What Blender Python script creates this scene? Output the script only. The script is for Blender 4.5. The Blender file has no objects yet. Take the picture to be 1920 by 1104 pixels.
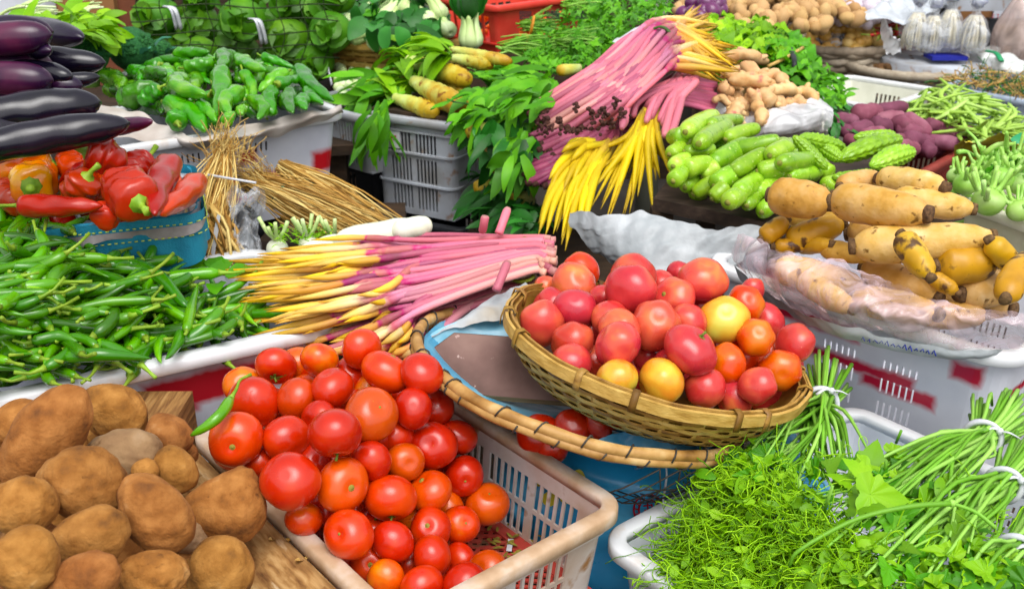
import bpy, math, random
import numpy as np
from mathutils import Vector, Matrix, Euler
random.seed(7); rng = np.random.default_rng(7)
S = bpy.context.scene
COL = S.collection
R = math.radians
PI = math.pi

# ---------------------------------------------------------------- camera
FPX = 1900.0; PITCH = R(23.5); CZ = 1.65
cd = bpy.data.cameras.new('camera'); cam = bpy.data.objects.new('camera', cd); COL.objects.link(cam)
cam.location = (0, 0, CZ); cam.rotation_euler = (R(90) - PITCH, 0, 0)
cd.sensor_width = 36; cd.lens = 36 * FPX / 1920; cd.clip_start = .05; cd.clip_end = 200
cd.dof.use_dof = True; cd.dof.focus_distance = 1.62; cd.dof.aperture_fstop = 7.5
S.camera = cam

# ---------------------------------------------------------------- light: bright overcast day
SUN_EL, SUN_AZ = 62, 165
w = bpy.data.worlds.new('World'); S.world = w; w.use_nodes = True
nt = w.node_tree; nt.nodes.clear()
sky = nt.nodes.new('ShaderNodeTexSky'); sky.sky_type = 'NISHITA'; sky.sun_disc = False
sky.sun_elevation = R(SUN_EL); sky.sun_rotation = R(SUN_AZ)
sky.air_density = 1.0; sky.dust_density = 4.0; sky.ozone_density = 1.0
hs = nt.nodes.new('ShaderNodeHueSaturation'); hs.inputs['Saturation'].default_value = .12
bg = nt.nodes.new('ShaderNodeBackground'); bg.inputs['Strength'].default_value = .15
wo = nt.nodes.new('ShaderNodeOutputWorld')
nt.links.new(sky.outputs[0], hs.inputs['Color']); nt.links.new(hs.outputs[0], bg.inputs[0]); nt.links.new(bg.outputs[0], wo.inputs[0])
sl = bpy.data.lights.new('sun', 'SUN'); so = bpy.data.objects.new('sun', sl); COL.objects.link(so)
sl.energy = .9; sl.angle = R(45); sl.color = (1, .96, .89)
# direction towards the sun: azimuth measured from +Y towards +X
sd = Vector((math.sin(R(SUN_AZ)) * math.cos(R(SUN_EL)), math.cos(R(SUN_AZ)) * math.cos(R(SUN_EL)), math.sin(R(SUN_EL))))
so.rotation_euler = sd.to_track_quat('Z', 'Y').to_euler(); so.location = sd * 10
S.view_settings.view_transform = 'Standard'; S.view_settings.look = 'None'; S.view_settings.gamma = 1
S.view_settings.exposure = .7
S.cycles.max_bounces = 8; S.cycles.transparent_max_bounces = 10

# ---------------------------------------------------------------- pixel -> world helpers
cP, sP = math.cos(PITCH), math.sin(PITCH)
def ray(px, py):
    x = (px - 960) / FPX; y = -(py - 552) / FPX
    return np.array([x, cP + y * sP, -sP + y * cP])
def hit(px, py, z):
    r = ray(px, py); return np.array([0, 0, CZ]) + r * ((z - CZ) / r[2])
def depth(p): return p[1] * cP - (p[2] - CZ) * sP
def idw(A, p=2.5):
    A = np.array(A, float)
    def f(x, y):
        d = ((A[:, 0] - x) ** 2 + (A[:, 1] - y) ** 2) ** (p / 2) + 1e-3
        w_ = 1 / d; return float((w_ * A[:, 2]).sum() / w_.sum())
    return f
def inpoly(x, y, P):
    c = False; j = len(P) - 1
    for i in range(len(P)):
        if (P[i][1] > y) != (P[j][1] > y) and x < (P[j][0] - P[i][0]) * (y - P[i][1]) / (P[j][1] - P[i][1]) + P[i][0]: c = not c
        j = i
    return c
def sample(P, n):
    xs = [p[0] for p in P]; ys = [p[1] for p in P]; out = []
    while len(out) < n:
        x = random.uniform(min(xs), max(xs)); y = random.uniform(min(ys), max(ys))
        if inpoly(x, y, P): out.append((x, y))
    return out
def rv(s=1.0): return np.array([random.gauss(0, s), random.gauss(0, s), random.gauss(0, s)])
def nrm(v): return v / (np.linalg.norm(v) + 1e-9)
U = random.uniform

# ---------------------------------------------------------------- geometry
def spline(C, n):
    C = np.array(C, float); m = len(C)
    if m == 2: return C[0] + (C[1] - C[0]) * np.linspace(0, 1, n)[:, None]
    E_ = np.vstack([2 * C[0] - C[1], C, 2 * C[-1] - C[-2]])
    out = []
    for s in np.linspace(0, m - 1, n):
        i = min(int(s), m - 2); t = s - i; p0, p1, p2, p3 = E_[i:i + 4]
        out.append(.5 * ((2 * p1) + (-p0 + p2) * t + (2 * p0 - 5 * p1 + 4 * p2 - p3) * t * t + (-p0 + 3 * p1 - 3 * p2 + p3) * t ** 3))
    return np.array(out)
def prof(t, P):
    P = np.array(P, float); return np.interp(t, P[:, 0], P[:, 1])
class G:
    def __init__(s): s.V = []; s.F = []; s.T = []; s.Rr = []; s.n = 0
    def add(s, V, F, t=0., r=None):
        V = np.asarray(V, float); s.V.append(V)
        n = s.n; s.F += [tuple(i + n for i in f) for f in F]; s.n += len(V)
        s.T.append(np.broadcast_to(np.asarray(t, float), (len(V),)))
        s.Rr.append(np.full(len(V), random.random() if r is None else r)); return s
    def tube(s, P, rad, seg=8, t=None, r=None, flat=1., up=None, lump=0., lobes=0):
        P = np.asarray(P, float); n = len(P); rad = np.broadcast_to(np.asarray(rad, float), (n,))
        T = np.gradient(P, axis=0); T /= np.linalg.norm(T, axis=1)[:, None] + 1e-12
        u = np.array(up, float) if up is not None else (np.array([0, 0, 1.]) if abs(T[0][2]) < .9 else np.array([1., 0, 0]))
        V = []; a = np.linspace(0, 2 * PI, seg, endpoint=False); ph = rng.uniform(0, 6, 3)
        for i in range(n):
            u = u - T[i] * (u @ T[i]); u = nrm(u); b = np.cross(T[i], u)
            rr = rad[i] * (1 + lump * (np.sin(a * 2 + ph[0] + i * .9) * .5 + np.sin(a * 3 + ph[1] - i * .6) * .5)) 
            if lobes: rr = rr * (1 - .13 * np.abs(np.cos(a * lobes / 2)) ** 6)
            V.append(P[i] + (np.cos(a) * rr * flat)[:, None] * u + (np.sin(a) * rr)[:, None] * b)
        V = np.vstack(V + [P[0][None], P[-1][None]]); F = []
        for i in range(n - 1):
            for k in range(seg):
                k2 = (k + 1) % seg; F.append((i * seg + k, i * seg + k2, (i + 1) * seg + k2, (i + 1) * seg + k))
        c0 = n * seg; c1 = c0 + 1
        for k in range(seg):
            k2 = (k + 1) % seg; F.append((c0, k2, k)); F.append((c1, (n - 1) * seg + k, (n - 1) * seg + k2))
        tt = np.linspace(0, 1, n) if t is None else np.broadcast_to(np.asarray(t, float), (n,))
        s.add(V, F, np.concatenate([np.repeat(tt, seg), [tt[0], tt[-1]]]), r); return s
    def ball(s, c, rad, nu=16, nv=12, lump=0., f=None, rot=None, r=None, k=3.):
        rad = np.broadcast_to(np.asarray(rad, float), (3,))
        V = []; T = []
        for i in range(1, nv):
            th = PI * i / nv
            for j in range(nu):
                p = 2 * PI * j / nu; V.append((math.sin(th) * math.cos(p), math.sin(th) * math.sin(p), math.cos(th)))
        V += [(0, 0, 1), (0, 0, -1)]; V = np.array(V); T = V[:, 2] * .5 + .5
        if f is not None: V = f(V)
        if lump:
            q = np.zeros(len(V))
            for _ in range(5):
                kk = rv(k * .6); q += np.sin(V @ kk + random.uniform(0, 6)) / 2.2
            V = V * (1 + lump * q)[:, None]
        V = V * rad
        if rot is not None: V = V @ np.array(rot).T
        V = V + np.asarray(c); F = []
        for i in range(nv - 2):
            for j in range(nu):
                j2 = (j + 1) % nu; F.append((i * nu + j, (i + 1) * nu + j, (i + 1) * nu + j2, i * nu + j2))
        a = (nv - 1) * nu
        for j in range(nu):
            j2 = (j + 1) % nu; F.append((a, j, j2)); F.append((a + 1, (nv - 2) * nu + j2, (nv - 2) * nu + j))
        s.add(V, F, T, r); return s
    def box(s, c, h, rot=None, r=None, t=0.):
        V = np.array([(x, y, z) for x in (-1, 1) for y in (-1, 1) for z in (-1, 1)], float) * np.array(h, float)
        if rot is not None: V = V @ np.array(rot).T
        s.add(V + np.asarray(c), [(0, 1, 3, 2), (4, 6, 7, 5), (0, 4, 5, 1), (2, 3, 7, 6), (0, 2, 6, 4), (1, 5, 7, 3)], t, r); return s
    def leaf(s, b, d, up, L, W, curl=.4, n=6, fold=.25, wav=.0, r=None, lob=0, px=None):
        b = np.asarray(b, float); d = nrm(np.asarray(d, float)); up = np.asarray(up, float); up = nrm(up - d * (up @ d)); sd_ = np.cross(d, up)
        V = []; T = []; p = b.copy(); a = 0.
        ph = random.uniform(0, 6)
        for i in range(n + 1):
            t = i / n
            wd = W * .5 * (math.sin(PI * min(1, t * .92 + .06)) ** .8) * (1 - .25 * t)
            if lob: wd *= 1 - .45 * ((i * lob) % 2)
            dd = d * math.cos(a) - up * math.sin(a); uu = up * math.cos(a) + d * math.sin(a)
            wz = wav * W * math.sin(t * 9 + ph); wz2 = wav * W * math.sin(t * 8 + ph + 2)
            V += [p - sd_ * wd + uu * (wd * fold + wz), p, p + sd_ * wd + uu * (wd * fold + wz2)]
            T += [t * .3 + .35, t * .3, t * .3 + .35]
            p = p + dd * L / n; a += curl / n
        F = []
        for i in range(n):
            k = i * 3; F += [(k, k + 1, k + 4, k + 3), (k + 1, k + 2, k + 5, k + 4)]
        s.add(V, F, T, r); return s
def rot2(u, v=None):
    """matrix with local x along u"""
    u = nrm(np.asarray(u, float)); v = np.array([0, 0, 1.]) if v is None else np.asarray(v, float)
    y = nrm(np.cross(v, u)); z = np.cross(u, y); return np.stack([u, y, z], 1)

def mesh(g, name, smooth=True, base=None):
    V = np.vstack(g.V); base = np.zeros(3) if base is None else base
    m = bpy.data.meshes.new(name); m.from_pydata((V - base).tolist(), [], g.F)
    for nm, arr in (('t', g.T), ('rnd', g.Rr)):
        a = m.attributes.new(nm, 'FLOAT', 'POINT'); a.data.foreach_set('value', np.concatenate(arr).astype(np.float32))
    if smooth: m.polygons.foreach_set('use_smooth', [True] * len(m.polygons))
    m.update(); return m
def T(o, label=None, cat=None, group=None, kind=None):
    if label: o['label'] = label
    if cat: o['category'] = cat
    if group: o['group'] = group
    if kind: o['kind'] = kind
    return o
def wl(o):
    v = np.zeros(3)
    while o: v += np.array(o.location); o = o.parent
    return v
def OB(g, name, m, parent=None, smooth=True, base=None):
    """link the shape (given in world coordinates) as ONE mesh object"""
    V = np.vstack(g.V)
    if base is None: base = np.array([V[:, 0].mean(), V[:, 1].mean(), V[:, 2].min()])
    me = mesh(g, name, smooth, base); me.materials.append(m)
    o = bpy.data.objects.new(name, me); COL.objects.link(o)
    if parent: o.parent = parent; o.location = base - wl(parent)
    else: o.location = base
    return o
def LOB(g, name, m, parent=None, smooth=True, mat_=None):
    """shape given in local coordinates of its parent"""
    me = mesh(g, name, smooth); me.materials.append(m)
    o = bpy.data.objects.new(name, me); COL.objects.link(o); o.parent = parent
    return o
def EM(name, loc, label, cat, group=None):
    o = bpy.data.objects.new(name, None); o.empty_display_size = .05; COL.objects.link(o); o.location = loc
    return T(o, label, cat, group)
def copytree(o, parent=None):
    c = o.copy(); COL.objects.link(c); c.parent = parent
    for ch in list(o.children): copytree(ch, c)
    return c

# ---------------------------------------------------------------- materials
def lin(h):
    h = h.lstrip('#'); v = [int(h[i:i + 2], 16) / 255 for i in (0, 2, 4)]
    return [(x / 12.92 if x < .04045 else ((x + .055) / 1.055) ** 2.4) for x in v]
KALB = .84
def M(name, cols, rough=.5, scale=20, tw=0., nw=1., rw=0., aw=0., off=0., coat=0., bump=0., bscale=60, sss=0., trl=0., alpha=1., rval=.12, spec=.36, stretch=(1, 1, 1), paint=None, detail=3., tint=None, spots=None, hue=.5):
    m = bpy.data.materials.new(name); m.use_nodes = True; n = m.node_tree; n.nodes.clear(); L = n.links.new
    N = lambda k: n.nodes.new('ShaderNode' + k)
    def math_(op, a, b=None, c=None, clamp=False):
        x = N('Math'); x.operation = op; x.use_clamp = clamp
        for i, q in enumerate((a, b, c)):
            if q is None: continue
            if isinstance(q, (int, float)): x.inputs[i].default_value = q
            else: L(q, x.inputs[i])
        return x.outputs[0]
    tc = N('TexCoord'); mp = N('Mapping'); L(tc.outputs['Object'], mp.inputs[0]); mp.inputs['Scale'].default_value = stretch
    oi = N('ObjectInfo')
    ofs = N('VectorMath'); ofs.operation = 'ADD'; L(mp.outputs[0], ofs.inputs[0])
    cb = N('CombineXYZ'); L(math_('MULTIPLY', oi.outputs['Random'], 37.), cb.inputs[0]); L(math_('MULTIPLY', oi.outputs['Random'], 11.), cb.inputs[1]); L(cb.outputs[0], ofs.inputs[1])
    ns = N('TexNoise'); ns.inputs['Scale'].default_value = scale; ns.inputs['Detail'].default_value = detail; L(ofs.outputs[0], ns.inputs['Vector'])
    at = N('Attribute'); at.attribute_name = 't'; ar = N('Attribute'); ar.attribute_name = 'rnd'
    nn = math_('MULTIPLY_ADD', math_('SUBTRACT', ns.outputs['Fac'], .5), 1.7, .5)
    fac = math_('ADD', math_('MULTIPLY', nn, nw), off)
    if tw: fac = math_('MULTIPLY_ADD', at.outputs['Fac'], tw, fac)
    if rw: fac = math_('MULTIPLY_ADD', oi.outputs['Random'], rw, fac)
    if aw: fac = math_('MULTIPLY_ADD', ar.outputs['Fac'], aw, fac)
    cr = N('ValToRGB'); el = cr.color_ramp.elements
    while len(el) < len(cols): el.new(.5)
    for e, (p, h) in zip(el, cols): e.position = p; e.color = [x * KALB for x in lin(h)] + [1]
    L(fac, cr.inputs[0]); col = cr.outputs[0]
    if spots:  # (hex, scale, threshold, softness)
        n2 = N('TexNoise'); n2.inputs['Scale'].default_value = spots[1]; n2.inputs['Detail'].default_value = 4; L(ofs.outputs[0], n2.inputs['Vector'])
        f2 = math_('DIVIDE', math_('SUBTRACT', n2.outputs['Fac'], spots[2]), spots[3], clamp=True)
        mx = N('MixRGB'); L(f2, mx.inputs[0]); L(col, mx.inputs[1]); mx.inputs[2].default_value = [x * KALB for x in lin(spots[0])] + [1]; col = mx.outputs[0]
    if paint:
        tot = None; sx = N('SeparateXYZ'); vn = N('TexNoise'); vn.inputs['Scale'].default_value = 32; L(tc.outputs['Object'], vn.inputs['Vector'])
        L(tc.outputs['Object'], sx.inputs[0]); wob = math_('MULTIPLY', math_('SUBTRACT', vn.outputs['Fac'], .5), .016)
        for (cx, cy, cz, hx_, hy_, hz_, soft) in paint[1]:
            k = None
            for ax, (c_, h_) in enumerate(((cx, hx_), (cy, hy_), (cz, hz_))):
                q = math_('DIVIDE', math_('SUBTRACT', h_ , math_('ADD', math_('ABSOLUTE', math_('SUBTRACT', sx.outputs[ax], c_)), wob)), soft, clamp=True)
                k = q if k is None else math_('MINIMUM', k, q)
            tot = k if tot is None else math_('MAXIMUM', tot, k)
        mx = N('MixRGB'); L(tot, mx.inputs[0]); L(col, mx.inputs[1]); mx.inputs[2].default_value = [x * KALB for x in lin(paint[0])] + [1]; col = mx.outputs[0]
    if rval:
        h = N('HueSaturation'); h.inputs['Saturation'].default_value = 1.04; L(col, h.inputs['Color'])
        L(math_('MULTIPLY_ADD', math_('ADD', oi.outputs['Random'], math_('MULTIPLY', ar.outputs['Fac'], 1.)), rval, 1 - rval), h.inputs['Value'])
        L(math_('MULTIPLY_ADD', ar.outputs['Fac'], .016, hue - .006), h.inputs['Hue']); col = h.outputs[0]
    b = N('BsdfPrincipled'); L(col, b.inputs['Base Color'])
    L(math_('MULTIPLY_ADD', ns.outputs['Fac'], .25, rough - .12, clamp=True), b.inputs['Roughness'])
    b.inputs['Coat Weight'].default_value = coat; b.inputs['Coat Roughness'].default_value = .12
    b.inputs['Specular IOR Level'].default_value = spec
    if sss: b.inputs['Subsurface Weight'].default_value = sss; b.inputs['Subsurface Radius'].default_value = (.01, .004, .002); b.inputs['Subsurface Scale'].default_value = .6
    b.inputs['Alpha'].default_value = alpha
    if bump:
        bn = N('TexNoise'); bn.inputs['Scale'].default_value = bscale; bn.inputs['Detail'].default_value = 5; L(ofs.outputs[0], bn.inputs['Vector'])
        bp = N('Bump'); bp.inputs['Strength'].default_value = min(1, bump); bp.inputs['Distance'].default_value = .004; L(bn.outputs['Fac'], bp.inputs['Height']); L(bp.outputs[0], b.inputs['Normal'])
    o = N('OutputMaterial'); sh = b.outputs[0]
    if trl:
        tr = N('BsdfTranslucent'); L(col, tr.inputs[0]); ms = N('MixShader'); ms.inputs[0].default_value = trl; L(sh, ms.inputs[1]); L(tr.outputs[0], ms.inputs[2]); sh = ms.outputs[0]
    L(sh, o.inputs[0]); return m
def film(name, col, a0, a1, rough=.25, scale=9):
    """thin crinkled plastic film: part clear, part milky"""
    m = bpy.data.materials.new(name); m.use_nodes = True; n = m.node_tree; L = n.links.new; b = n.nodes['Principled BSDF']
    tc = n.nodes.new('ShaderNodeTexCoord'); mp = n.nodes.new('ShaderNodeMapping'); mp.inputs['Scale'].default_value = (1, 2.2, 1); mp.inputs['Rotation'].default_value = (0, 0, .5)
    ns = n.nodes.new('ShaderNodeTexNoise'); ns.inputs['Scale'].default_value = scale; ns.inputs['Detail'].default_value = 6; ns.inputs['Distortion'].default_value = 1.6
    L(tc.outputs['Object'], mp.inputs[0]); L(mp.outputs[0], ns.inputs[0])
    mr = n.nodes.new('ShaderNodeMapRange'); mr.inputs[1].default_value = .35; mr.inputs[2].default_value = .7; mr.inputs[3].default_value = a0; mr.inputs[4].default_value = a1
    L(ns.outputs[0], mr.inputs[0]); L(mr.outputs[0], b.inputs['Alpha'])
    b.inputs['Base Color'].default_value = [x * KALB for x in lin(col)] + [1]; b.inputs['Roughness'].default_value = rough; b.inputs['Coat Weight'].default_value = .6
    bp = n.nodes.new('ShaderNodeBump'); bp.inputs['Strength'].default_value = .8; bp.inputs['Distance'].default_value = .01; L(ns.outputs[0], bp.inputs['Height']); L(bp.outputs[0], b.inputs['Normal'])
    return m
# ---------------------------------------------------------------- palette
m_tom = M('tomato_skin', [(0, '#bc180a'), (.4, '#d82a0a'), (.7, '#e8480e'), (1, '#ee8a20')], rough=.28, scale=.9, nw=.55, tw=.08, rw=.5, off=-.08, coat=.35, rval=.12, sss=.08, detail=2, spots=('#f08c50', 9, .74, .05), hue=.506)
m_heir = M('heirloom_skin', [(0, '#bc2c40'), (.4, '#d84a4c'), (.62, '#e66a50'), (.85, '#f0a050'), (1, '#ecc868')], rough=.28, scale=.9, nw=.6, tw=.22, rw=.2, off=-.1, coat=.35, rval=.1, sss=.1, detail=2, spots=('#f0a080', 8, .73, .06), hue=.503)
m_heiry = M('yellow_tomato_skin', [(0, '#e05830'), (.35, '#ee9440'), (.7, '#ecc04c'), (1, '#dcd45c')], rough=.28, scale=.8, nw=.9, tw=.35, off=-.1, coat=.35, rval=.05, sss=.1, detail=2)
m_calyx = M('calyx', [(0, '#3c5a14'), (1, '#8a9a3a')], rough=.7, scale=80)
m_scar = M('stem_scar', [(0, '#6a5a1c'), (1, '#b0a04a')], rough=.8, scale=120)
m_pot = M('potato_skin', [(0, '#5c371a'), (.4, '#96602f'), (.75, '#b47c46'), (1, '#c89a68')], rough=.9, scale=34, nw=1.0, bump=.6, bscale=160, rval=.16, detail=10, spots=('#5a3414', 60, .68, .10))
m_potgrey = M('dusty_potato_skin', [(0, '#7c5c40'), (.5, '#a0805c'), (1, '#b89c7c')], rough=.9, scale=24, bump=.7, bscale=90, detail=7, spots=('#5b3a1c', 30, .62, .08))
m_chil = M('green_chilli_skin', [(0, '#1c5806'), (.4, '#33820a'), (.8, '#5caa14'), (1, '#8cc828')], rough=.25, scale=16, nw=.5, rw=.45, aw=.3, tw=-.1, off=-.1, coat=.45, rval=.2, hue=.487)
m_cstem = M('green_stalk', [(0, '#5c8e1c'), (1, '#9cbf45')], rough=.5, scale=60, rval=.2, hue=.487)
m_gpep = M('green_pepper_skin', [(0, '#1c6410'), (.5, '#36991c'), (1, '#86c838')], rough=.22, scale=20, nw=.5, rw=.5, off=-.05, coat=.5, rval=.2, bump=.8, bscale=70, hue=.484)
m_rpep = M('red_pepper_skin', [(0, '#8c0610'), (.5, '#bc0e0c'), (1, '#d42410')], rough=.3, scale=12, nw=.5, rw=.5, coat=.25, hue=.505, rval=.15, bump=.3, bscale=30)
m_opep = M('orange_pepper_skin', [(0, '#e83c12'), (.5, '#f27a12'), (1, '#f4b024')], rough=.2, scale=14, nw=1.2, tw=-.2, coat=.5, rval=.05, bump=.25, bscale=30)
m_aub = M('aubergine_skin', [(0, '#0e0a20'), (.5, '#20102e'), (.8, '#461638'), (1, '#682848')], rough=.28, scale=9, nw=.8, bump=.3, bscale=14, rw=.5, off=-.1, coat=.2, spec=.35, rval=.2, stretch=(1, 1, 1))
m_aubd = M('dark_aubergine_skin', [(0, '#060610'), (.6, '#100c1e'), (1, '#241028')], rough=.25, scale=9, bump=.3, bscale=14, coat=.3, spec=.4, rval=.1)
m_zuc = M('courgette_skin', [(0, '#5c9c1c'), (.45, '#90c836'), (.8, '#aedc50'), (1, '#c6e66c')], rough=.3, scale=40, nw=.5, rw=.45, coat=.3, rval=.26, stretch=(1, 1, 1), spots=('#d4ea8c', 150, .63, .06), hue=.487)
m_zend = M('courgette_end', [(0, '#5d7a20'), (1, '#a89a50')], rough=.8, scale=90)
m_bit = M('bitter_gourd_skin', [(0, '#5f9a20'), (.5, '#8cc834'), (1, '#b4e25c')], rough=.3, scale=30, rw=.4, nw=.6, coat=.3, rval=.12, hue=.487)
m_lot = M('lotus_root_skin', [(0, '#b07c2c'), (.4, '#d4a250'), (.8, '#e2b878'), (1, '#eccc98')], rough=.6, scale=34, nw=.9, rw=.4, off=-.1, coat=.05, rval=.14, bump=.5, bscale=80, detail=9, spots=('#7a5420', 48, .62, .08))
m_lots = M('spotted_lotus_root_skin', [(0, '#a8781c'), (.5, '#d4a030'), (1, '#e4bc58')], rough=.5, scale=14, rval=.1, coat=.15, spots=('#5a3a18', 28, .56, .08))
m_node = M('lotus_node', [(0, '#3c2818'), (1, '#8a6a48')], rough=.9, scale=120, bump=.8, bscale=200)
m_spud = M('sweet_potato_skin', [(0, '#5c2a3c'), (.5, '#87485e'), (1, '#a87484')], rough=.7, scale=25, rw=.4, nw=.6, rval=.2, bump=.4)
m_ging = M('ginger_skin', [(0, '#c8905c'), (.5, '#e4b884'), (1, '#f0d0a4')], rough=.6, scale=25, rval=.12, bump=.4, bscale=90, spots=('#c47468', 26, .62, .1))
m_bean = M('bean_skin', [(0, '#7cb43c'), (.5, '#a4d25c'), (1, '#c8e88c')], rough=.4, scale=20, aw=.6, nw=.4, rval=.15, hue=.487)
m_kohl = M('kohlrabi_skin', [(0, '#74b43c'), (.5, '#9cd464'), (1, '#c0e898')], rough=.4, scale=20, rval=.12, hue=.487)
m_stem = M('pink_shoot', [(0, '#c48a86'), (.03, '#d67a8c'), (.45, '#d8788c'), (.56, '#c8688a'), (.58, '#b8246e'), (.60, '#b06070'), (.67, '#b86c68'), (.69, '#c03078'), (.71, '#e8a860'), (.80, '#ecbc58'), (.93, '#e8bc30'), (1, '#b07c20')], rough=.5, scale=30, tw=1., nw=.09, off=-.045, rval=.42, coat=.0, bump=.3, bscale=60)
m_stemp = M('pale_shoot', [(0, '#d8a090'), (.4, '#e0949a'), (.57, '#cc80a0'), (.62, '#b85c70'), (.66, '#c89888'), (.70, '#eccc9c'), (.85, '#f0cc70'), (1, '#c89030')], rough=.5, scale=30, tw=1., nw=.09, off=-.045, rval=.42, coat=.0, bump=.3, bscale=60)
m_stemy = M('yellow_shoot', [(0, '#c86484'), (.3, '#d07090'), (.5, '#a85068'), (.54, '#c8a04c'), (.62, '#dcc03a'), (.92, '#dcbc24'), (1, '#b09020')], rough=.5, scale=30, tw=1., nw=.09, off=-.045, rval=.42, coat=.0, bump=.3, bscale=60)
m_stemm = M('mauve_shoot', [(0, '#a85c6c'), (.45, '#b8607c'), (.56, '#a04c70'), (.60, '#8c4c60'), (.69, '#a42c6c'), (.71, '#d8984c'), (.85, '#dcac44'), (1, '#a07018')], rough=.5, scale=30, tw=1., nw=.09, off=-.045, rval=.3, bump=.3)
m_cut = M('muddy_cut_end', [(0, '#2c1714'), (1, '#5c3830')], rough=.95, scale=150, bump=.8)
m_tie = M('plant_tie', [(0, '#5c6a14'), (1, '#94982c')], rough=.6, scale=60)
m_wtie = M('white_plastic_tie', [(0, '#dce0ea'), (1, '#f4f6fa')], rough=.35, scale=60, coat=.3, trl=.2)
m_leafL = M('bright_leaf', [(0, '#4c9410'), (.5, '#78c01c'), (1, '#a8dc3c')], rough=.5, scale=14, aw=.7, nw=.4, tw=-.1, trl=.28, rval=.22, hue=.487)
m_leafM = M('mid_leaf', [(0, '#22700c'), (.5, '#46a01c'), (1, '#78c430')], rough=.5, scale=14, aw=.7, nw=.4, trl=.25, rval=.22, hue=.487)
m_leafD = M('dark_leaf', [(0, '#124018'), (.5, '#1f6a24'), (1, '#3c8c34')], rough=.45, scale=14, aw=.7, nw=.4, trl=.2, rval=.22, hue=.487)
m_leafY = M('lime_curl', [(0, '#4ea012'), (.5, '#88cc1c'), (1, '#b8ea40')], rough=.5, scale=14, aw=.8, nw=.3, off=-.05, trl=.25, rval=.22, hue=.487)
m_vstem = M('vine_stem', [(0, '#4c9c24'), (.5, '#78c040'), (1, '#acdc70')], rough=.45, scale=14, aw=.7, nw=.4, trl=.08, rval=.2, hue=.487)
m_pale = M('pale_stalk', [(0, '#b4d870'), (.5, '#d4eaa4'), (1, '#f0f6dc')], rough=.4, scale=14, aw=.3, tw=.3, nw=.4, rval=.1)
m_celt = M('celtuce_skin', [(0, '#b08420'), (.3, '#c8a438'), (.6, '#ccd46c'), (1, '#dcecac')], rough=.5, scale=30, nw=.5, tw=.6, off=-.1, rval=.1, bump=.4, spots=('#8a5c1c', 40, .6, .06))
m_brocc = M('broccoli_head', [(0, '#12401c'), (.5, '#25602c'), (1, '#3c7a3c')], rough=.8, scale=160, bump=1, bscale=220, rval=.15)
m_rad = M('radish_skin', [(0, '#e8ecc8'), (1, '#f6f8ee')], rough=.35, scale=12, coat=.2, rval=.05)
m_carrot = M('carrot_skin', [(0, '#dc5014'), (1, '#f07828')], rough=.5, scale=30)
m_cabb = M('cabbage_leaf', [(0, '#2c5c08'), (.5, '#4c8412'), (1, '#7cb028')], rough=.5, scale=9, nw=.9, rval=.12, detail=6, bump=.4, bscale=20)
m_net = M('dark_net', [(0, '#1c2c10'), (1, '#30401c')], rough=.7)
m_onion = M('onion_skin', [(0, '#c08a34'), (.5, '#dcae5c'), (1, '#ecd090')], rough=.4, scale=30, rw=.5, nw=.6, coat=.1, rval=.15)
m_spotato = M('small_potato_skin', [(0, '#b08450'), (1, '#dcb884')], rough=.7, scale=30, rw=.5, nw=.6, rval=.15)
m_garlic = M('garlic_skin', [(0, '#b89cb8'), (.5, '#dcd0dc'), (1, '#f0ecf0')], rough=.5, scale=50, rval=.1)
m_purp = M('red_onion_skin', [(0, '#4c1840'), (1, '#88407c')], rough=.3, scale=30, coat=.3, rval=.2)
m_redc = M('dried_red_chilli', [(0, '#8c1414'), (1, '#c83030')], rough=.4, scale=30, rval=.2)
m_nut = M('brown_nut', [(0, '#6c4c30'), (1, '#9c7850')], rough=.8, scale=60, bump=.6, rval=.2)
m_nood = M('white_shoots', [(0, '#e8dcb8'), (1, '#f6f0de')], rough=.5, scale=30, rval=.1)
m_straw = M('straw', [(0, '#8c6428'), (.5, '#c89c50'), (1, '#e8cc8c')], rough=.7, scale=20, aw=.8, nw=.3, rval=.2)
m_wh = M('white_plastic', [(0, '#b8bccb'), (.5, '#dde1ea'), (1, '#eceef4')], rough=.4, scale=5, nw=1., coat=.1, rval=.0, bump=.1, bscale=12, detail=8)
m_dirty = M('dirty_white_plastic', [(0, '#ae8c70'), (.35, '#cdb8a8'), (.7, '#ddd4ce'), (1, '#e6e2e2')], rough=.5, scale=11, rval=0, detail=9, bump=.15, bscale=40, spots=('#a87844', 22, .6, .12))
m_rimdirty = M('grimy_rim_plastic', [(0, '#a88058'), (.4, '#c8a888'), (.7, '#dccaba'), (1, '#e8e0da')], rough=.55, scale=16, rval=0, detail=9, bump=.2, bscale=50)
m_rimwh = M('scuffed_rim_plastic', [(0, '#c89a78'), (.2, '#dccfc4'), (.4, '#e8eaee'), (1, '#f0f2f6')], rough=.4, scale=12, rval=0, detail=9, coat=.1)
m_redpl = M('red_plastic', [(0, '#9c2c24'), (.5, '#c4483c'), (1, '#d8705c')], rough=.5, scale=18, rval=0, detail=8, spots=('#7c5a40', 40, .6, .1))
m_rpl2 = M('bright_red_plastic', [(0, '#d83028'), (1, '#f05844')], rough=.4, scale=8, rval=0)
m_brpl = M('brown_red_plastic', [(0, '#7c2c24'), (1, '#a8483c')], rough=.5, scale=8, rval=0)
m_blk = M('black_plastic', [(0, '#14161a'), (1, '#2a2c32')], rough=.5, scale=8, rval=0)
m_grpl = M('grey_plastic', [(0, '#8c8880'), (.5, '#b0b4bc'), (1, '#c8d0dc')], rough=.5, scale=8, rval=0, detail=8, spots=('#94704c', 25, .6, .12))
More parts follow.
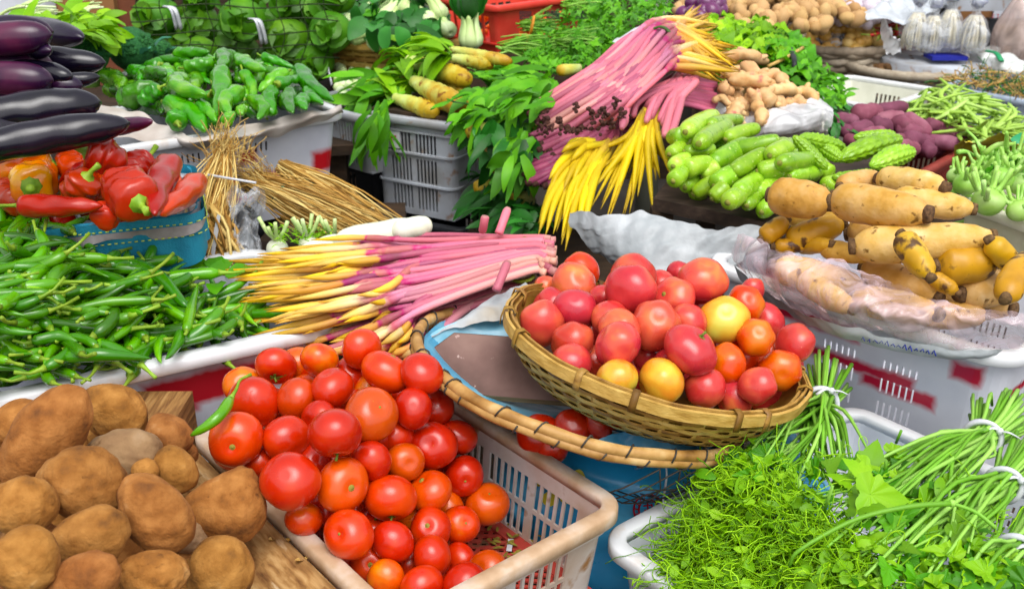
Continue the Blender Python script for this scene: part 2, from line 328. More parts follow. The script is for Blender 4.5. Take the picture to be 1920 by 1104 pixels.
m_bam = M('bamboo_strip', [(0, '#74502a'), (.35, '#b08844'), (.7, '#d0aa62'), (1, '#e4ca8c')], rough=.5, scale=35, aw=.5, nw=.7, off=-.1, rval=.2, detail=8, stretch=(1, 1, 3), bump=.3, bscale=120)
m_bamd = M('dark_bamboo_strip', [(0, '#4c3414'), (.6, '#866026'), (1, '#ac8440')], rough=.6, scale=35, aw=.5, nw=.7, off=-.1, rval=.2, detail=8)
m_wire = M('iron_wire', [(0, '#2c2824'), (1, '#4c4640')], rough=.6)
m_wood = M('old_plank', [(0, '#4a2e16'), (.35, '#80562c'), (.65, '#a67a44'), (1, '#c49c64')], rough=.8, scale=13, stretch=(10, 1, 8), detail=8, bump=.8, bscale=20, rval=0)
m_board = M('painted_board', [(0, '#5c4038'), (.5, '#7c5c54'), (1, '#93746a')], rough=.6, scale=14, rval=0, detail=9, bump=.15, spots=('#b89c94', 60, .68, .04))
m_edge = M('raw_board_edge', [(0, '#6c4a2c'), (1, '#b08c60')], rough=.8, scale=40, rval=0, stretch=(.3, .3, 4))
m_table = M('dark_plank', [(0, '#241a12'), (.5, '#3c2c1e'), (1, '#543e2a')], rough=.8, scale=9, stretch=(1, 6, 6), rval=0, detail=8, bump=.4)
m_bsack = M('bright_blue_sack', [(0, '#1488c4'), (.5, '#2ca4dc'), (1, '#6cc8ec')], rough=.3, scale=7, coat=.3, rval=0, bump=.6, bscale=18, detail=6)
m_cane = M('cane', [(0, '#6c4820'), (.4, '#a87a3c'), (.75, '#c89c5c'), (1, '#d8b880')], rough=.5, scale=22, nw=1.2, rval=0, detail=9, bump=.3, bscale=60)
m_blue = M('blue_woven_plastic', [(0, '#2c84b8'), (.5, '#50a8d0'), (1, '#98d0e4')], rough=.35, scale=9, nw=1.2, coat=.3, rval=0, bump=1, bscale=16, detail=6)
m_bluecloth = M('blue_cloth', [(0, '#0c6c8c'), (.5, '#1888a8'), (1, '#2c9cbc')], rough=.7, scale=20, rval=0, bump=.4, bscale=300)
m_trim = M('grey_trim_tape', [(0, '#8c8484'), (1, '#a8a4a4')], rough=.7, scale=60)
m_yst = M('yellow_stitching', [(0, '#c8d84c'), (1, '#dce85c')], rough=.6)
m_sack = M('white_woven_sack', [(0, '#8c9498'), (.5, '#b4babe'), (1, '#d4d8dc')], rough=.5, scale=10, rval=0, detail=10, bump=1, bscale=30, spots=('#a89880', 7, .62, .2))
m_liner = M('cream_cloth', [(0, '#a8988c'), (.5, '#cfc4bc'), (1, '#e8e4e0')], rough=.7, scale=10, rval=0, detail=8, bump=.4, bscale=30)
m_film = film('pink_plastic_film', '#f0d4dc', .1, .66, rough=.14, scale=12)
m_bag = film('clear_bag_film', '#dde2ea', .1, .6, scale=14)
m_card = M('cardboard', [(0, '#8a5c34'), (1, '#a87848')], rough=.8, scale=6, rval=0)
m_navy = M('navy_film', [(0, '#1c2c7c'), (1, '#e0e4f0')], rough=.35, scale=90, rval=0)
m_wick = M('grey_wicker', [(0, '#6c6050'), (.5, '#9c8c78'), (1, '#bcb09c')], rough=.8, scale=50, aw=.5, nw=.6, rval=0, bump=.5)
m_yel = M('yellow_sheet', [(0, '#d8c41c'), (1, '#f0e04c')], rough=.4, scale=8, rval=0, bump=.4, bscale=25)
m_grn = M('green_plastic', [(0, '#0c7c4c'), (1, '#1ca468')], rough=.4, scale=8, rval=0)
m_ink = M('blue_ink', [(0, '#1c2c8c'), (1, '#2c3c9c')], rough=.6)
m_redink = M('red_ink', [(0, '#b01c2c'), (1, '#c43040')], rough=.6)
m_ground = M('wet_concrete', [(0, '#26221f'), (.5, '#3a3531'), (1, '#4d4843')], rough=.6, scale=3, rval=0, detail=9, bump=.4)
m_whlab = M('paper_label', [(0, '#dcdce4'), (1, '#eceef2')], rough=.6)

# ---------------------------------------------------------------- crates
def perim(a, b, r, seg, sides):
    """points round a rounded rectangle: (x, y, nx, ny, side, s); sides = list of fractions per side"""
    out = []
    cs = [(a - r, -b + r, -90), (a - r, b - r, 0), (-a + r, b - r, 90), (-a + r, -b + r, 180)]
    st = [(-a + r, -b, a - r, -b), (a, -b + r, a, b - r), (a - r, b, -a + r, b), (-a, b - r, -a, -b + r)]
    nr = [(0, -1), (1, 0), (0, 1), (-1, 0)]
    for k in range(4):
        x0, y0, x1, y1 = st[k]
        for f in sides[k]: out.append((x0 + (x1 - x0) * f, y0 + (y1 - y0) * f, nr[k][0], nr[k][1], k, f))
        cx, cy, a0 = cs[k]
        for i in range(1, seg):
            t = R(a0 + 90 * i / seg); out.append((cx + r * math.cos(t), cy + r * math.sin(t), math.cos(t), math.sin(t), -1, 0))
    return out
def sweep(g, pts, prof_, z, sc=1.):
    n = len(pts); k = len(prof_); V = []
    for p in pts:
        for (o, dz) in prof_: V.append((p[0] * sc + p[2] * o, p[1] * sc + p[3] * o, z + dz))
    F = [(i * k + j, ((i + 1) % n) * k + j, ((i + 1) % n) * k + (j + 1) % k, i * k + (j + 1) % k) for i in range(n) for j in range(k)]
    g.add(V, F)
def crate(root, L, W, H, m_wall, m_rim, m_base=None, r=.035, taper=.1, rows=None, slot=.009, bar=.007, group=6, post=.025, th=.004, ribs=(), base='flat', lip=.018, skip=()):
    """local frame of root: x along L, y along W, z up from the base; rows = [(z0,z1,'slot'|'solid')]"""
    a, b = L / 2, W / 2
    def fr(length):
        inner = length - 2 * r; per = group * (slot + bar) + post; nG = max(1, int((inner - post) / per)); pad = (inner - nG * per + 0) / 2
        F_ = [0.]; holes = []; x = pad + post / 2
        for q in range(nG):
            for s_ in range(group):
                F_ += [x / inner, (x + slot) / inner]; holes.append((x + slot / 2) / inner); x += slot + bar
            x += post
        F_.append(1.); return F_, holes
    fx, hx_ = fr(L); fy, hy_ = fr(W)
    pts = perim(a, b, r, 5, [fx, fy, fx, fy]); hs_ = [hx_, hy_, hx_, hy_]
    zs = [0.]; kinds = []
    for (z0, z1, kd) in rows: zs.append(z1); kinds.append(kd)
    n = len(pts); nz = len(zs)
    def sol(i, k):
        p = pts[i % n]; q = pts[(i + 1) % n]
        if kinds[k] == 'solid' or p[4] < 0 or q[4] != p[4]: return True
        if p[4] in skip: return True
        mid = (p[5] + q[5]) / 2
        return not any(abs(mid - h) < 1e-4 for h in hs_[p[4]])
    V = []
    for o in (0, -th):
        for z in zs:
            s_ = 1 - taper * (1 - z / H)
            for p in pts: V.append((p[0] * s_ + p[2] * o, p[1] * s_ + p[3] * o, z))
    def ix(o, k, i): return o * n * nz + k * n + i % n
    F = []
    for k in range(nz - 1):
        for i in range(n):
            if not sol(i, k): continue
            F.append((ix(0, k, i), ix(0, k, i + 1), ix(0, k + 1, i + 1), ix(0, k + 1, i)))
            F.append((ix(1, k, i), ix(1, k + 1, i), ix(1, k + 1, i + 1), ix(1, k, i + 1)))
            if not sol(i - 1, k): F.append((ix(0, k, i), ix(0, k + 1, i), ix(1, k + 1, i), ix(1, k, i)))
            if not sol(i + 1, k): F.append((ix(0, k, i + 1), ix(1, k, i + 1), ix(1, k + 1, i + 1), ix(0, k + 1, i + 1)))
            if k == nz - 2 or not sol(i, k + 1): F.append((ix(0, k + 1, i), ix(0, k + 1, i + 1), ix(1, k + 1, i + 1), ix(1, k + 1, i)))
            if k == 0 or not sol(i, k - 1): F.append((ix(0, k, i), ix(1, k, i), ix(1, k, i + 1), ix(0, k, i + 1)))
    g = G(); g.add(V, F); LOB(g, 'wall', m_wall, root, smooth=False)
    g = G(); e8 = perim(a, b, r, 8, [[0, .33, .66, 1]] * 4); l = lip
    sweep(g, e8, [(-.006, -.012), (-.006, .003), (-.003, .006), (l - .004, .006), (l, .002), (l, -.016), (l - .003, -.018), (l - .005, -.016), (l - .005, -.004), (.001, -.004), (.001, -.012)][::-1], H)
    o = LOB(g, 'rim', m_rim, root)
    if ribs:
        g = G()
        for z in ribs: sweep(g, e8, [(.001, -.004), (.008, -.003), (.008, .003), (.001, .004)], z, 1 - taper * (1 - z / H))
        LOB(g, 'rib', m_wall, root, smooth=False)
    g = G(); s_ = 1 - taper; x1, y1 = a * s_ - .002, b * s_ - .002
    if base == 'flat': g.box((0, 0, .003), (x1, y1, .003))
    else:
        st = .022
        for sg in (1, -1):
            c = -x1 - y1
            while c < x1 + y1:
                # line y = sg*x + c clipped to the rectangle
                xs = [max(-x1, min(x1, (yy - c) * sg)) for yy in (-y1, y1)]; xa, xb = min(xs), max(xs)
                if xb - xa > .01:
                    p0 = np.array([xa, sg * xa + c, .004 + sg * .001]); p1 = np.array([xb, sg * xb + c, .004 + sg * .001])
                    g.box((p0 + p1) / 2, (np.linalg.norm(p1 - p0) / 2, .0035, .002), rot2(p1 - p0))
                c += st
        for sy in (-1, 1): g.box((0, sy * (y1 - .012), .006), (x1, .012, .003))
        for sx in (-1, 1): g.box((sx * (x1 - .012), 0, .0061), (.012, y1 - .024, .003))
        g.box((-x1 * .1, 0, .0075), (.02, y1, .0015))
    LOB(g, 'base', m_base or m_wall, root, smooth=False)
    return root
def crate_at(A, B, W, z, H, label, group=None, flip=1, **k):
    """rim corners A and B (pixels) at height z; the crate extends W to the left (flip=1) of A->B"""
    a, b = (hit(*A, z) if len(A) == 2 else np.array(A)), (hit(*B, z) if len(B) == 2 else np.array(B))
    d = b - a; L = np.linalg.norm(d); u = d / L; v = np.array([-u[1], u[0], 0]) * flip
    c = a + d / 2 + v * W / 2; c[2] = z - H
    e = EM(k.pop('name', 'plastic_crate'), c, label, k.pop('cat', 'crate'), group); e.rotation_euler = (0, 0, math.atan2(u[1], u[0]))
    crate(e, L, W, H, **k); return e, c, u, v
def slats(H, n, top=.04, bot=.02, gap=.012, h=None):
    rows = [(0, bot, 'solid')]; z = bot; hh = (H - top - bot - gap * (n - 1)) / n
    for i in range(n):
        rows.append((z, z + hh, 'slot')); z += hh
        if i < n - 1: rows.append((z, z + gap, 'solid')); z += gap
    rows.append((z, H, 'solid')); return rows
def tableslab(name, px4, z, th, label, mat_=None, legs=True, group=None):
    """a plank table whose top's corners are given as world xy"""
    P = [np.array(p, float) for p in px4]; c = sum(P) / 4
    e = EM(name, (c[0], c[1], 0), label, 'table', group)
    g = G(); V = [(p[0], p[1], z) for p in P] + [(p[0], p[1], z - th) for p in P]
    g.add(V, [(0, 1, 2, 3), (7, 6, 5, 4), (0, 4, 5, 1), (1, 5, 6, 2), (2, 6, 7, 3), (3, 7, 4, 0)])
    OB(g, 'table_top', mat_ or m_table, e, smooth=False)
    if legs:
        for p in P:
            q = p + (c - p) * .08; g = G(); g.box((q[0], q[1], (z - th) / 2), (.025, .025, (z - th) / 2)); OB(g, 'leg', m_table, e, smooth=False)
    return e
def sheet(net, n, m, fold=.0, fscale=12, th=0., wob=None):
    """smooth cloth through a net of world points"""
    net = np.array(net, float); rows = np.array([spline(r_, m) for r_ in net]); cols = np.array([spline(rows[:, j], n) for j in range(m)]).transpose(1, 0, 2)
    V = cols.reshape(-1, 3).copy()
    if fold:
        q = np.zeros(len(V)); q2 = np.zeros(len(V))
        for i in range(9):
            kk = rv(fscale * (1 + i * .5)); ph = U(0, 6); q += np.sin(V @ kk + ph + 1.5 * np.sin(V @ rv(fscale * .7))) / (1 + i * .5); q2 += np.sin(V @ rv(fscale * (1 + i * .5)) + ph) / (1 + i * .5)
        V[:, 2] += fold * q; V[:, 1] += fold * .5 * q2; V[:, 0] += fold * .3 * q
    g = G(); F = [(i * m + j, i * m + j + 1, (i + 1) * m + j + 1, (i + 1) * m + j) for i in range(n - 1) for j in range(m - 1)]
    g.add(V, F); return g
# ================================================================ setting
g = G(); g.add([(-14, -3, 0), (16, -3, 0), (16, 40, 0), (-14, 40, 0)], [(0, 1, 2, 3)])
T(OB(g, 'ground', m_ground, base=np.zeros(3)), kind='structure')
# plank stands that carry the goods
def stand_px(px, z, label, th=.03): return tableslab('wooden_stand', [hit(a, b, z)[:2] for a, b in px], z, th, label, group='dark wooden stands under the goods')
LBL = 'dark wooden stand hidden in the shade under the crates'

# ================================================================ tomatoes
def tomf(rib=0, n=5, obl=.84, dim=.16, tall=0.):
    ph = U(0, 6); ph2 = U(0, 6)
    def f(V):
        rho = np.hypot(V[:, 0], V[:, 1]); an = np.arctan2(V[:, 1], V[:, 0]); z = V[:, 2]
        s = 1 + rib * np.cos(n * an + ph) * rho ** 2 * (.45 + .55 * (z > -.3)) * np.clip(z + .9, 0, 1) + .04 * np.cos(2 * an + ph2)
        W_ = V.copy(); W_[:, 0] *= s; W_[:, 1] *= s; W_[:, 2] = z * obl - dim * np.exp(-(rho / .28) ** 2) * (z > 0) + .05 * np.exp(-(rho / .2) ** 2) * (z < 0); return W_
    return f
def tmesh(mt, **k):
    g = G(); lm = k.pop('lump', .03); g.ball((0, 0, 0), 1, 28, 20, lump=lm, f=tomf(**k), k=2); me = mesh(g, 'tomato'); me.materials.append(mt); return me
TR = [tmesh(m_tom, rib=U(.0, .035), n=random.choice((4, 5, 6)), obl=U(.8, .92)) for _ in range(7)]
TH = [tmesh(m_heir, rib=U(.03, .07), n=random.choice((5, 6, 7)), obl=U(.82, .98), dim=.13, lump=.05) for _ in range(7)]
TY = [tmesh(m_heiry, rib=U(.02, .05), n=5, obl=U(.85, .95), dim=.13, lump=.03) for _ in range(2)]
def calyx(full):
    g = G()
    if full:
        for i in range(6):
            a = i * PI / 3 + U(-.2, .2); d = (math.cos(a), math.sin(a), .1); g.leaf((0, 0, .70), d, (0, 0, 1), U(.42, .6), .13, curl=.5, n=5)
        g.tube([(0, 0, .66), (.02, 0, .8), (.08, .02, .95)], [.05, .045, .06], 6)
    else:
        g.tube([(0, 0, .64), (0, 0, .72)], [.17, .11], 10); g.tube([(0, 0, .68), (0, 0, .735)], [.06, .05], 7)
    me = mesh(g, 'calyx' if full else 'stem_scar'); me.materials.append(m_calyx if full else m_scar); return me
CX = [calyx(True), calyx(True)]; SC = [calyx(False)]
def put_tomato(c, r, mset, end=None, stem='', label='', group=None, cat='tomato'):
    o = bpy.data.objects.new('tomato', random.choice(mset)); COL.objects.link(o); o.location = c
    d = Vector(end if end is not None else nrm(rv() + np.array([0, .6, -.3]))); q = d.to_track_quat('Z', 'Y'); o.rotation_mode = 'QUATERNION'
    o.rotation_quaternion = q @ Euler((0, 0, U(0, 6))).to_quaternion(); r = r * 1.09; o.scale = (r, r, r)
    T(o, label, cat, group)
    if stem:
        k = bpy.data.objects.new('calyx' if stem == 'c' else 'stem_scar', random.choice(CX if stem == 'c' else SC)); COL.objects.link(k); k.parent = o
    return o
def relax(items, tight=.94, it=60, lim=.07):
    """items: [px,py,rpx,d]; slide along the line of sight until neighbours only touch"""
    P0 = [i[3] for i in items]
    for _ in range(it):
        C = [np.array([0, 0, CZ]) + ray(i[0], i[1]) * i[3] for i in items]; Rr = [i[2] * i[3] / FPX for i in items]
        for a in range(len(items)):
            for b in range(a):
                dd = np.linalg.norm(C[a] - C[b]); need = tight * (Rr[a] + Rr[b])
                if dd < need:
                    f, k = (a, b) if items[a][1] + items[a][4] > items[b][1] + items[b][4] else (b, a); mv = (need - dd) * .35
                    items[f][3] = max(P0[f] - lim, items[f][3] - mv); items[k][3] = min(P0[k] + lim, items[k][3] + mv)
    return items
def toward(px, py, dx=0, dy=0):
    """direction whose image offset is (dx, -dy) with the rest facing the camera"""
    cx_ = np.array([1., 0, 0]); cy_ = np.array([0, sP, cP]); cz_ = np.array([0, -cP, sP])
    return nrm(cx_ * dx + cy_ * dy + cz_ * math.sqrt(max(.05, 1 - dx * dx - dy * dy)))
# crate heap --------------------------------------------------------
Bc = hit(1150, 950, .75); u_ = np.array([.64, -.768, 0]); Ac = Bc - .60 * u_
TCR, cT, uT, vT = crate_at(tuple(Ac), tuple(Bc), .385, .75, .168, 'weathered white slotted crate with a red lattice floor, filled with red tomatoes', flip=-1, name='tomato_crate', cat='crate',
    m_wall=m_dirty, m_rim=m_rimdirty, m_base=m_redpl, rows=slats(.168, 2, top=.04, bot=.014, gap=.008), slot=.0125, bar=.0055, group=5, post=.013, base='lattice', taper=.07, r=.03, ribs=(.135,), lip=.02)
ZT = idw([(545, 902, .855), (723, 697, .91), (915, 944, .69), (737, 1014, .72), (790, 1095, .715), (517, 685, .87), (442, 825, .87), (571, 972, .79), (870, 892, .735), (855, 820, .80), (791, 700, .895), (599, 674, .90), (678, 655, .90), (640, 800, .90), (654, 1001, .77), (860, 1040, .69)])
HT = 'tomatoes heaped in the weathered slotted crate'
toms = [  # px, py, r, stem, (dx,dy), label
 (475, 755, 49, '', None, 'large smooth pinkish red tomato with the green chilli leaning on its lower left'),
 (517, 685, 36, 'c', (.1, -.75), 'red tomato with a star of green sepals, upper left of the heap'),
 (554, 746, 36, '', None, 'dull pinkish red tomato just below the one with green sepals'),
 (599, 674, 35, '', None, 'red tomato high on the heap, right of the one with green sepals'),
 (678, 653, 36, '', None, 'topmost red tomato of the heap in the slotted crate'),
 (624, 726, 39, '', None, 'pinkish tomato with faint pale specks near the top of the heap'),
 (723, 697, 43, '', None, 'broad orange red tomato beside the top right tomato of the crate'),
 (791, 701, 38, '', None, 'orange red tomato at the top right edge of the crate heap'),
 (662, 700, 30, 's', (.35, .55), 'orange tomato with a green stem scar, half hidden near the top'),
 (442, 825, 48, 's', (.1, -.2), 'large dark red tomato at the left edge of the crate, under the chilli'),
 (538, 821, 43, '', None, 'red tomato with orange streaks left of the middle of the heap'),
 (629, 813, 49, 'c', (.15, -.93), 'large glossy red tomato in the middle of the heap'),
 (697, 777, 48, 's', (.5, .45), 'large orange tomato with a small round scar, above the middle of the heap'),
 (775, 765, 35, '', None, 'small dark red tomato with dusty specks near the right of the heap'),
 (815, 765, 20, '', None, 'orange tomato mostly hidden behind the small dark red one'),
 (812, 835, 43, '', None, 'big lobe shaped orange red tomato right of the middle'),
 (858, 820, 32, '', None, 'orange red tomato touching the lobed one near the crate wall'),
 (545, 902, 51, '', None, 'very large glossy red tomato at the left front of the heap'),
 (642, 909, 47, 's', (.6, 0), 'orange red tomato with a wrinkled scar on its right side'),
 (697, 865, 37, '', None, 'pale pinkish tomato with a cracked dusty skin'),
 (760, 866, 34, '', None, 'plain red tomato sunk right of the pale cracked one'),
 (733, 934, 46, 'c', (.1, -.85), 'large bright red tomato in the lower middle of the heap'),
 (806, 921, 40, '', None, 'bright red tomato right of the large lower middle one'),
 (870, 892, 35, '', None, 'dark crimson tomato against the slotted wall'),
 (915, 944, 38, 's', (.1, .75), 'dark red tomato farthest right, resting on the red lattice floor'),
 (863, 983, 33, 's', (.45, .3), 'orange red tomato with a yellow patch near the lattice floor'),
 (807, 992, 38, '', None, 'orange tinted red tomato left of the one with a yellow patch'),
 (654, 1001, 44, '', None, 'wide red tomato near the front left of the crate'),
 (737, 1014, 37, '', None, 'round red tomato near the front middle of the crate'),
 (809, 1043, 40, '', None, 'deep red tomato at the front with a pale highlight'),
 (644, 1038, 33, '', None, None), (571, 972, 31, '', None, None), (609, 950, 32, '', None, None), (486, 862, 27, '', None, None),
 (723, 1085, 32, '', None, 'small red tomato at the front edge of the photo, left one'), (790, 1098, 38, '', None, None), (870, 1098, 43, '', None, 'pinkish red tomato cut by the bottom edge of the photo'),
 (913, 1066, 33, 'c', (-.5, .35), 'red tomato with a dried stalk lying apart at the front right'), (858, 1052, 26, '', None, None), (694, 1056, 25, '', None, None),
 (560, 684, 20, '', None, None), (455, 722, 32, '', None, 'orange tomato hidden behind the large pinkish one at upper left'), (742, 818, 27, '', None, None), (590, 870, 24, '', None, None), (598, 785, 25, '', None, None), (700, 985, 26, 'c', (.2, .6), None), (835, 955, 26, '', None, None), (770, 965, 24, '', None, None), (668, 955, 22, '', None, None), (770, 1060, 25, '', None, None)]
it = relax([[a, b, max(r, 34), depth(hit(a, b, ZT(a, b))) + (.045 if r < 34 else 0), -70 if r < 34 else 0] for (a, b, r, *_) in toms], tight=.93, lim=.06)
for (a, b, r, st, dr, lb), i_ in zip(toms, it):
    c = np.array([0, 0, CZ]) + ray(a, b) * i_[3]
    end = toward(a, b, *dr) if dr else None
    put_tomato(c, max(r, 34) * i_[3] / FPX, TR, end if dr else (toward(a, b, U(-.7, .7), U(-.2, .8)) if random.random() < .3 else None), st or ('s' if random.random() < .5 else ''), lb or 'red tomato wedged low between the big ones in the slotted crate', HT)
for (a, b) in sample([(420, 840), (560, 700), (780, 720), (860, 850), (850, 930), (800, 1100), (720, 1104), (600, 1010), (500, 930)], 150):   # under the top layer
    z = max(ZT(a, b) - U(.045, .16), .60); d = depth(hit(a, b, z))
    put_tomato(hit(a, b, z), U(.030, .035), TR, label='red tomato deep inside the heap in the slotted crate', group='tomatoes buried in the slotted crate')
# bits on the lattice floor
zf = .75 - .168 + .014
g = G()
for (a, b) in sample([(880, 1000), (960, 960), (1040, 1010), (1060, 1030), (960, 1060), (900, 1020)], 46):
    p = hit(a + U(-10, 10), b, zf); g.leaf(p, nrm(np.array([U(-1, 1), U(-1, 1), .1])), (0, 0, 1), U(.006, .022), U(.004, .01), curl=U(-.6, .6), n=3)
T(OB(g, 'plant_scraps', m_scar), 'dry leaf and stalk scraps strewn on the red lattice floor', 'scraps', kind='stuff')
g = G(); g.box(hit(956, 1021, zf), (.0045, .016, .0006), rot2((.1, 1, 0))[:, [1, 0, 2]]); T(OB(g, 'paper_slip', m_whlab, smooth=False), 'tiny white paper slip lying on the red lattice floor', 'paper')

# the chilli leaning on the tomatoes
def chilli_local(L, r, bend, nb=14):
    t = np.linspace(0, 1, nb); a = bend * (t - .3) ; x = np.cumsum(np.cos(a)) * L / nb; y = np.cumsum(np.sin(a)) * L / nb; wob = U(0, 6)
    P = np.stack([x - x.mean(), y - y.mean(), .004 * np.sin(t * 5 + wob)], 1)
    rad = r * prof(t, [(0, .55), (.05, .95), (.2, 1.05), (.55, .9), (.85, .5), (.96, .2), (1, .04)]) * (1 + .06 * np.sin(t * 23 + wob))
    g = G(); g.tube(P, rad, 9, lump=.05)
    h = G(); d0 = nrm(P[0] - P[1]); side = np.array([-d0[1], d0[0], 0]) * U(-1, 1); Ls = U(.02, .045)
    h.tube([P[0] - d0 * .002, P[0] + d0 * .004, P[0] + d0 * Ls * .5 + side * .004, P[0] + d0 * Ls + side * .014 + np.array([0, 0, U(-.004, .008)])], [r * .72, r * .4, .0022, .0028], 6)
    return g, h
def variants(n, fn, name, cname, mt, cm):
    out = []
    for _ in range(n):
        g, h = fn(); a = mesh(g, name); a.materials.append(mt); b = mesh(h, cname); b.materials.append(cm); out.append((a, b))
    return out
def put(vs, name, cname, loc, rot, sc=1., label=None, cat=None, group=None):
    a, b = random.choice(vs); o = bpy.data.objects.new(name, a); COL.objects.link(o); o.location = loc; o.rotation_euler = rot; o.scale = (sc,) * 3; T(o, label, cat, group)
    if b: k = bpy.data.objects.new(cname, b); COL.objects.link(k); k.parent = o
    return o
VC = variants(22, lambda: chilli_local(U(.11, .175), U(.0066, .0096), random.choice((-1, 1)) * U(.3, 2.8)), 'green_chilli', 'stalk', m_chil, m_cstem)
g = G(); P = spline([hit(358, 816, .91), hit(388, 798, .925), hit(415, 775, .935), hit(432, 748, .935)], 14)
g.tube(P, .0088 * prof(np.linspace(0, 1, 14), [(0, .2), (.12, .6), (.5, .95), (.9, 1), (1, .6)]), 9)
o = T(OB(g, 'green_chilli', m_chil), 'single green chilli lying against the tomatoes at the crate corner', 'chilli')
g = G(); g.tube(spline([hit(432, 748, .935), hit(444, 728, .94), hit(450, 712, .942), hit(470, 702, .94)], 8), [.006, .003, .0025, .0022, .0022, .0022, .0025, .003], 6); OB(g, 'stalk', m_cstem, o)

# ================================================================ potatoes and plank
ZP = idw([(85, 820, .93), (232, 850, .89), (315, 818, .85), (152, 908, .93), (287, 960, .89), (428, 935, .83), (50, 1050, .93), (155, 1085, .9), (288, 1070, .86), (415, 1065, .80), (25, 790, .92), (205, 770, .88)])
pots = [  # cx, cy, half length, half width, image angle, lump, label, grey
 (85, 818, 108, 62, 52, .05, 'long oblong potato at the upper left of the potato heap', 0),
 (207, 772, 62, 50, -25, .11, 'lumpy knobbly potato behind the long oblong one', 0),
 (28, 792, 52, 38, 25, .05, 'potato at the left edge behind the long oblong one', 0),
 (232, 850, 74, 50, 5, .06, 'pale dusty greyish potato in the middle of the back row', 1),
 (315, 818, 46, 42, -40, .09, 'small potato with a crease at the back right of the heap', 0),
 (326, 880, 46, 42, -60, .07, 'small round potato growing a knob, right of the pale dusty one', 0),
 (272, 885, 25, 22, 0, .05, 'tiny potato knob squeezed between two bigger potatoes', 0),
 (152, 908, 78, 68, -20, .06, 'large roundish potato with small eyes in the middle of the heap', 0),
 (287, 962, 84, 60, -48, .08, 'big dented potato with a purplish hollow in its side', 0),
 (425, 935, 76, 58, 25, .14, 'kidney shaped potato at the right end of the heap beside the plank', 0),
 (40, 945, 62, 58, 0, .06, 'shaded potato at the left edge below the long oblong one', 0),
 (165, 1005, 78, 55, 15, .06, 'broad potato under the large roundish one', 0),
 (46, 1052, 64, 60, -20, .06, 'big potato in the lower left corner of the photo', 0),
 (152, 1088, 74, 48, 20, .05, 'oblong potato at the bottom edge next to the corner potato', 0),
 (288, 1072, 64, 46, 0, .05, 'smooth oval potato with a pinkish sheen at the bottom edge', 0),
 (415, 1068, 66, 62, 20, .05, 'round potato at the bottom edge beside the wooden plank', 0),
 (352, 1005, 40, 38, 0, .05, 'grey shaded potato sunk behind the big dented one', 1),
 (230, 800, 45, 35, -30, .06, None, 0), (340, 850, 30, 25, 0, .05, None, 0), (95, 885, 50, 45, 0, .05, None, 0), (225, 945, 40, 40, 0, .05, None, 0), (110, 1040, 45, 40, 0, .05, None, 0), (350, 1085, 40, 40, 0, .05, None, 0), (5, 850, 50, 45, 0, .05, None, 0)]
it = relax([[a, b, w_ * 1.1, depth(hit(a, b, ZP(a, b) - (0 if lb and not (l_ < 45 and a > 330 and b > 950) else .06))), 0 if lb and l_ > 30 else -80] for (a, b, l_, w_, an, lu, lb, gr) in pots], tight=.85, lim=.05)
cx_, cy_, cz_ = np.array([1., 0, 0]), np.array([0, sP, cP]), np.array([0, -cP, sP])
def potato(c, rl, rw, an, lu, gr, label, group):
    an = R(an); ax = cx_ * math.cos(an) + cy_ * math.sin(an); ay = -cx_ * math.sin(an) + cy_ * math.cos(an)
    bendk = U(-.12, .12) * (1 if lu < .12 else 2)
    def f(V): V = V.copy(); V[:, 1] += bendk * (1 - V[:, 0] ** 2) * 1.2; s_ = 1 + .1 * V[:, 0]; V[:, 1] *= s_; q_ = sum(np.sin(V @ kk_ + pp_) for kk_, pp_ in KQ); return V * (1 + .011 * q_)[:, None]
    KQ = [(rv(7), U(0, 6)) for _ in range(6)]; g = G(); g.ball((0, 0, 0), (rl * 1.03, rw * 1.03, rw * U(.85, .97)), 56, 40, lump=lu, f=f, rot=np.stack([ax, ay, cz_], 1), k=2.6)
    o = OB(g, 'potato', m_potgrey if gr else m_pot, base=np.zeros(3)); o.location = c; T(o, label, 'potato', group); return o
for (a, b, l_, w_, an, lu, lb, gr), i_ in zip(pots, it):
    c = np.array([0, 0, CZ]) + ray(a, b) * i_[3]; k = i_[3] / FPX
    potato(c, l_ * k, w_ * k, an, lu, gr, lb or 'potato mostly buried in the gaps of the potato heap', 'potatoes heaped at the lower left')
for (a, b) in sample([(0, 860), (200, 830), (380, 900), (440, 1104), (0, 1104)], 16):
    potato(hit(a, b, ZP(a, b) - .12), U(.05, .06), U(.04, .045), U(-60, 60), .06, 0, 'potato mostly buried in the gaps of the potato heap', 'potatoes heaped at the lower left')
# rough plank between the potatoes and the tomatoes
C0 = Ac + (-vT if False else vT) * 0
lft = Ac + np.array([-.768, -.64, 0]) * (.385 + .022)       # outer line of the left rim
p0, p1 = lft - u_ * .02, lft + u_ * .75
g = G(); nx = 46; V = []; F = []
out_ = np.array([-.768, -.64, 0])
for i in range(nx + 1):
    q = p0 + (p1 - p0) * i / nx; e1 = .0035 * math.sin(i * 1.7) + .003 * math.sin(i * .6 + 1); e2 = .006 * math.sin(i * .9) + .004 * math.sin(i * 2.3)
    for (o_, z_) in ((.004, .742), (.03 + e1, .738 + e1), (.09, .71 + e2 * .5), (.145 + e2, .665), (.135 + e2, .64), (.004, .70)):
        V.append((q[0] + out_[0] * o_, q[1] + out_[1] * o_, z_))
for i in range(nx):
    for j in range(6): F.append((i * 6 + j, i * 6 + (j + 1) % 6, (i + 1) * 6 + (j + 1) % 6, (i + 1) * 6 + j))
F += [tuple(range(6))[::-1], tuple(nx * 6 + j for j in range(6))]
ang = math.atan2(u_[0], u_[1]) ; ca, sa = math.cos(ang), math.sin(ang)
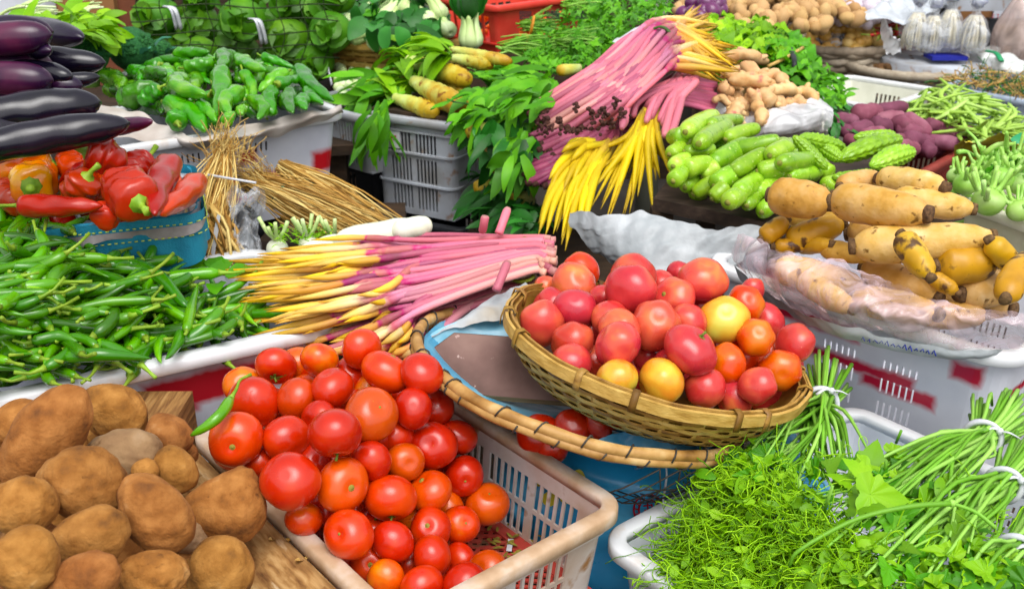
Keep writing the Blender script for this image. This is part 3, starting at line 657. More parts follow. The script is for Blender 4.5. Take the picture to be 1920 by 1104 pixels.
V = np.array(V); b0 = V.mean(0); Vl = V - b0; Vr = np.stack([Vl[:, 0] * ca - Vl[:, 1] * sa, Vl[:, 0] * sa + Vl[:, 1] * ca, Vl[:, 2]], 1)
g.add(Vr, F); me = mesh(g, 'rough_plank', True); me.materials.append(M('rough_plank_wood', [(0, '#3c2410'), (.3, '#7c5228'), (.6, '#a87c46'), (1, '#cca46c')], rough=.85, scale=16, stretch=(6, .8, 6), nw=1.2, detail=9, bump=1, bscale=9, rval=0, spots=('#e0c8a0', 9, .62, .1)))
PL = bpy.data.objects.new('rough_plank', me); COL.objects.link(PL); PL.location = b0; PL.rotation_euler = (0, 0, -ang); T(PL, 'rough cracked wooden plank with peeling bark between the potatoes and the tomato crate', 'plank')
g = G()
for (a, b, s_) in ((520, 1005, 1), (530, 1012, .8), (575, 1045, 1), (590, 1040, .7), (610, 1060, .8)):
    q = hit(a, b, .735); g.leaf(q, nrm(np.array([U(-.5, 1), U(-1, .4), .15])), (0, 0, 1), .03 * s_, .014, curl=-.8, n=4, fold=.5)
T(OB(g, 'bark_flakes', m_straw), 'curled bark flakes peeling on the rough plank', 'bark', kind='stuff')

# ================================================================ green chillies
PAINT = '#c01c2c'
mw1 = M('white_plastic_red_band', [(0, '#aab0c4'), (.5, '#d6dbe8'), (1, '#e8ebf4')], rough=.35, scale=6, rval=0, coat=.2, detail=7, paint=(PAINT, [(.12, -.19, .165, .13, .06, .04, .015), (-.02, -.19, .14, .12, .06, .03, .02)]))
a_, b_ = hit(-150, 775, .84), hit(607, 607, .84)
CCR, cC, uC, vC = crate_at(tuple(a_), tuple(b_), .42, .84, .24, 'white plastic crate with a red paint band, heaped with long green chillies', flip=1, name='chilli_crate', m_wall=mw1, m_rim=m_rimwh, rows=[(0, .24, 'solid')], r=.04, taper=.1, lip=.03)
ZC = idw([(0, 400, .99), (-30, 560, .98), (200, 560, .93), (450, 600, .85), (250, 680, .86), (0, 720, .87), (300, 500, .9), (400, 540, .865), (60, 470, .99), (480, 610, .845), (120, 640, .90), (300, 650, .855), (120, 685, .87), (-20, 705, .88)])
PC = [(-40, 395), (60, 395), (120, 430), (190, 465), (215, 490), (280, 500), (345, 545), (430, 555), (495, 585), (480, 605), (300, 650), (120, 685), (-40, 708)]
def pile(P, n, Z, vs, name, cname, dz, label, cat, group, tilt=.25, smin=.85, smax=1.15):
    for (a, b) in sample(P, n):
        z = Z(a, b) + U(*dz); put(vs, name, cname, hit(a, b, z), (random.gauss(0, tilt), random.gauss(0, tilt), U(0, 2 * PI)), U(smin, smax), label, cat, group)
pile(PC, 288, ZC, VC, 'green_chilli', 'stalk', (-.022, .006), 'long glossy green chilli in the big heap in the white crate', 'chilli', 'green chillies heaped in the white crate', tilt=.2, smin=1.0, smax=1.4)
g = G(); gs = G()
for (a, b) in sample(PC, 420):
    x, h = chilli_local(U(.1, .16), U(.008, .011), U(-2, 2), 9); m3 = np.array(Euler((U(-.3, .3), U(-.3, .3), U(0, 6.3))).to_matrix()); g.add(np.vstack(x.V) @ m3.T + hit(a, b, ZC(a, b) - U(.03, .08)), x.F, .5)
T(OB(g, 'buried_chillies', m_chil), 'mass of green chillies below the top layer of the heap', 'chillies', kind='stuff')
special = [  # curved chillies that stand out: control points, width px, label
 ([(120, 575), (95, 545), (110, 510), (150, 500), (205, 520)], 14, 'hook shaped green chilli arching in the middle left of the heap', .96),
 ([(205, 498), (250, 495), (300, 520), (340, 565), (352, 575)], 13, 'long curved green chilli reaching down across the heap', .95),
 ([(0, 575), (25, 560), (38, 530), (28, 510)], 13, 'bent green chilli curling at the left edge of the heap', 1.0),
 ([(238, 488), (238, 470), (252, 465), (262, 478)], 9, 'small green chilli curled like a hook against the blue lining', .93),
 ([(120, 670), (190, 665), (285, 672)], 14, 'straight fat green chilli lying along the front rim of the crate', .88),
 ([(60, 640), (110, 630), (145, 640)], 12, 'short green chilli pointing right, near the front of the heap', .93),
 ([(350, 620), (358, 580), (372, 530)], 11, 'upright green chilli pointing at the pale shoots', .89)]
for C_, wd, lb, z in special:
    P = spline([hit(a, b, ZC(a, b) + .018) for a, b in C_], 18); r = wd * depth(P[0]) / FPX
    g = G(); g.tube(P, r * prof(np.linspace(0, 1, 18), [(0, .5), (.06, .9), (.5, 1), (.85, .5), (1, .08)]), 10); o = T(OB(g, 'green_chilli', m_chil), lb, 'chilli', 'green chillies heaped in the white crate')
    g = G(); d0 = nrm(P[0] - P[1]); g.tube([P[0], P[0] + d0 * .012, P[0] + d0 * .03 + np.array([0, .004, .008])], [r * .5, .0025, .0028], 6); OB(g, 'stalk', m_cstem, o)
g = G()
for (a, b, dx, dy) in ((415, 505, -.5, .6), (400, 515, .2, .6), (425, 520, .5, .5), (390, 500, -.8, .2), (410, 530, .1, -.6)): g.leaf(hit(a, b, .87), (dx, dy, .15), (0, -.3, 1), .07, .045, curl=.4, n=6, wav=.06)
T(OB(g, 'loose_leaf', m_leafM), 'crumpled green leaves at the right end of the chilli crate', 'leaves')
def stand_under(c, u, v, L, W, z, label=LBL): return tableslab('wooden_stand', [(c + u * a * L / 2 + v * b * W / 2)[:2] for a, b in ((-1, -1), (1, -1), (1, 1), (-1, 1))], z, .03, label, group='dark wooden stands under the goods')
stand_under(cC, uC, vC, .68, .36, .598)
stand_under(cT, uT, vT, .54, .34, .58)
Qc = hit(180, 960, .70); tableslab('wooden_box', [(Qc[0] + a, Qc[1] + b) for a, b in ((-.42, -.3), (.10, -.3), (.10, .22), (-.42, .22))], .795, .2, 'brown wooden box hidden under the potatoes', m_wood)
# ================================================================ woven basket of heirloom tomatoes
def tilted(c, roll, name, label, cat, group=None, pitch=0):
    e = EM(name, c, label, cat, group); e.rotation_euler = (pitch, roll, 0); return e
cB = hit(1230, 642, .885); RB = 283 * depth(cB) / FPX; ROLL = R(13); HB = .10
BK = tilted(cB, ROLL, 'bamboo_basket', 'shallow woven bamboo basket heaped with pink and orange tomatoes', 'basket', pitch=R(-4))
def woven(root, Rr, H, nS=54, rows=13, ms=m_bam, mi=m_bamd, rim=.017):
    pr = np.array([(0, -H), (.62, -H), (.80, -H * .80), (.91, -H * .5), (.97, -H * .2), (.99, 0)]); 
    def P(s):   # s 0..1 along the wall
        q = spline(pr[1:], 40); i = s * 39; k = min(int(i), 38); return (q[k] + (q[k + 1] - q[k]) * (i - k)) * np.array([Rr, 1])
    g = G(); n = nS * 4
    for j in range(rows):
        s = (j + .5) / rows * .93 + .02; (r0, z0), (r1, z1) = P(max(0, s - .028)), P(s + .028); rr = random.random()
        a = np.linspace(0, 2 * PI, n, endpoint=False); of = .0030 * np.sin(a * nS / 2 + j * PI) * 1.0; jt = .0006 * np.sin(a * 7 + j * 2)
        V = []
        for (rc, zc, o2) in ((r0, z0, .0014), (r1, z1, .0014), (r1, z1, -.0010), (r0, z0, -.0010)):
            V.append(np.stack([(rc + of + o2) * np.cos(a), (rc + of + o2) * np.sin(a), np.full(n, zc) + jt], 1))
        V = np.vstack(V); F = [(k * n + i, k * n + (i + 1) % n, ((k + 1) % 4) * n + (i + 1) % n, ((k + 1) % 4) * n + i) for k in range(4) for i in range(n)]
        g.add(V, F, rr, rr)
    LOB(g, 'weave', ms, root, smooth=False)
    g = G()
    for i in range(nS):
        a = 2 * PI * i / nS; ca, sa = math.cos(a), math.sin(a); pts = [P(s) for s in np.linspace(0, .97, 9)]
        g.tube([(r_ * ca, r_ * sa, z_) for r_, z_ in pts], .0042, 4, up=(ca, sa, 0), flat=.28)
    LOB(g, 'stakes', ms, root, smooth=False)
    g = G(); a = np.linspace(0, 2 * PI, 96, endpoint=False); V = []; L_ = [(0, -H + .004), (.62, -H + .004)] + [(x - .018, z + .002) for x, z in pr[2:]]
    for (x, z) in L_: V.append(np.stack([x * Rr * np.cos(a), x * Rr * np.sin(a), np.full(96, z)], 1))
    g.add(np.vstack(V), [(k * 96 + i, k * 96 + (i + 1) % 96, (k + 1) * 96 + (i + 1) % 96, (k + 1) * 96 + i) for k in range(len(L_) - 1) for i in range(96)]); LOB(g, 'lining_weave', mi, root)
    pts = [(Rr * math.cos(t), Rr * math.sin(t), math.cos(t), math.sin(t)) for t in np.linspace(0, 2 * PI, 120, endpoint=False)]
    for o_, th, h0, h1 in ((.003, .005, -rim, .004), (-.012, .004, -rim, .0), (-.004, .0035, -.004, .0075)):
        g = G(); n = len(pts); V = []
        for k, p in enumerate(pts):
            wv = .0016 * math.sin(k * .37 + o_ * 900) + .001 * math.sin(k * .9)
            for (oo, zz) in ((o_, h0), (o_ + th, h0 + .002), (o_ + th, h1 - .001), (o_, h1)): V.append((p[0] + p[2] * (oo + wv), p[1] + p[3] * (oo + wv), zz + wv))
        g.add(V, [(i * 4 + j, ((i + 1) % n) * 4 + j, ((i + 1) % n) * 4 + (j + 1) % 4, i * 4 + (j + 1) % 4) for i in range(n) for j in range(4)]); LOB(g, 'rim_strip', ms, root, smooth=False)
    for k in range(14):
        t = 2 * PI * (k + .3 * U(-1, 1)) / 14; ca, sa = math.cos(t), math.sin(t); g = G()
        pp = [(Rr + .0105, -rim - .004), (Rr + .0115, -.01), (Rr + .0095, .008), (Rr - .002, .011), (Rr - .013, .004), (Rr - .0135, -rim)]
        g.tube([(x * ca, x * sa, z) for x, z in pp], .0065, 6, up=(ca, sa, 0), flat=.2); LOB(g, 'rim_binding', mi if k % 3 else ms, root)
woven(BK, RB, HB)
ZB = idw([(1010, 610, .915), (1075, 580, .93), (1180, 540, .96), (1320, 530, .955), (1220, 610, .96), (1355, 600, .935), (1155, 650, .925), (1290, 655, .92), (1490, 640, .87), (1460, 700, .855), (1240, 715, .875), (1150, 705, .885), (1070, 670, .90), (1415, 720, .86), (1325, 725, .865)])
THO = [tmesh(M('orange_heirloom_skin', [(0, '#d83420'), (.5, '#e65c28'), (1, '#f0a044')], rough=.28, scale=.9, nw=.6, tw=.4, off=-.05, coat=.35, rval=.08, sss=.1, detail=2), rib=.05, n=6, obl=.88, dim=.1) for _ in range(3)]
HG = 'tomatoes heaped in the bamboo basket'
heir = [  # px, py, r, set, stem, dir, label
 (1016, 607, 42, 0, '', None, 'large dark pink tomato at the left inside edge of the basket'),
 (1030, 575, 30, 0, '', None, None),
 (1077, 533, 38, 0, 's', (.3, .35), 'pinkish red tomato with a small scar, upper left of the basket'),
 (1090, 507, 33, 2, '', None, 'orange red tomato at the back left of the basket heap'),
 (1024, 537, 20, 0, '', None, 'small orange red tomato peeping out at the back left rim'),
 (1077, 578, 36, 0, '', None, 'smooth round red tomato on the left slope of the basket heap'),
 (1074, 641, 37, 0, '', None, 'pink tomato with a yellow patch at the left inside the basket'),
 (1073, 677, 35, 0, '', None, 'rosy tomato partly behind the front left rim of the basket'),
 (1182, 543, 45, 0, '', None, 'large ribbed orange red tomato near the top of the basket heap'),
 (1187, 515, 40, 0, '', None, 'ribbed tomato behind the large one at the top of the basket heap'),
 (1143, 598, 33, 0, '', None, 'red and yellow tomato sunk left of the heap centre'),
 (1162, 618, 36, 0, '', None, 'shiny red tomato between the bigger ones left of the heap centre'),
 (1157, 648, 40, 0, '', None, 'deep red pleated tomato in the lower left of the basket heap'),
 (1228, 611, 45, 0, 's', (.05, .5), 'large heart shaped rosy tomato with a small dry stem in the centre of the basket'),
 (1262, 560, 38, 0, 's', (-.7, .3), 'ribbed pink tomato with a brown scar on its left shoulder'),
 (1319, 525, 43, 0, '', (.1, .8), 'large ribbed orange red tomato at the back right of the basket'),
 (1275, 512, 24, 0, '', None, 'small pale red tomato behind the large one at the back right'),
 (1357, 601, 43, 1, 's', (-.05, .5), 'pale yellow and orange tomato with a big round scar'),
 (1398, 570, 33, 2, 's', (.15, .3), 'orange tomato with a star shaped scar, right of the yellow one'),
 (1290, 605, 32, 0, '', None, 'rosy tomato sunk left of the pale yellow one'),
 (1295, 656, 46, 0, 'c', (.45, .75), 'large bright orange red tomato with a dry stalk at its upper right'),
 (1418, 632, 34, 2, 's', (0, .45), 'orange red tomato with a neat round scar, right of centre'),
 (1490, 642, 38, 0, '', None, 'large salmon red tomato at the right end of the basket heap'),
 (1462, 694, 37, 2, 's', (-.1, -.2), 'orange tomato with a dark scar facing forward at the right rim'),
 (1362, 682, 37, 2, 's', (-.85, .0), 'orange pleated tomato leaning with its stem end to the left'),
 (1419, 722, 35, 0, '', None, 'round rosy red tomato by the front right rim'),
 (1323, 727, 35, 0, '', None, 'deep crimson tomato by the front rim of the basket'),
 (1240, 714, 43, 1, '', None, 'large yellow and orange tomato by the front rim of the basket'),
 (1157, 710, 38, 1, '', None, 'yellow orange tomato with a pink blush by the front left rim'),
 (1376, 745, 22, 0, '', None, 'small crimson tomato wedged between two others at the front rim'),
 (1120, 680, 22, 0, '', None, None), (1215, 665, 30, 0, '', None, None), (1390, 670, 26, 2, '', None, None), (1440, 600, 26, 0, '', None, None), (1315, 575, 24, 0, '', None, None), (1130, 555, 24, 0, '', None, None), (1240, 530, 26, 0, '', None, None),
 (1410, 545, 22, 0, '', None, None), (1110, 620, 26, 0, '', None, None), (1185, 580, 26, 0, '', None, None), (1260, 680, 26, 0, '', None, None), (1440, 665, 26, 0, '', None, None)]
it = relax([[a, b, max(r, 33 if b > 560 else r), depth(hit(a, b, ZB(a, b))) + (.03 if r < 31 else 0), -60 if r < 31 else 0] for (a, b, r, *_) in heir], tight=.92)
for (a, b, r, ms_, st, dr, lb), i_ in zip(heir, it):
    c = np.array([0, 0, CZ]) + ray(a, b) * i_[3]
    if ms_ == 2: i0 = 2
    put_tomato(c, max(r, 32 if b > 560 else r) * i_[3] / FPX, [TH, TY, THO][ms_] if 'THO' in globals() else (TH if ms_ != 1 else TY), toward(a, b, *dr) if dr else None, st, lb or 'tomato wedged low between the others in the bamboo basket', HG)
for (a, b) in sample([(1000, 600), (1100, 530), (1320, 530), (1490, 680), (1440, 740), (1150, 710)], 40):
    put_tomato(hit(a, b, ZB(a, b) - U(.05, .075)), U(.028, .033), TH, label='tomato buried under the others in the bamboo basket', group='tomatoes buried in the bamboo basket')

# ================================================================ lower tray on the wire net
cL = hit(1094, 700, .815); RL = 318 * depth(cL) / FPX; RO2 = R(14.5)
TRY = tilted(cL, RO2, 'bamboo_tray', 'wide bamboo rimmed tray with iron wire lashings under the woven basket', 'tray', pitch=R(-7))
nn_ = 130; ta = np.linspace(0, 2 * PI, nn_)
for dz, rr, md in ((0, .0095, m_cane), (-.011, .008, m_cane)):
    g = G(); g.tube([((RL - dz * .2) * math.cos(t), (RL - dz * .2) * math.sin(t), dz + .0012 * math.sin(t * 9)) for t in ta], rr * (1 + .06 * np.sin(ta * 23)), 10, t=0); LOB(g, 'rim_cane', md, TRY)
for k in range(26):
    t = 2 * PI * (k + .35 * U(-1, 1)) / 26; g = G(); P = []
    for s in np.linspace(0, 2 * PI, 13): P.append(((RL + .0115 * math.cos(s)) * math.cos(t + .02 * s), (RL + .0115 * math.cos(s)) * math.sin(t + .02 * s), -.005 + .017 * math.sin(s)))
    g.tube(P, .0016, 5); LOB(g, 'wire_lashing', m_wire, TRY)
g = G()
for k in range(12):
    t = -1.25 + 1.5 * k / 12
    for sg in (1, -1): g.tube([((RL + .005) * math.cos(t), (RL + .005) * math.sin(t), -.02), ((RL * .93) * math.cos(t + sg * .12), (RL * .93) * math.sin(t + sg * .12), -.07), ((RL * .78) * math.cos(t + sg * .24), (RL * .78) * math.sin(t + sg * .24), -.12), ((RL * .5) * math.cos(t + sg * .36), (RL * .5) * math.sin(t + sg * .36), -.14)], .0014, 4)
for rr, z in ((RL * .93, -.07), (RL * .78, -.12), (RL * .5, -.14)): g.tube([(rr * math.cos(t), rr * math.sin(t), z) for t in np.linspace(-1.25, .4, 40)], .0014, 4)
LOB(g, 'wire_net', m_wire, TRY)
g = G(); V = []; nr_, na_ = 18, 90
for i in range(nr_ + 1):
    q = i / nr_
    for j in range(na_):
        t = 2 * PI * j / na_; r_ = RL * (.02 + .94 * q); z = -.075 + .062 * q ** 3 + .006 * math.sin(t * 5 + q * 6) * q + .004 * math.sin(t * 13 + q * 11) * q
        V.append((r_ * math.cos(t), r_ * math.sin(t), z))
g.add(V, [(i * na_ + j, i * na_ + (j + 1) % na_, (i + 1) * na_ + (j + 1) % na_, (i + 1) * na_ + j) for i in range(nr_) for j in range(na_)]); LOB(g, 'blue_liner', m_blue, TRY)
# folded sack edges that hang over the tray
def clothpx(net, n, m, mt, name, label, cat, fold=.003, fs=25, kind=None, parent=None):
    g = sheet([[hit(a, b, z) for (a, b, z) in row] for row in net], n, m, fold, fs); o = OB(g, name, mt, parent); return T(o, label, cat) if label else o
clothpx([[(800, 640, .855), (850, 612, .875), (930, 596, .89), (1010, 570, .895)], [(808, 628, .862), (860, 600, .88), (925, 575, .9), (1000, 545, .9)], [(830, 612, .868), (880, 585, .885), (920, 560, .9), (985, 530, .905)]], 14, 50, m_sack, 'sack_hem', 'white frayed hem of the blue sack along the back of the tray', 'sack', .003, 40)
clothpx([[(800, 700, .83), (790, 650, .85), (830, 615, .87), (930, 580, .885), (1010, 550, .89)], [(835, 720, .815), (830, 665, .835), (880, 640, .845), (960, 620, .86), (1020, 590, .87)], [(880, 740, .80), (880, 690, .82), (930, 665, .83), (990, 650, .84), (1040, 630, .85)]], 20, 50, m_blue, 'blue_sack', 'pale blue woven sack lining the back left of the tray', 'sack', .002, 20)
clothpx([[(1080, 838, .775), (1180, 800, .795), (1260, 800, .79), (1360, 795, .775)], [(1110, 852, .772), (1200, 838, .77), (1290, 842, .765), (1370, 832, .755)], [(1150, 866, .765), (1220, 868, .758), (1300, 872, .75), (1375, 850, .745)]], 22, 50, m_blue, 'blue_sheet', 'blue woven sheet folded inside the front of the tray', 'sheet', .004, 25)
clothpx([[(1190, 868, .765), (1240, 855, .785), (1300, 845, .79), (1345, 825, .79)], [(1200, 874, .755), (1250, 864, .775), (1310, 852, .78), (1350, 830, .785)]], 8, 40, m_bag, 'plastic_strip', 'crumpled clear plastic strip along the front of the tray', 'plastic', .006, 45)
for (a, b, r, z, lb) in ((1072, 800, 32, .80, 'dark shaded tomato lying inside the lower tray'), (1010, 815, 38, .78, 'red tomato inside the lower tray just behind its front cane'), (1150, 775, 30, .815, 'shaded red tomato in the tray, under the woven basket'), (1215, 792, 30, .80, 'red tomato touching the blue sheet under the woven basket'), (1120, 800, 28, .80, 'tomato in deep shade between two others in the tray'), (1035, 840, 30, .765, 'bright red tomato pressed against the front cane of the tray')):
    c = hit(a, b, z - .01); put_tomato(c, r * depth(c) / FPX, TR, label=lb)
# painted board
Q = [hit(*q) for q in ((852, 624, .872), (1075, 640, .86), (1105, 757, .80), (832, 734, .815), (814, 652, .858))]
nb = nrm(np.cross(Q[1] - Q[0], Q[3] - Q[0])); nb = nb if nb[2] > 0 else -nb
g = G(); V = [q for q in Q] + [q - nb * .013 for q in Q]; g.add(V, [(4, 3, 2, 1, 0), (5, 6, 7, 8, 9)]); bd = EM('wooden_board', sum(Q) / 5, 'flat brown painted board lying across the tray under the woven basket', 'board')
OB(g, 'board_face', m_board, bd, smooth=False)
g = G(); V = [q + nb * .0008 for q in Q] + [q - nb * .0125 for q in Q]; c_ = sum(Q) / 5; V = [c_ + (v - c_) * 1.006 for v in V]
g.add(V, [(i, (i + 1) % 5, 5 + (i + 1) % 5, 5 + i) for i in range(5)]); OB(g, 'board_edge', m_edge, bd, smooth=False)
# big blue sack standing under the tray
cS = hit(1240, 975, .56) + np.array([0, .07, 0]); hSx, hSy, hSz = .30, .17, .17
def fsack(V): s_ = 1 / (np.abs(V) ** 3.2).sum(1) ** (1 / 3.2); return V * s_[:, None] * (1 + .03 * np.sin(V[:, :1] * 9 + V[:, 2:] * 5) + .02 * np.sin(V[:, 2:] * 14 + V[:, :1] * 4))
g = G(); g.ball(cS, (hSx, hSy, hSz), 90, 60, f=fsack); BS = T(OB(g, 'blue_sack', m_bsack), 'shiny bright blue woven sack with a red round emblem, standing behind the tomato crate', 'sack')
def on_sack(px, py, lift=.004):
    r = ray(px, py)
    for d in np.arange(.9, 3, .002):
        p = np.array([0, 0, CZ]) + r * d; q = (p - cS) / (hSx, hSy, hSz)
        if (np.abs(q) ** 3.2).sum() < 1.08: return p - r * lift
    return p
for (cx_p, cy_p, r0) in ((1216, 955, 29), (1216, 955, 19)):
    g = G(); g.tube([on_sack(cx_p + r0 * .95 * math.cos(t), cy_p + r0 * math.sin(t)) for t in np.linspace(0, 2 * PI, 40)], .0016, 5); OB(g, 'emblem_ring', m_redink, BS)
g = G()
for k in range(16):
    t = 2 * PI * k / 16; g.tube([on_sack(1216 + 19 * math.cos(t), 955 + 20 * math.sin(t)), on_sack(1216 + 28 * math.cos(t + .1), 955 + 29 * math.sin(t + .1))], .0012, 4)
for (x0, y0, x1, y1) in ((1206, 948, 1222, 946), (1208, 956, 1226, 954), (1206, 964, 1224, 962), (1214, 942, 1216, 968), (1222, 944, 1224, 966)): g.tube([on_sack(x0, y0), on_sack(x1, y1)], .0014, 4)
OB(g, 'emblem_strokes', m_redink, BS)
g = G()
for (a, b, w_, h_) in ((1085, 905, 14, 26), (1060, 925, 12, 20), (1030, 935, 14, 14), (1010, 890, 8, 22), (1100, 945, 10, 16)):
    g.add([on_sack(a + w_ * math.cos(t), b + h_ * math.sin(t)) for t in np.linspace(0, 2 * PI, 14)[:-1]], [tuple(range(13))[::-1]])
OB(g, 'yellow_print', m_yel, BS, smooth=False)
g = G(); g.tube(spline([hit(1247, 862, .765), hit(1250, 890, .74), hit(1245, 925, .70), hit(1240, 960, .67)], 16), .005, 6, flat=.3); T(OB(g, 'plastic_ribbon', m_wtie), 'white plastic ribbon hanging from the front of the tray', 'ribbon')
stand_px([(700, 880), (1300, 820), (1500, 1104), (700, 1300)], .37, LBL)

# ================================================================ white crate bottom right with pumpkin shoots
mw2 = M('white_plastic_red_smear', [(0, '#c0c4d0'), (.5, '#e0e4ec'), (1, '#f0f2f6')], rough=.35, scale=6, rval=0, coat=.2, detail=7, paint=('#c81c28', [(-.16, -.2, .03, .10, .06, .05, .05)]))
A = hit(1152, 1012, .68); B = hit(1600, 772, .68)
GCR, cG, uG, vG = crate_at(tuple(A), tuple(B), .42, .68, .22, 'white perforated crate at the bottom right, overflowing with bundles of pumpkin shoots', flip=-1, name='shoots_crate', m_wall=mw2, m_rim=m_rimwh, rows=[(0, .03, 'solid')] + [(.03 + .013 * i, .03 + .013 * (i + 1), 'slot' if i % 2 else 'solid') for i in range(12)] + [(.186, .22, 'solid')], slot=.005, bar=.012, group=9, post=.03, r=.03, lip=.022)
# bundles: stems, tie, leaves, tendrils
ZV = idw([(1300, 960, .72), (1270, 1050, .69), (1400, 900, .79), (1500, 950, .81), (1450, 1080, .75), (1600, 900, .81), (1650, 1000, .81), (1800, 900, .83), (1600, 1100, .79), (1750, 1100, .80), (1350, 860, .77), (1480, 820, .80)])
def wavy(p, d, L, n, amp, curl=0., grav=-.0):
    P = [np.array(p, float)]; d = nrm(d); ax = nrm(rv()); 
    for i in range(n):
        t = i / n; d = nrm(d + rv(amp) + np.array([0, 0, grav])); 
        if curl: d = np.array(Matrix.Rotation(curl * (t ** 1.5), 3, Vector(ax)) @ Vector(d))
        P.append(P[-1] + d * L / n)
    return np.array(P)
def shootbundle(cut, tie, ends, n, label, sr=.0034, fan=.035, tiew=.02, ties=True, fl=1.0):
    e = EM('shoot_bundle', hit(*tie), label, 'greens', 'bundles of pumpkin shoots in the white crate')
    C_, T_ = hit(*cut), hit(*tie); ax = nrm(T_ - C_); s1 = nrm(np.cross(ax, (0, 0, 1))); s2 = np.cross(s1, ax)
    for k in range(n):
        a = U(0, 2 * PI); q = math.sqrt(U(0, 1)); o1 = s1 * math.cos(a) * q + s2 * math.sin(a) * q
        E_ = random.choice(ends); F_ = hit(E_[0] + U(-55, 55), E_[1] + U(-45, 45), E_[2] + U(-.02, .015))
        mid = T_ + (F_ - T_) * .45 + o1 * fan * .9 + np.array([0, 0, .006])
        P = spline([C_ + o1 * fan * 1.25 + ax * U(-.025, .02), T_ + o1 * tiew, mid, F_], 12)
        g = G(); g.tube(P, sr * U(.75, 1.2) * prof(np.linspace(0, 1, 12), [(0, 1), (.7, .9), (1, .5)]), 6, t=0); OB(g, 'stem', m_vstem, e)
    if ties:
        g = G(); V = [T_ + (s1 * math.cos(t) + s2 * math.sin(t)) * (tiew + sr * 1.3) + ax * .004 * math.sin(2 * t) for t in np.linspace(0, 2 * PI, 26)]
        g.tube(V, .0045, 6, up=ax, flat=1, lump=.2)
        kn = T_ + nrm(nrm(np.array([0, -1, .6])) - ax * (ax @ nrm(np.array([0, -1, .6])))) * (tiew + .006); g.ball(kn, .006, 8, 6)
        for sg in (-1, 1): g.tube(spline([kn, kn + s1 * sg * .012 + np.array([0, -.004, .004]), kn + s1 * sg * .026 + ax * .01 * sg + np.array([0, -.006, -.004])], 7), .0035, 6, flat=.3)
        OB(g, 'tie', m_wtie, e)
    return e
vb = [shootbundle((1540, 706, .77), (1538, 756, .785), [(1480, 870, .79), (1400, 860, .78), (1430, 900, .78), (1540, 880, .79), (1460, 850, .79), (1580, 880, .80)], 64, 'bundle of pumpkin shoots tied with white plastic, right beside the woven basket', fan=.050, tiew=.024),
 shootbundle((1872, 778, .81), (1842, 820, .825), [(1620, 930, .815), (1700, 960, .82), (1560, 900, .805), (1750, 900, .83), (1660, 1010, .80), (1540, 960, .81), (1600, 990, .81)], 64, 'bundle of pumpkin shoots with a white tie near the right edge, below the striped crate', fan=.04, tiew=.022),
 shootbundle((1935, 860, .80), (1882, 908, .815), [(1720, 1010, .81), (1760, 1060, .80), (1700, 1060, .80), (1800, 1000, .82), (1640, 1060, .81)], 54, 'bundle of pumpkin shoots with a white knot at the right edge, middle one of three', fan=.038, tiew=.02),
 shootbundle((1960, 985, .79), (1905, 1035, .80), [(1780, 1120, .79), (1820, 1110, .80), (1840, 1150, .79)], 30, 'bundle of pumpkin shoots tied in white at the lower right corner of the photo', fan=.036, tiew=.019)]
g = G(); g2 = G()
PV = [(1245, 1060), (1290, 960), (1340, 880), (1400, 860), (1490, 890), (1560, 970), (1660, 1050), (1680, 1104), (1260, 1104)]
for (a, b) in sample(PV, 2700):
    z = ZV(a, b) + U(-.05, .012); d = np.array([random.gauss(-.35, .7), random.gauss(-.5, .6), U(-.6, .35)])
    P = wavy(hit(a, b, z), d, U(.03, .12), 12, .2, U(.2, 1.3) if random.random() < .6 else 0, -.02)
    g.tube(P, U(.0006, .0012), 4, t=0)
for (a, b) in sample([(1330, 850), (1560, 850), (1900, 900), (1900, 1104), (1500, 1104)], 260):
    P = wavy(hit(a, b, ZV(a, b) + U(-.02, .015)), rv() * np.array([1, 1, .4]), U(.03, .07), 11, .1, U(.2, 1.1), 0); g.tube(P, U(.0007, .0012), 4, t=0)
for (a, b) in sample(PV, 300): g2.leaf(hit(a, b, ZV(a, b) + U(-.01, .02)), rv() * (1, 1, .5), (0, -.4, 1) + rv(.4), U(.015, .035), U(.01, .02), curl=U(-.5, 1.5), n=5, wav=.12)
T(OB(g2, 'young_leaves', m_leafL), 'small young leaves mixed in the tangle of tendrils', 'leaves', kind='stuff')
T(OB(g, 'tendrils', m_leafY), 'tangle of thin lime green tendrils spilling over the front of the crate', 'tendrils', kind='stuff')
def heartleaf(g, b, d, up, L, W, curl=.4, cup=.15, r=None):
    """ivy shaped leaf, lobed outline, ribbed"""
    b = np.asarray(b, float); d = nrm(np.asarray(d, float)); up = np.asarray(up, float); up = nrm(up - d * (up @ d)); s = np.cross(d, up)
    out = [(-.08, .0), (-.18, .22), (-.12, .42), (.08, .5), (.16, .40), (.30, .48), (.38, .34), (.52, .28), (.70, .18), (1., 0)]
    sm = spline(out, 34); pts = [(x, y + .012 * math.sin(i * 1.9)) for i, (x, y) in enumerate(sm)] + [(x, -y - .012 * math.sin(i * 1.9)) for i, (x, y) in list(enumerate(sm))[-2:0:-1]]; V = []; 
    for q in (.02, .5, 1.):
        for (x, y) in pts:
            xx, yy = .12 + (x - .12) * q, y * q; h = cup * abs(yy) * (1 + .5 * math.sin(x * 20)) - curl * xx * xx * .5
            V.append(b + d * L * xx + s * W * yy + up * L * h)
    n = len(pts); F = [(k * n + i, k * n + (i + 1) % n, (k + 1) * n + (i + 1) % n, (k + 1) * n + i) for k in (1,) for i in range(n)] + [(i, (i + 1) % n, n + (i + 1) % n, n + i) for i in range(n)]
    g.add(V, F, [.0] * n + [.3] * n + [.5] * n, r)
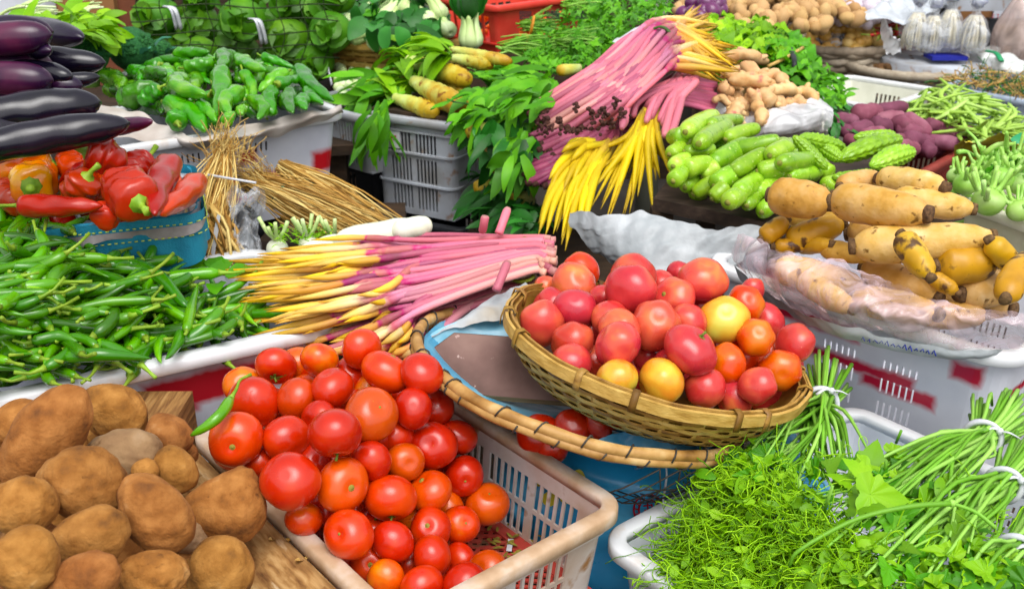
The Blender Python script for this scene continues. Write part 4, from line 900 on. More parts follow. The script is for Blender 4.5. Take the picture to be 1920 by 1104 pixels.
for e, P_ in ((vb[0], [(1360, 830), (1420, 830), (1500, 880), (1560, 850), (1600, 870), (1420, 900), (1340, 900)]), (vb[1], [(1560, 860), (1700, 830), (1780, 900), (1740, 1000), (1560, 960)]), (vb[2], [(1640, 1000), (1800, 950), (1860, 1020), (1800, 1104), (1600, 1104)]), (vb[3], [(1760, 1060), (1920, 1050), (1940, 1104), (1740, 1104)])):
    for mt, nn2 in ((m_leafM, 26), (m_leafL, 30)):
        g = G()
        for (a, b) in sample(P_, nn2):
            f = heartleaf if random.random() < .6 else None; z = ZV(a, b) + U(-.015, .022); d = np.array([U(-1, 1), U(-1, .4), U(-.5, .3)]); up = np.array([U(-.6, .6), U(-.9, .2), 1]); L = U(.022, .05)
            if f: f(g, hit(a, b, z), d, up, L, L * U(.8, 1.1), curl=U(-.2, .9), cup=U(-.1, .6))
            else: g.leaf(hit(a, b, z), d, up, L, L * .45, curl=U(-.5, 1.5), n=6, wav=.05)
        OB(g, 'leaves', mt, e)
g = G(); heartleaf(g, hit(1620, 925, .845), hit(1725, 940, .835) - hit(1620, 925, .845), (0, -.75, .7), .07, .062, curl=.3, cup=.12, r=.9); T(OB(g, 'pumpkin_leaf', m_leafL), 'large pale heart shaped leaf lying on top of the shoots', 'leaf')
g = G(); g.tube(spline([hit(1480, 1060, .79), hit(1500, 1030, .815), hit(1600, 975, .845), (hit(1700, 950, .86)), hit(1785, 943, .86)], 20), np.linspace(.0022, .0042, 20), 8, t=0); g.tube(spline([hit(1785, 943, .86), hit(1830, 960, .85), hit(1868, 990, .835)], 8), .0028, 7, t=0); g.ball(hit(1785, 943, .86), .0055, 8, 6); T(OB(g, 'long_shoot', m_vstem), 'single long pumpkin stem lying diagonally over the greens', 'stem')
g = G()
for (a, b, dx, dy, L) in ((1660, 895, -.2, 1, .03), (1680, 700 + 130, .1, 1, .025), (1500, 900, .05, -1, .06), (1545, 960, .05, 1, .05), (1860, 760, -.3, .9, .03)): g.tube([hit(a, b, ZV(a, b) + .01), hit(a, b, ZV(a, b) + .01) + np.array([dx, -.2, dy]) * L], .0025, 6, t=0)
T(OB(g, 'stray_stems', m_vstem), 'short stray stems sticking out of the greens', 'stems', kind='stuff')
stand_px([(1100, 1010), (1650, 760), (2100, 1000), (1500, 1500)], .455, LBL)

# ================================================================ lotus roots in the striped crate
A = hit(1338, 492, .86); B = hit(1893, 672, .86)
mw3 = M('white_plastic_red_stripes', [(0, '#c0c4d4'), (.5, '#e0e3ee'), (1, '#f0f2f8')], rough=.35, scale=5, rval=0, coat=.2, detail=7, paint=('#be1438', [(-.06, -.2, .245, .10, .07, .022, .014), (-.02, -.2, .182, .18, .07, .020, .014), (-.19, -.2, .215, .06, .07, .04, .016), (.12, -.2, .162, .08, .07, .022, .014), (.24, -.2, .245, .034, .06, .026, .014), (.3, -.05, .20, .05, .09, .014, .008), (.3, .07, .15, .05, .10, .014, .008), (.3, .02, .09, .05, .12, .014, .008)]))
LCR, cLt, uL, vL = crate_at(tuple(A), tuple(B), .42, .86, .30, 'white crate sprayed with crimson stripes, holding lotus roots under a plastic sheet', flip=1, name='striped_crate', m_wall=mw3, m_rim=m_rimwh, rows=[(0, .04, 'solid'), (.04, .075, 'slot'), (.075, .095, 'solid'), (.095, .125, 'slot'), (.125, .145, 'solid'), (.145, .175, 'slot'), (.175, .195, 'solid'), (.195, .215, 'slot'), (.215, .3, 'solid')], slot=.005, bar=.008, group=12, post=.05, r=.05, taper=.08, lip=.024)
ZL = idw([(1500, 370, 1.05), (1740, 350, 1.07), (1600, 450, .99), (1860, 440, 1.02), (1450, 440, .94), (1800, 540, .95), (1900, 540, .95), (1650, 560, .90), (1500, 500, .92), (1750, 420, 1.04), (1600, 330, 1.04)])
def fruit(P0, P1, r, prof_, mt, name, label, cat, group, bend=0., seg=18, n=26, lump=.03, dz=0., lobes=0, extra=None, ends=None, squash=1.):
    p0, p1 = np.asarray(P0, float), np.asarray(P1, float); L = p1 - p0; mid = (p0 + p1) / 2 + nrm(np.cross(L, (0, 0, 1))) * bend * np.linalg.norm(L)
    P = spline([p0, mid, p1], n); t = np.linspace(0, 1, n); g = G(); g.tube(P, r * prof(t, prof_), seg, lump=lump, lobes=lobes, up=(0, 0, 1.), flat=squash)
    o = T(OB(g, name, mt), label, cat, group); return o, P
ROUND = [(0, .12), (.015, .38), (.05, .68), (.12, .9), (.25, 1), (.75, 1), (.88, .9), (.95, .68), (.985, .38), (1, .12)]
LPR = [(0, .30), (.02, .42), (.06, .72), (.15, .95), (.35, 1), (.7, .93), (.88, .72), (.95, .48), (1, .36)]
GL = 'lotus roots in the striped crate'
lots = [((1446, 365), (1558, 380), 36, 0, .02, 'fat short lotus root at the top left of the heap'), ((1562, 372), (1740, 402), 37, 0, .02, 'long pale lotus root in the centre top, cut end facing right'), ((1648, 335), (1772, 352), 27, 0, 0, 'orange brown lotus root at the very top right of the heap'), ((1670, 372), (1825, 392), 27, 0, 0, 'tapering lotus root behind the long pale one, tip at the right'), ((1475, 455), (1582, 415), 27, 1, -.01, 'spotted lotus root with a broad brown cut end, left of centre'), ((1598, 462), (1862, 446), 36, 0, 0, 'longest lotus root, pale and lying almost level with a dark cut end'), ((1690, 440), (1745, 520), 25, 1, .03, 'small upright yellow lotus root with brown blotches'), ((1755, 500), (1868, 490), 37, 1, -.01, 'thick blotchy lotus root at the right of the heap'), ((1800, 552), (1915, 530), 35, 0, -.03, 'shaded lotus root low at the right of the heap'), ((1428, 448), (1475, 412), 19, 1, 0, 'small lotus root end at the far left of the heap'), ((1452, 462), (1515, 460), 14, 1, -.01, 'little lotus joint peeping over the plastic sheet at the left'), ((1498, 462), (1560, 458), 16, 1, -.02, 'small yellow lotus joint left of the centre, over the plastic'), ((1540, 465), (1630, 482), 19, 0, -.02, 'narrow lotus root just above the plastic sheet'), ((1855, 450), (1915, 515), 22, 1, .01, 'yellow lotus root slanting down at the right edge'), ((1885, 560), (1930, 480), 26, 1, .03, 'lotus root with dark bruises cut by the right edge of the photo'), ((1745, 518), (1795, 548), 16, 1, .0, 'tiny blotched lotus joint hanging below the small upright one'), ((1575, 350), (1648, 332), 20, 0, -.01, 'lotus root end hidden at the back of the heap'), ((1470, 405), (1575, 395), 24, 0, -.03, None), ((1590, 440), (1700, 425), 30, 0, -.04, None), ((1450, 500), (1620, 540), 30, 0, -.03, None), ((1600, 560), (1760, 590), 30, 0, -.04, None), ((1720, 590), (1850, 590), 26, 0, -.07, None), ((1620, 500), (1760, 560), 32, 0, -.05, None), ((1500, 520), (1600, 580), 24, 0, -.03, None), ((1680, 540), (1900, 580), 30, 0, -.08, None)]
for (a, b, r, sp, dz, lb) in lots:
    p0, p1 = hit(*a, ZL(*a) + dz), hit(*b, ZL(*b) + dz); r_ = r * 1.04 * depth((p0 + p1) / 2) / FPX
    o, P = fruit(p0, p1, r_, LPR, m_lots if sp else m_lot, 'lotus_root', lb or 'lotus root lying under the plastic sheet or deep in the heap', 'lotus root', GL, U(-.04, .04), 22, lump=.03)
    for q, d in ((P[0], P[0] - P[1]), (P[-1], P[-1] - P[-2])):
        d = nrm(d); h = G(); h.tube([q - d * .004, q + d * .002, q + d * .006, q + d * .007], np.array([.44, .42, .40, .1]) * r_, 14, lump=.12); OB(h, 'cut_end', m_node, o)
def netpx(rows): return [[hit(*q) for q in r_] for r_ in rows]
g = sheet(netpx([[(1385, 440, .97), (1410, 448, .975), (1470, 470, .975), (1560, 490, .985), (1640, 515, .965), (1720, 550, .955), (1810, 575, .95), (1930, 590, .945)],
 [(1375, 470, .935), (1420, 490, .955), (1500, 510, .965), (1580, 530, .965), (1660, 555, .95), (1740, 580, .94), (1830, 600, .935), (1940, 612, .93)],
 [(1378, 495, .905), (1440, 530, .92), (1520, 555, .93), (1600, 575, .935), (1680, 590, .93), (1760, 605, .92), (1850, 620, .91), (1950, 630, .91)],
 [(1395, 515, .88), (1460, 560, .88), (1540, 590, .89), (1620, 605, .895), (1700, 618, .895), (1780, 630, .89), (1870, 640, .885), (1960, 645, .885)],
 [(1430, 535, .868), (1490, 582, .868), (1560, 608, .868), (1640, 625, .868), (1720, 640, .868), (1800, 652, .868), (1880, 655, .868), (1970, 655, .868)]]), 70, 170, .0032, 34)
T(OB(g, 'plastic_sheet', m_film), 'crumpled pinkish clear plastic sheet pulled over the lotus roots', 'plastic sheet')
g = sheet(netpx([[(1375, 500, .885), (1440, 552, .878), (1520, 596, .876), (1620, 622, .876), (1720, 642, .876), (1800, 655, .876), (1880, 658, .876)], [(1385, 520, .862), (1450, 566, .860), (1530, 608, .862), (1620, 634, .864), (1720, 654, .864), (1800, 668, .864), (1870, 668, .864)], [(1395, 530, .850), (1455, 575, .846), (1535, 618, .848), (1620, 643, .85), (1720, 664, .85), (1795, 676, .85), (1860, 672, .852)]]), 10, 120, .002, 40)
SKH = T(OB(g, 'sack_edge', m_sack), 'white woven sack edge with blue pen marks folded over the crate rim', 'sack')
g = G(); rr_ = random.Random(3)
for k in range(13):
    x = 1615 + k * 11; y = 637 + (x - 1615) * .20
    g.tube([hit(x, y, .868), hit(x + rr_.uniform(2, 6), y - rr_.uniform(3, 7), .873), hit(x + rr_.uniform(5, 9), y + rr_.uniform(0, 4), .868)], .0008 if k < 7 else .0012, 4)
OB(g, 'pen_marks', m_ink, SKH)
stand_px([(1330, 480), (1900, 640), (2400, 600), (1700, 400)], .555, LBL)
# ================================================================ front bundle of pink and yellow shoots
SR = [(0, 1.0), (.5, .92), (.56, .82), (.575, .72), (.60, 1.05), (.645, 1.12), (.685, .75), (.70, .95), (.80, 1.0), (.90, .62), (.97, .28), (1, .06)]
def shoot(e, C_, r, mt=None, k0=.58, seg=8, n=34, pr=SR, tt=(0, 1), name='shoot'):
    P = spline(C_, n); t = np.linspace(tt[0], tt[1], n); g = G(); g.tube(P, r * prof(np.linspace(0, 1, n) if pr is not SR else t, pr), seg, t=t, lump=.03); return OB(g, name, mt or m_stem, e)
def tiering(e, c, ax, w_, h_, r=.004, n=3, mt=None, tilt=.2):
    ax = nrm(ax); s1 = nrm(np.cross(ax, (0, 0, 1))); s2 = np.cross(s1, ax); g = G()
    for k in range(n): g.tube([c + s1 * w_ * math.cos(t) + s2 * h_ * math.sin(t) + ax * ((k - n / 2) * r * 1.6 + tilt * .02 * math.sin(t + k)) for t in np.linspace(0, 2 * PI, 36)], r * U(.6, 1), 6, lump=.15)
    OB(g, 'tie', mt or m_tie, e)
FB = EM('shoot_bundle', hit(760, 560, .84), 'long bundle of pink stalks with yellow tips, lying across the white chilli crate', 'vegetable bundle', 'bundles of pink and yellow shoots')
tips = [(395, 515, .85), (410, 500, .87), (430, 600, .83), (440, 520, .88), (452, 540, .88), (470, 560, .88), (455, 570, .87), (480, 545, .90), (500, 580, .87), (480, 625, .84), (490, 610, .86), (520, 600, .87), (560, 590, .88), (600, 560, .89), (580, 620, .85), (620, 645, .83), (640, 600, .88), (680, 560, .91), (640, 655, .82), (700, 640, .84), (560, 530, .92), (620, 490, .93), (500, 500, .92), (470, 480, .92), (520, 470, .93), (610, 520, .92), (540, 560, .89), (450, 505, .90), (590, 500, .93), (700, 600, .87), (740, 640, .84), (660, 665, .82), (720, 660, .82), (580, 460, .93)]
for k in range(92):
    tx, ty, tz = tips[k % len(tips)]; tx += U(-14, 14); ty += U(-10, 8)
    v = (ty - 460) / 200 + U(-.12, .12); v = max(-.05, min(1, v)); lv = (k * 3 % 5) / 4
    sx = U(1015, 1045); sy = 448 + v * 66 + U(-2, 2); z0 = .97 - v * .045 - lv * .045
    tie = (985 + U(-6, 6), 446 + v * 62 + U(-2, 2)); mid = (800, 450 + v * 130 + U(-10, 10)); m2 = (tx * .6 + 800 * .4, ty * .55 + (450 + v * 150) * .45 + U(-6, 6))
    C_ = [hit(sx, sy, z0), hit(*tie, z0), hit(*mid, .945 - v * .055 - lv * .045), hit(*m2, (tz + .925 - v * .07) / 2 + .01 - lv * .02), hit(tx, ty, tz)]
    shoot(FB, C_, U(.0066, .0088), random.choice((m_stem, m_stem, m_stem, m_stemp, m_stemp, m_stemm)), tt=(U(-.16, .14), 1))
for k in range(26):    # a second, lower layer with loose yellow tips
    tx, ty = U(560, 760), U(610, 668); C_ = [hit(1000, 530 + U(-8, 8), .88), hit(880, 565 + U(-12, 12), .86), hit(tx + 60, ty - 15, .83), hit(tx, ty, .80)]; shoot(FB, C_, U(.007, .010), m_stem if k % 3 else m_stemp)
for C_ in ([(1085, 395, .99), (1105, 375, 1.02), (1120, 352, 1.05)],): pass
for (a, b, c, d, z) in ((935, 438, 952, 392, .97), (905, 432, 910, 405, .97), (930, 545, 952, 492, .93)): shoot(FB, [hit(a, b, z), hit((a + c) / 2, (b + d) / 2, z + .02), hit(c, d, z + .035)], .0085, m_stem, pr=[(0, 1), (.97, 1), (1, .8)], n=10, tt=(.3, .0))
cc = hit(988, 480, .925); ax = hit(1030, 478, .93) - hit(900, 500, .92); tiering(FB, cc, ax, .034, .036, .0035, 3)
g = G(); g.tube(spline([cc + np.array([0, -.035, .0]), hit(1000, 520, .91), hit(975, 528, .90), hit(960, 524, .90)], 10), .004, 6, flat=.4); OB(g, 'loose_tie_end', m_tie, FB)

# ================================================================ upper bundles
def bundle(e, cut, tie, end, n, z, wc, wt, we, tips=None, mt=(m_stem,), r=(.0095, .0125), pr=SR, cutend=True, tt=(0, 1)):
    """cut/tie/end: (px,py,z); wc.. half widths px (x,y) and dz"""
    for k in range(n):
        a = k * 2.39996 + 1; q = math.sqrt((k + .5) / n); u, v = math.cos(a) * q + U(-.03, .03), math.sin(a) * q + U(-.03, .03)
        c0 = (cut[0] + u * wc[0], cut[1] + v * wc[1], cut[2] - v * wc[2]); t0 = (tie[0] + u * wt[0], tie[1] + v * wt[1], tie[2] - v * wt[2])
        e0 = (end[0] + u * we[0] + U(-12, 12), end[1] + v * we[1] + U(-10, 10), end[2] - v * we[2]) if tips is None else tuple(np.array(tips[k % len(tips)], float) + [U(-9, 9), U(-9, 9), U(-.01, .01)])
        m0 = [(c0[i] + t0[i]) / 2 for i in range(3)]; m0[2] += .015
        rr = U(*r); C_ = [hit(*c0), hit(*m0), hit(*t0), hit(*e0)]
        o = shoot(e, C_, rr, random.choice(mt), pr=pr, n=26, tt=tt)
        if cutend:
            P = spline(C_, 26); d = nrm(P[0] - P[1]); g = G(); g.tube([P[0] - d * .012, P[0] - d * .002, P[0] + d * .005], rr * np.array([1.03, 1.1, .75]), 8, lump=.15); OB(g, 'muddy_end', m_cut, o)
UB = EM('shoot_bundle', hit(1150, 150, 1.1), 'topmost big bundle of pink stalks with muddy cut ends facing forward', 'vegetable bundle', 'bundles of pink and yellow shoots')
bundle(UB, (1075, 212, 1.03), (1238, 85, 1.16), None, 84, 0, (84, 34, .035), (34, 48, .05), None, tips=[(1310, 15, 1.18), (1330, 30, 1.17), (1290, 25, 1.18), (1335, 65, 1.15), (1345, 80, 1.14), (1370, 115, 1.11), (1390, 128, 1.09), (1355, 150, 1.07), (1330, 110, 1.11), (1375, 95, 1.12), (1345, 50, 1.15), (1300, 40, 1.17), (1360, 135, 1.08), (1320, 85, 1.13)], mt=(m_stem, m_stemm, m_stem, m_stemp), r=(.0082, .0108))
ca = hit(1238, 88, 1.15); tiering(UB, ca, hit(1300, 50, 1.16) - hit(1130, 170, 1.1), .040, .056, .004, 2, M('green_tie', [(0, '#2c4c1c'), (1, '#4c7030')], rough=.6))
for k in range(18):
    a_, b_ = U(1010, 1175), 0; b_ = 190 + (1180 - a_) * .22 + U(-10, 40); g = G(); q = hit(a_, b_, 1.075 - (b_ - 190) * .0011)
    for _ in range(9): g.ball(q + rv(.006), U(.003, .006), 6, 5)
    OB(g, 'mud_clump', m_cut, UB)
UB2 = EM('shoot_bundle', hit(1040, 320, .9), 'lower bundle of purplish pink stalks with dark muddy ends, mostly under the topmost one', 'vegetable bundle', 'bundles of pink and yellow shoots')
bundle(UB2, (1050, 262, .97), (1140, 215, 1.0), (1230, 150, 1.05), 38, 0, (60, 32, .03), (40, 30, .03), (30, 30, .03), mt=(M('purplish_shoot', [(0, '#8c4058'), (1, '#b4607c')], rough=.5, rval=.15),), r=(.008, .0105), pr=[(0, 1), (1, .9)])
UB3 = EM('shoot_bundle', hit(1020, 340, .88), 'lowest bundle of purple stalks whose muddy ends poke out above the front shoots', 'vegetable bundle', 'bundles of pink and yellow shoots')
bundle(UB3, (1018, 325, .90), (1100, 285, .93), (1200, 240, .95), 34, 0, (42, 28, .02), (30, 25, .03), (30, 30, .03), mt=(M('deep_purplish_shoot', [(0, '#7c3450'), (1, '#a85074')], rough=.5, rval=.15),), r=(.008, .0105), pr=[(0, 1), (1, .9)])
UY = EM('shoot_bundle', hit(1180, 300, .88), 'bundle of pink stalks bending down into bright yellow tips that hang over the white sack', 'vegetable bundle', 'bundles of pink and yellow shoots')
yt = [(1012, 415, .845), (1020, 395, .86), (1035, 375, .88), (1050, 352, .90), (1015, 435, .835), (1045, 440, .83), (1055, 465, .815), (1025, 350, .9), (1060, 280, .97), (1075, 300, .95), (1048, 405, .86), (1070, 390, .87), (1090, 370, .88), (1090, 435, .84), (1110, 355, .89), (1130, 385, .87), (1140, 410, .85), (1120, 330, .91), (1150, 340, .9), (1175, 408, .85), (1190, 370, .88), (1165, 330, .91), (1225, 398, .85), (1215, 340, .89), (1205, 310, .91), (1235, 330, .9), (1258, 330, .90), (1245, 300, .92), (1185, 330, .9), (1105, 290, .95), (1145, 300, .94), (1030, 330, .92), (1065, 340, .91), (1060, 420, .85), (1100, 400, .86), (1170, 300, .94)]
for k in range(92):
    tx, ty, tz = yt[k % len(yt)]; tx += U(-8, 8); ty += U(-8, 8); v = (tx - 1010) / 250; q = U(0, 1)
    if v > .36:  C_ = [hit(1335 + U(-8, 8), 150 + q * 60, 1.03 - q * .05), hit(1275, 150 + q * 45, 1.06 - q * .05), hit(1200 + v * 35, 195 + q * 25, 1.04 - q * .03), hit(1155 + v * 75 + U(-8, 8), 255 + U(-6, 6), .985), hit(tx, ty, tz)]
    else: C_ = [hit(1230, 160 + q * 20, 1.04), hit(1180 - (1 - v) * 30, 215, 1.0 - q * .02), hit(1110 + v * 110 + U(-14, 14), 255 + U(-8, 8), .975 - q * .02), hit((tx * .7 + (1110 + v * 110) * .3), ty - (ty - 255) * .45, (tz * .6 + .97 * .4) + .012), hit(tx, ty, tz)]
    shoot(UY, C_, U(.0075, .0105), m_stemy, pr=[(0, .9), (.45, .95), (.5, .78), (.56, 1.05), (.8, 1), (.93, .55), (1, .08)], n=30)
tiering(UY, hit(1247, 190, 1.02), hit(1330, 170, 1.02) - hit(1220, 210, 1.02), .035, .05, .0035, 5)
for k in range(16):   # short pink stalks ending over the yellow ones
    a = U(1160, 1265); C_ = [hit(1290 + U(-20, 20), 130 + U(0, 30), 1.08), hit(a + 20, 185, 1.06), hit(a, 240 + U(-30, 22), 1.02)]; shoot(UY, C_[::-1], U(.0085, .011), m_stem, pr=[(0, .6), (.06, 1), (1, 1)], n=16, tt=(.02, .4), name='short_shoot')
g = sheet(netpx([[(1148, 78, 1.165), (1175, 62, 1.175), (1205, 48, 1.18)], [(1165, 95, 1.165), (1190, 76, 1.172), (1215, 60, 1.178)]]), 6, 12, .002, 40); T(OB(g, 'wrapping_strip', m_wtie), 'white wrapping strip tucked in the top of the pink bundle', 'wrapping')

# ================================================================ aubergines
ZA = idw([(50, 80, 1.29), (50, 150, 1.225), (50, 220, 1.15), (50, 290, 1.085)])
AP = [(0, .35), (.1, .75), (.3, .9), (.55, 1.0), (.72, .96), (.85, .8), (.92, .6), (.965, .4), (.99, .2), (1, .05)]
GA = 'aubergines stacked at the upper left'
for (a, b, r, dy, lb) in [((-120, 62), (127, 84), 29, .05, 'top aubergine of the stack, deep purple with a rounded tip'), ((-110, 80), (84, 100), 27, -.01, 'reddish purple aubergine second from the top of the stack'), ((-100, 118), (180, 128), 31, .02, 'long near black aubergine in the middle of the stack, tip pointing right'), ((-110, 150), (128, 147), 30, -.02, 'wine coloured aubergine in front of the long near black one'), ((-110, 236), (184, 196), 41, -.02, 'thickest aubergine with a broad bluish shine'), ((-120, 300), (234, 238), 36, -.01, 'lowest aubergine of the stack, slanting up to the right'), ((-20, 190), (158, 160), 17, .05, 'small dark aubergine tip peeping out behind the thickest one'), ((60, 290), (240, 262), 17, .10, 'narrow aubergine tip just above the red peppers'), ((-120, 190), (120, 180), 32, .06, 'aubergine hidden between the middle and the thickest one'), ((-120, 270), (100, 262), 34, .06, 'aubergine hidden behind the lowest one')]:
    p0, p1 = hit(*a, ZA(*a) ), hit(*b, ZA(*b)); p0 = p0 + np.array([0, dy + .04, 0]); p1 = p1 + np.array([0, dy + .04, 0])
    fruit(p0, p1, r * depth((p0 + p1) / 2) / FPX, AP, m_aubd if ('dark' in lb or 'black' in lb or 'lowest' in lb or 'bluish' in lb) else m_aub, 'aubergine', lb, 'aubergine', GA, U(-.10, .04), 26, 34, lump=.035, squash=.95)
for i in range(10):
    a = (-140, 80 + i * 22); p = hit(*a, ZA(50, a[1])) + np.array([0, .13, 0]); fruit(p, p + np.array([.20, U(-.02, .03), U(-.02, .02)]), .037, AP, m_aub, 'aubergine', 'dark aubergine in the shade at the back of the stack', 'aubergine', 'aubergines behind the front ones', 0, 16, 20, lump=.02)
tableslab('wooden_stand', [(-1.8, 1.98), (-.98, 1.98), (-.98, 2.45), (-1.8, 2.45)], 1.0, .03, LBL, group='dark wooden stands under the goods')

# ================================================================ red peppers in the blue lined crate
ZR = idw([(40, 330, 1.03), (200, 300, 1.07), (320, 330, 1.035), (240, 380, 1.015), (100, 395, 1.0), (350, 360, 1.01), (150, 340, 1.05)])
BELL = [(0, .25), (.02, .62), (.08, .92), (.2, 1.0), (.5, .93), (.75, .72), (.9, .5), (.97, .28), (1, .06)]
BLK_ = [(0, .2), (.02, .6), (.07, .9), (.2, 1), (.6, 1), (.85, .85), (.95, .6), (.99, .3), (1, .08)]
PEP = [(0, .3), (.03, .75), (.12, 1), (.35, .98), (.65, .78), (.85, .5), (.95, .3), (1, .08)]
LONG_ = [(0, .3), (.03, .7), (.1, 1), (.4, .95), (.75, .7), (.93, .4), (1, .08)]
def pepper(a, b, r, mt, pr, lobes, name, lb, cat, grp, Z, bend=0., dz=0., dzb=0., stem=True, lump=.08, sl=.035, ms=None):
    p0, p1 = hit(a[0], a[1], Z(*a) + dz), hit(b[0], b[1], Z(*b) + dzb); rr = r * (1.14 if name == 'red_pepper' else 1) * depth((p0 + p1) / 2) / FPX
    o, P = fruit(p0, p1, rr, pr, mt, name, lb, cat, grp, bend, 22, 26, lump=lump, lobes=lobes)
    if stem:
        d = nrm(P[0] - P[1]); h = G(); w_ = nrm(rv()); h.tube([P[0] - d * rr * .16, P[0] - d * rr * .02, P[0] + d * sl * .12, P[0] + d * sl * .5 + w_ * .002, P[0] + d * sl + w_ * .008], [rr * .52, rr * .40, rr * .18, rr * .13, rr * .19], 8, lump=.1); OB(h, 'stalk', m_cstem, o)
    return o
GR = 'red peppers in the blue lined crate'
for q in [((160, 284), (238, 312), 36, m_rpep, BELL, 3, 'big red bell pepper on top with a thick curved green stalk', .06, .03), ((128, 300), (160, 330), 24, m_rpep, BLK_, 4, 'small red pepper with a hooked stalk left of the topmost one', .02, 0), ((102, 312), (-20, 328), 29, m_opep, BELL, 3, 'orange and yellow pepper pointing left at the top left', .02, .02), ((58, 352), (70, 330), 37, m_opep, BLK_, 4, 'yellow orange bell pepper whose stalk faces the camera', .03, 0), ((165, 330), (140, 375), 30, m_rpep, BLK_, 3, 'wrinkled red pepper in the middle of the crate', .035, .0), ((263, 384), (212, 340), 41, m_rpep, BLK_, 4, 'large orange red bell pepper with its green stalk facing the camera', .045, .035), ((275, 298), (248, 335), 27, m_rpep, BLK_, 3, 'puckered red pepper behind the large one', .02, 0), ((322, 303), (290, 402), 26, m_rpep, LONG_, 3, 'tall bright red pepper hanging down beside the blue lining', .03, .04), ((372, 338), (298, 402), 22, m_rpep, LONG_, 3, 'narrow red pepper at the right edge of the crate', .015, .03), ((35, 385), (192, 386), 20, m_rpep, LONG_, 0, 'long red chilli like pepper lying in front', .03, .03), ((5, 355), (35, 385), 28, m_rpep, BLK_, 3, 'red pepper at the far left behind the green chillies', .0, 0), ((200, 318), (180, 365), 27, m_rpep, BLK_, 3, 'red pepper between the topmost and the large orange red one', .0, 0), ((210, 395), (190, 415), 24, m_rpep, BLK_, 3, 'red pepper half sunk behind the blue lining', .01, 0), ((172, 312), (112, 345), 16, m_rpep, LONG_, 0, 'slim red pepper lying behind the wrinkled one', .02, 0), ((98, 365), (108, 375), 16, m_scar, BLK_, 0, 'small brownish unripe pepper in the gap', .0, 0)]:
    a, b, r, mt, pr, lo, lb, dz, dzb = q; pepper(a, b, r, mt, pr, lo, 'red_pepper', lb, 'pepper', GR, ZR, U(-.08, .08), dz, dzb, lump=.09)
for (a, b) in sample([(-30, 350), (150, 320), (330, 340), (340, 390), (100, 420), (-30, 400)], 26): pepper((a, b), (a + U(-50, 50), b + U(-20, 20)), 27, m_rpep, BLK_, 3, 'red_pepper', 'red pepper lying under the top ones in the blue lined crate', 'pepper', 'red peppers underneath', ZR, 0, -.05, -.05, stem=False)
A = hit(-60, 462, .965); B = hit(364, 418, .965)
RCR, cR, uR, vR = crate_at(tuple(A), tuple(B), .34, .965, .22, 'pale slotted crate with a turquoise cloth lining, full of red peppers', flip=1, name='pepper_crate', m_wall=m_grpl, m_rim=m_grpl, rows=slats(.22, 3, top=.02), r=.03, slot=.012, bar=.006, group=20, post=.02)
def wrap(zt, zb, off, fold, mt, name, parent, ph0=0, n=150, rows=7, amp=.012):
    """cloth skirt hanging round the rim of the pepper crate"""
    g = G(); V = []; per = perim(.5 * np.linalg.norm(B - A), .17, .03, 8, [np.linspace(0, 1, 40)] * 4); n = len(per)
    for k in range(rows):
        q = k / (rows - 1)
        for i, p in enumerate(per):
            o_ = off + .006 * math.sin(i * .35 + ph0) * q + .003 * math.sin(i * .9 + 2) * q; z = zt + (zb - zt) * q + (amp * math.sin(i * .11 + 1) + .006 * math.sin(i * .31)) * q
            V.append(np.array([p[0] + p[2] * o_, p[1] + p[3] * o_, z]))
    g.add(V, [(k * n + i, k * n + (i + 1) % n, (k + 1) * n + (i + 1) % n, (k + 1) * n + i) for k in range(rows - 1) for i in range(n)]); LOB(g, name, mt, parent); return V, n
wrap(.245, .15, .024, .01, m_bluecloth, 'blue_lining', RCR)
wrap(.246, .243, .012, .0, m_bluecloth, 'lining_fold', RCR, rows=2, amp=0)
wrap(.225, .207, .0265, .0, m_trim, 'trim_tape', RCR, rows=3, amp=.0)
for zz in (.229, .203):
    g = G(); pr_ = perim(.5 * np.linalg.norm(B - A) + .0275, .17 + .0275, .05, 8, [np.linspace(0, 1, 60)] * 4)
    for i in range(0, len(pr_) - 1, 2): g.tube([(pr_[i][0], pr_[i][1], zz), (pr_[i + 1][0], pr_[i + 1][1], zz)], .0012, 4)
    LOB(g, 'stitching', m_yst, RCR)
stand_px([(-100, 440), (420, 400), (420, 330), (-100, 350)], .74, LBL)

# ================================================================ green peppers
mw4 = M('white_plastic_red_spray', [(0, '#b4b8c8'), (.5, '#dadde8'), (1, '#eaecf3')], rough=.4, scale=5, rval=0, detail=7, paint=('#c01420', [(.07, -.2, .19, .035, .1, .03, .02), (.06, -.2, .13, .13, .1, .018, .015), (.30, -.2, .14, .05, .12, .04, .02), (-.02, -.2, .08, .12, .1, .02, .02), (.33, 0, .13, .05, .3, .03, .02)]))
A = hit(150, 290, .99); B = hit(638, 212, .99)
PCR, cP_, uP, vP = crate_at(tuple(A), tuple(B), .42, .99, .27, 'white crate sprayed with red patches, heaped with green peppers', flip=1, name='green_pepper_crate', m_wall=mw4, m_rim=m_rimwh, rows=[(0, .05, 'solid'), (.05, .09, 'slot'), (.09, .11, 'solid'), (.11, .15, 'slot'), (.15, .2, 'solid'), (.2, .225, 'slot'), (.225, .27, 'solid')], slot=.006, bar=.009, group=10, post=.1, r=.045, lip=.02)
ZG = idw([(235, 200, 1.01), (400, 150, 1.09), (600, 180, 1.03), (400, 90, 1.10), (370, 240, 1.0), (500, 120, 1.1), (200, 170, 1.03), (300, 120, 1.08), (500, 210, 1.02)])
GG = 'green peppers heaped in the red patched crate'
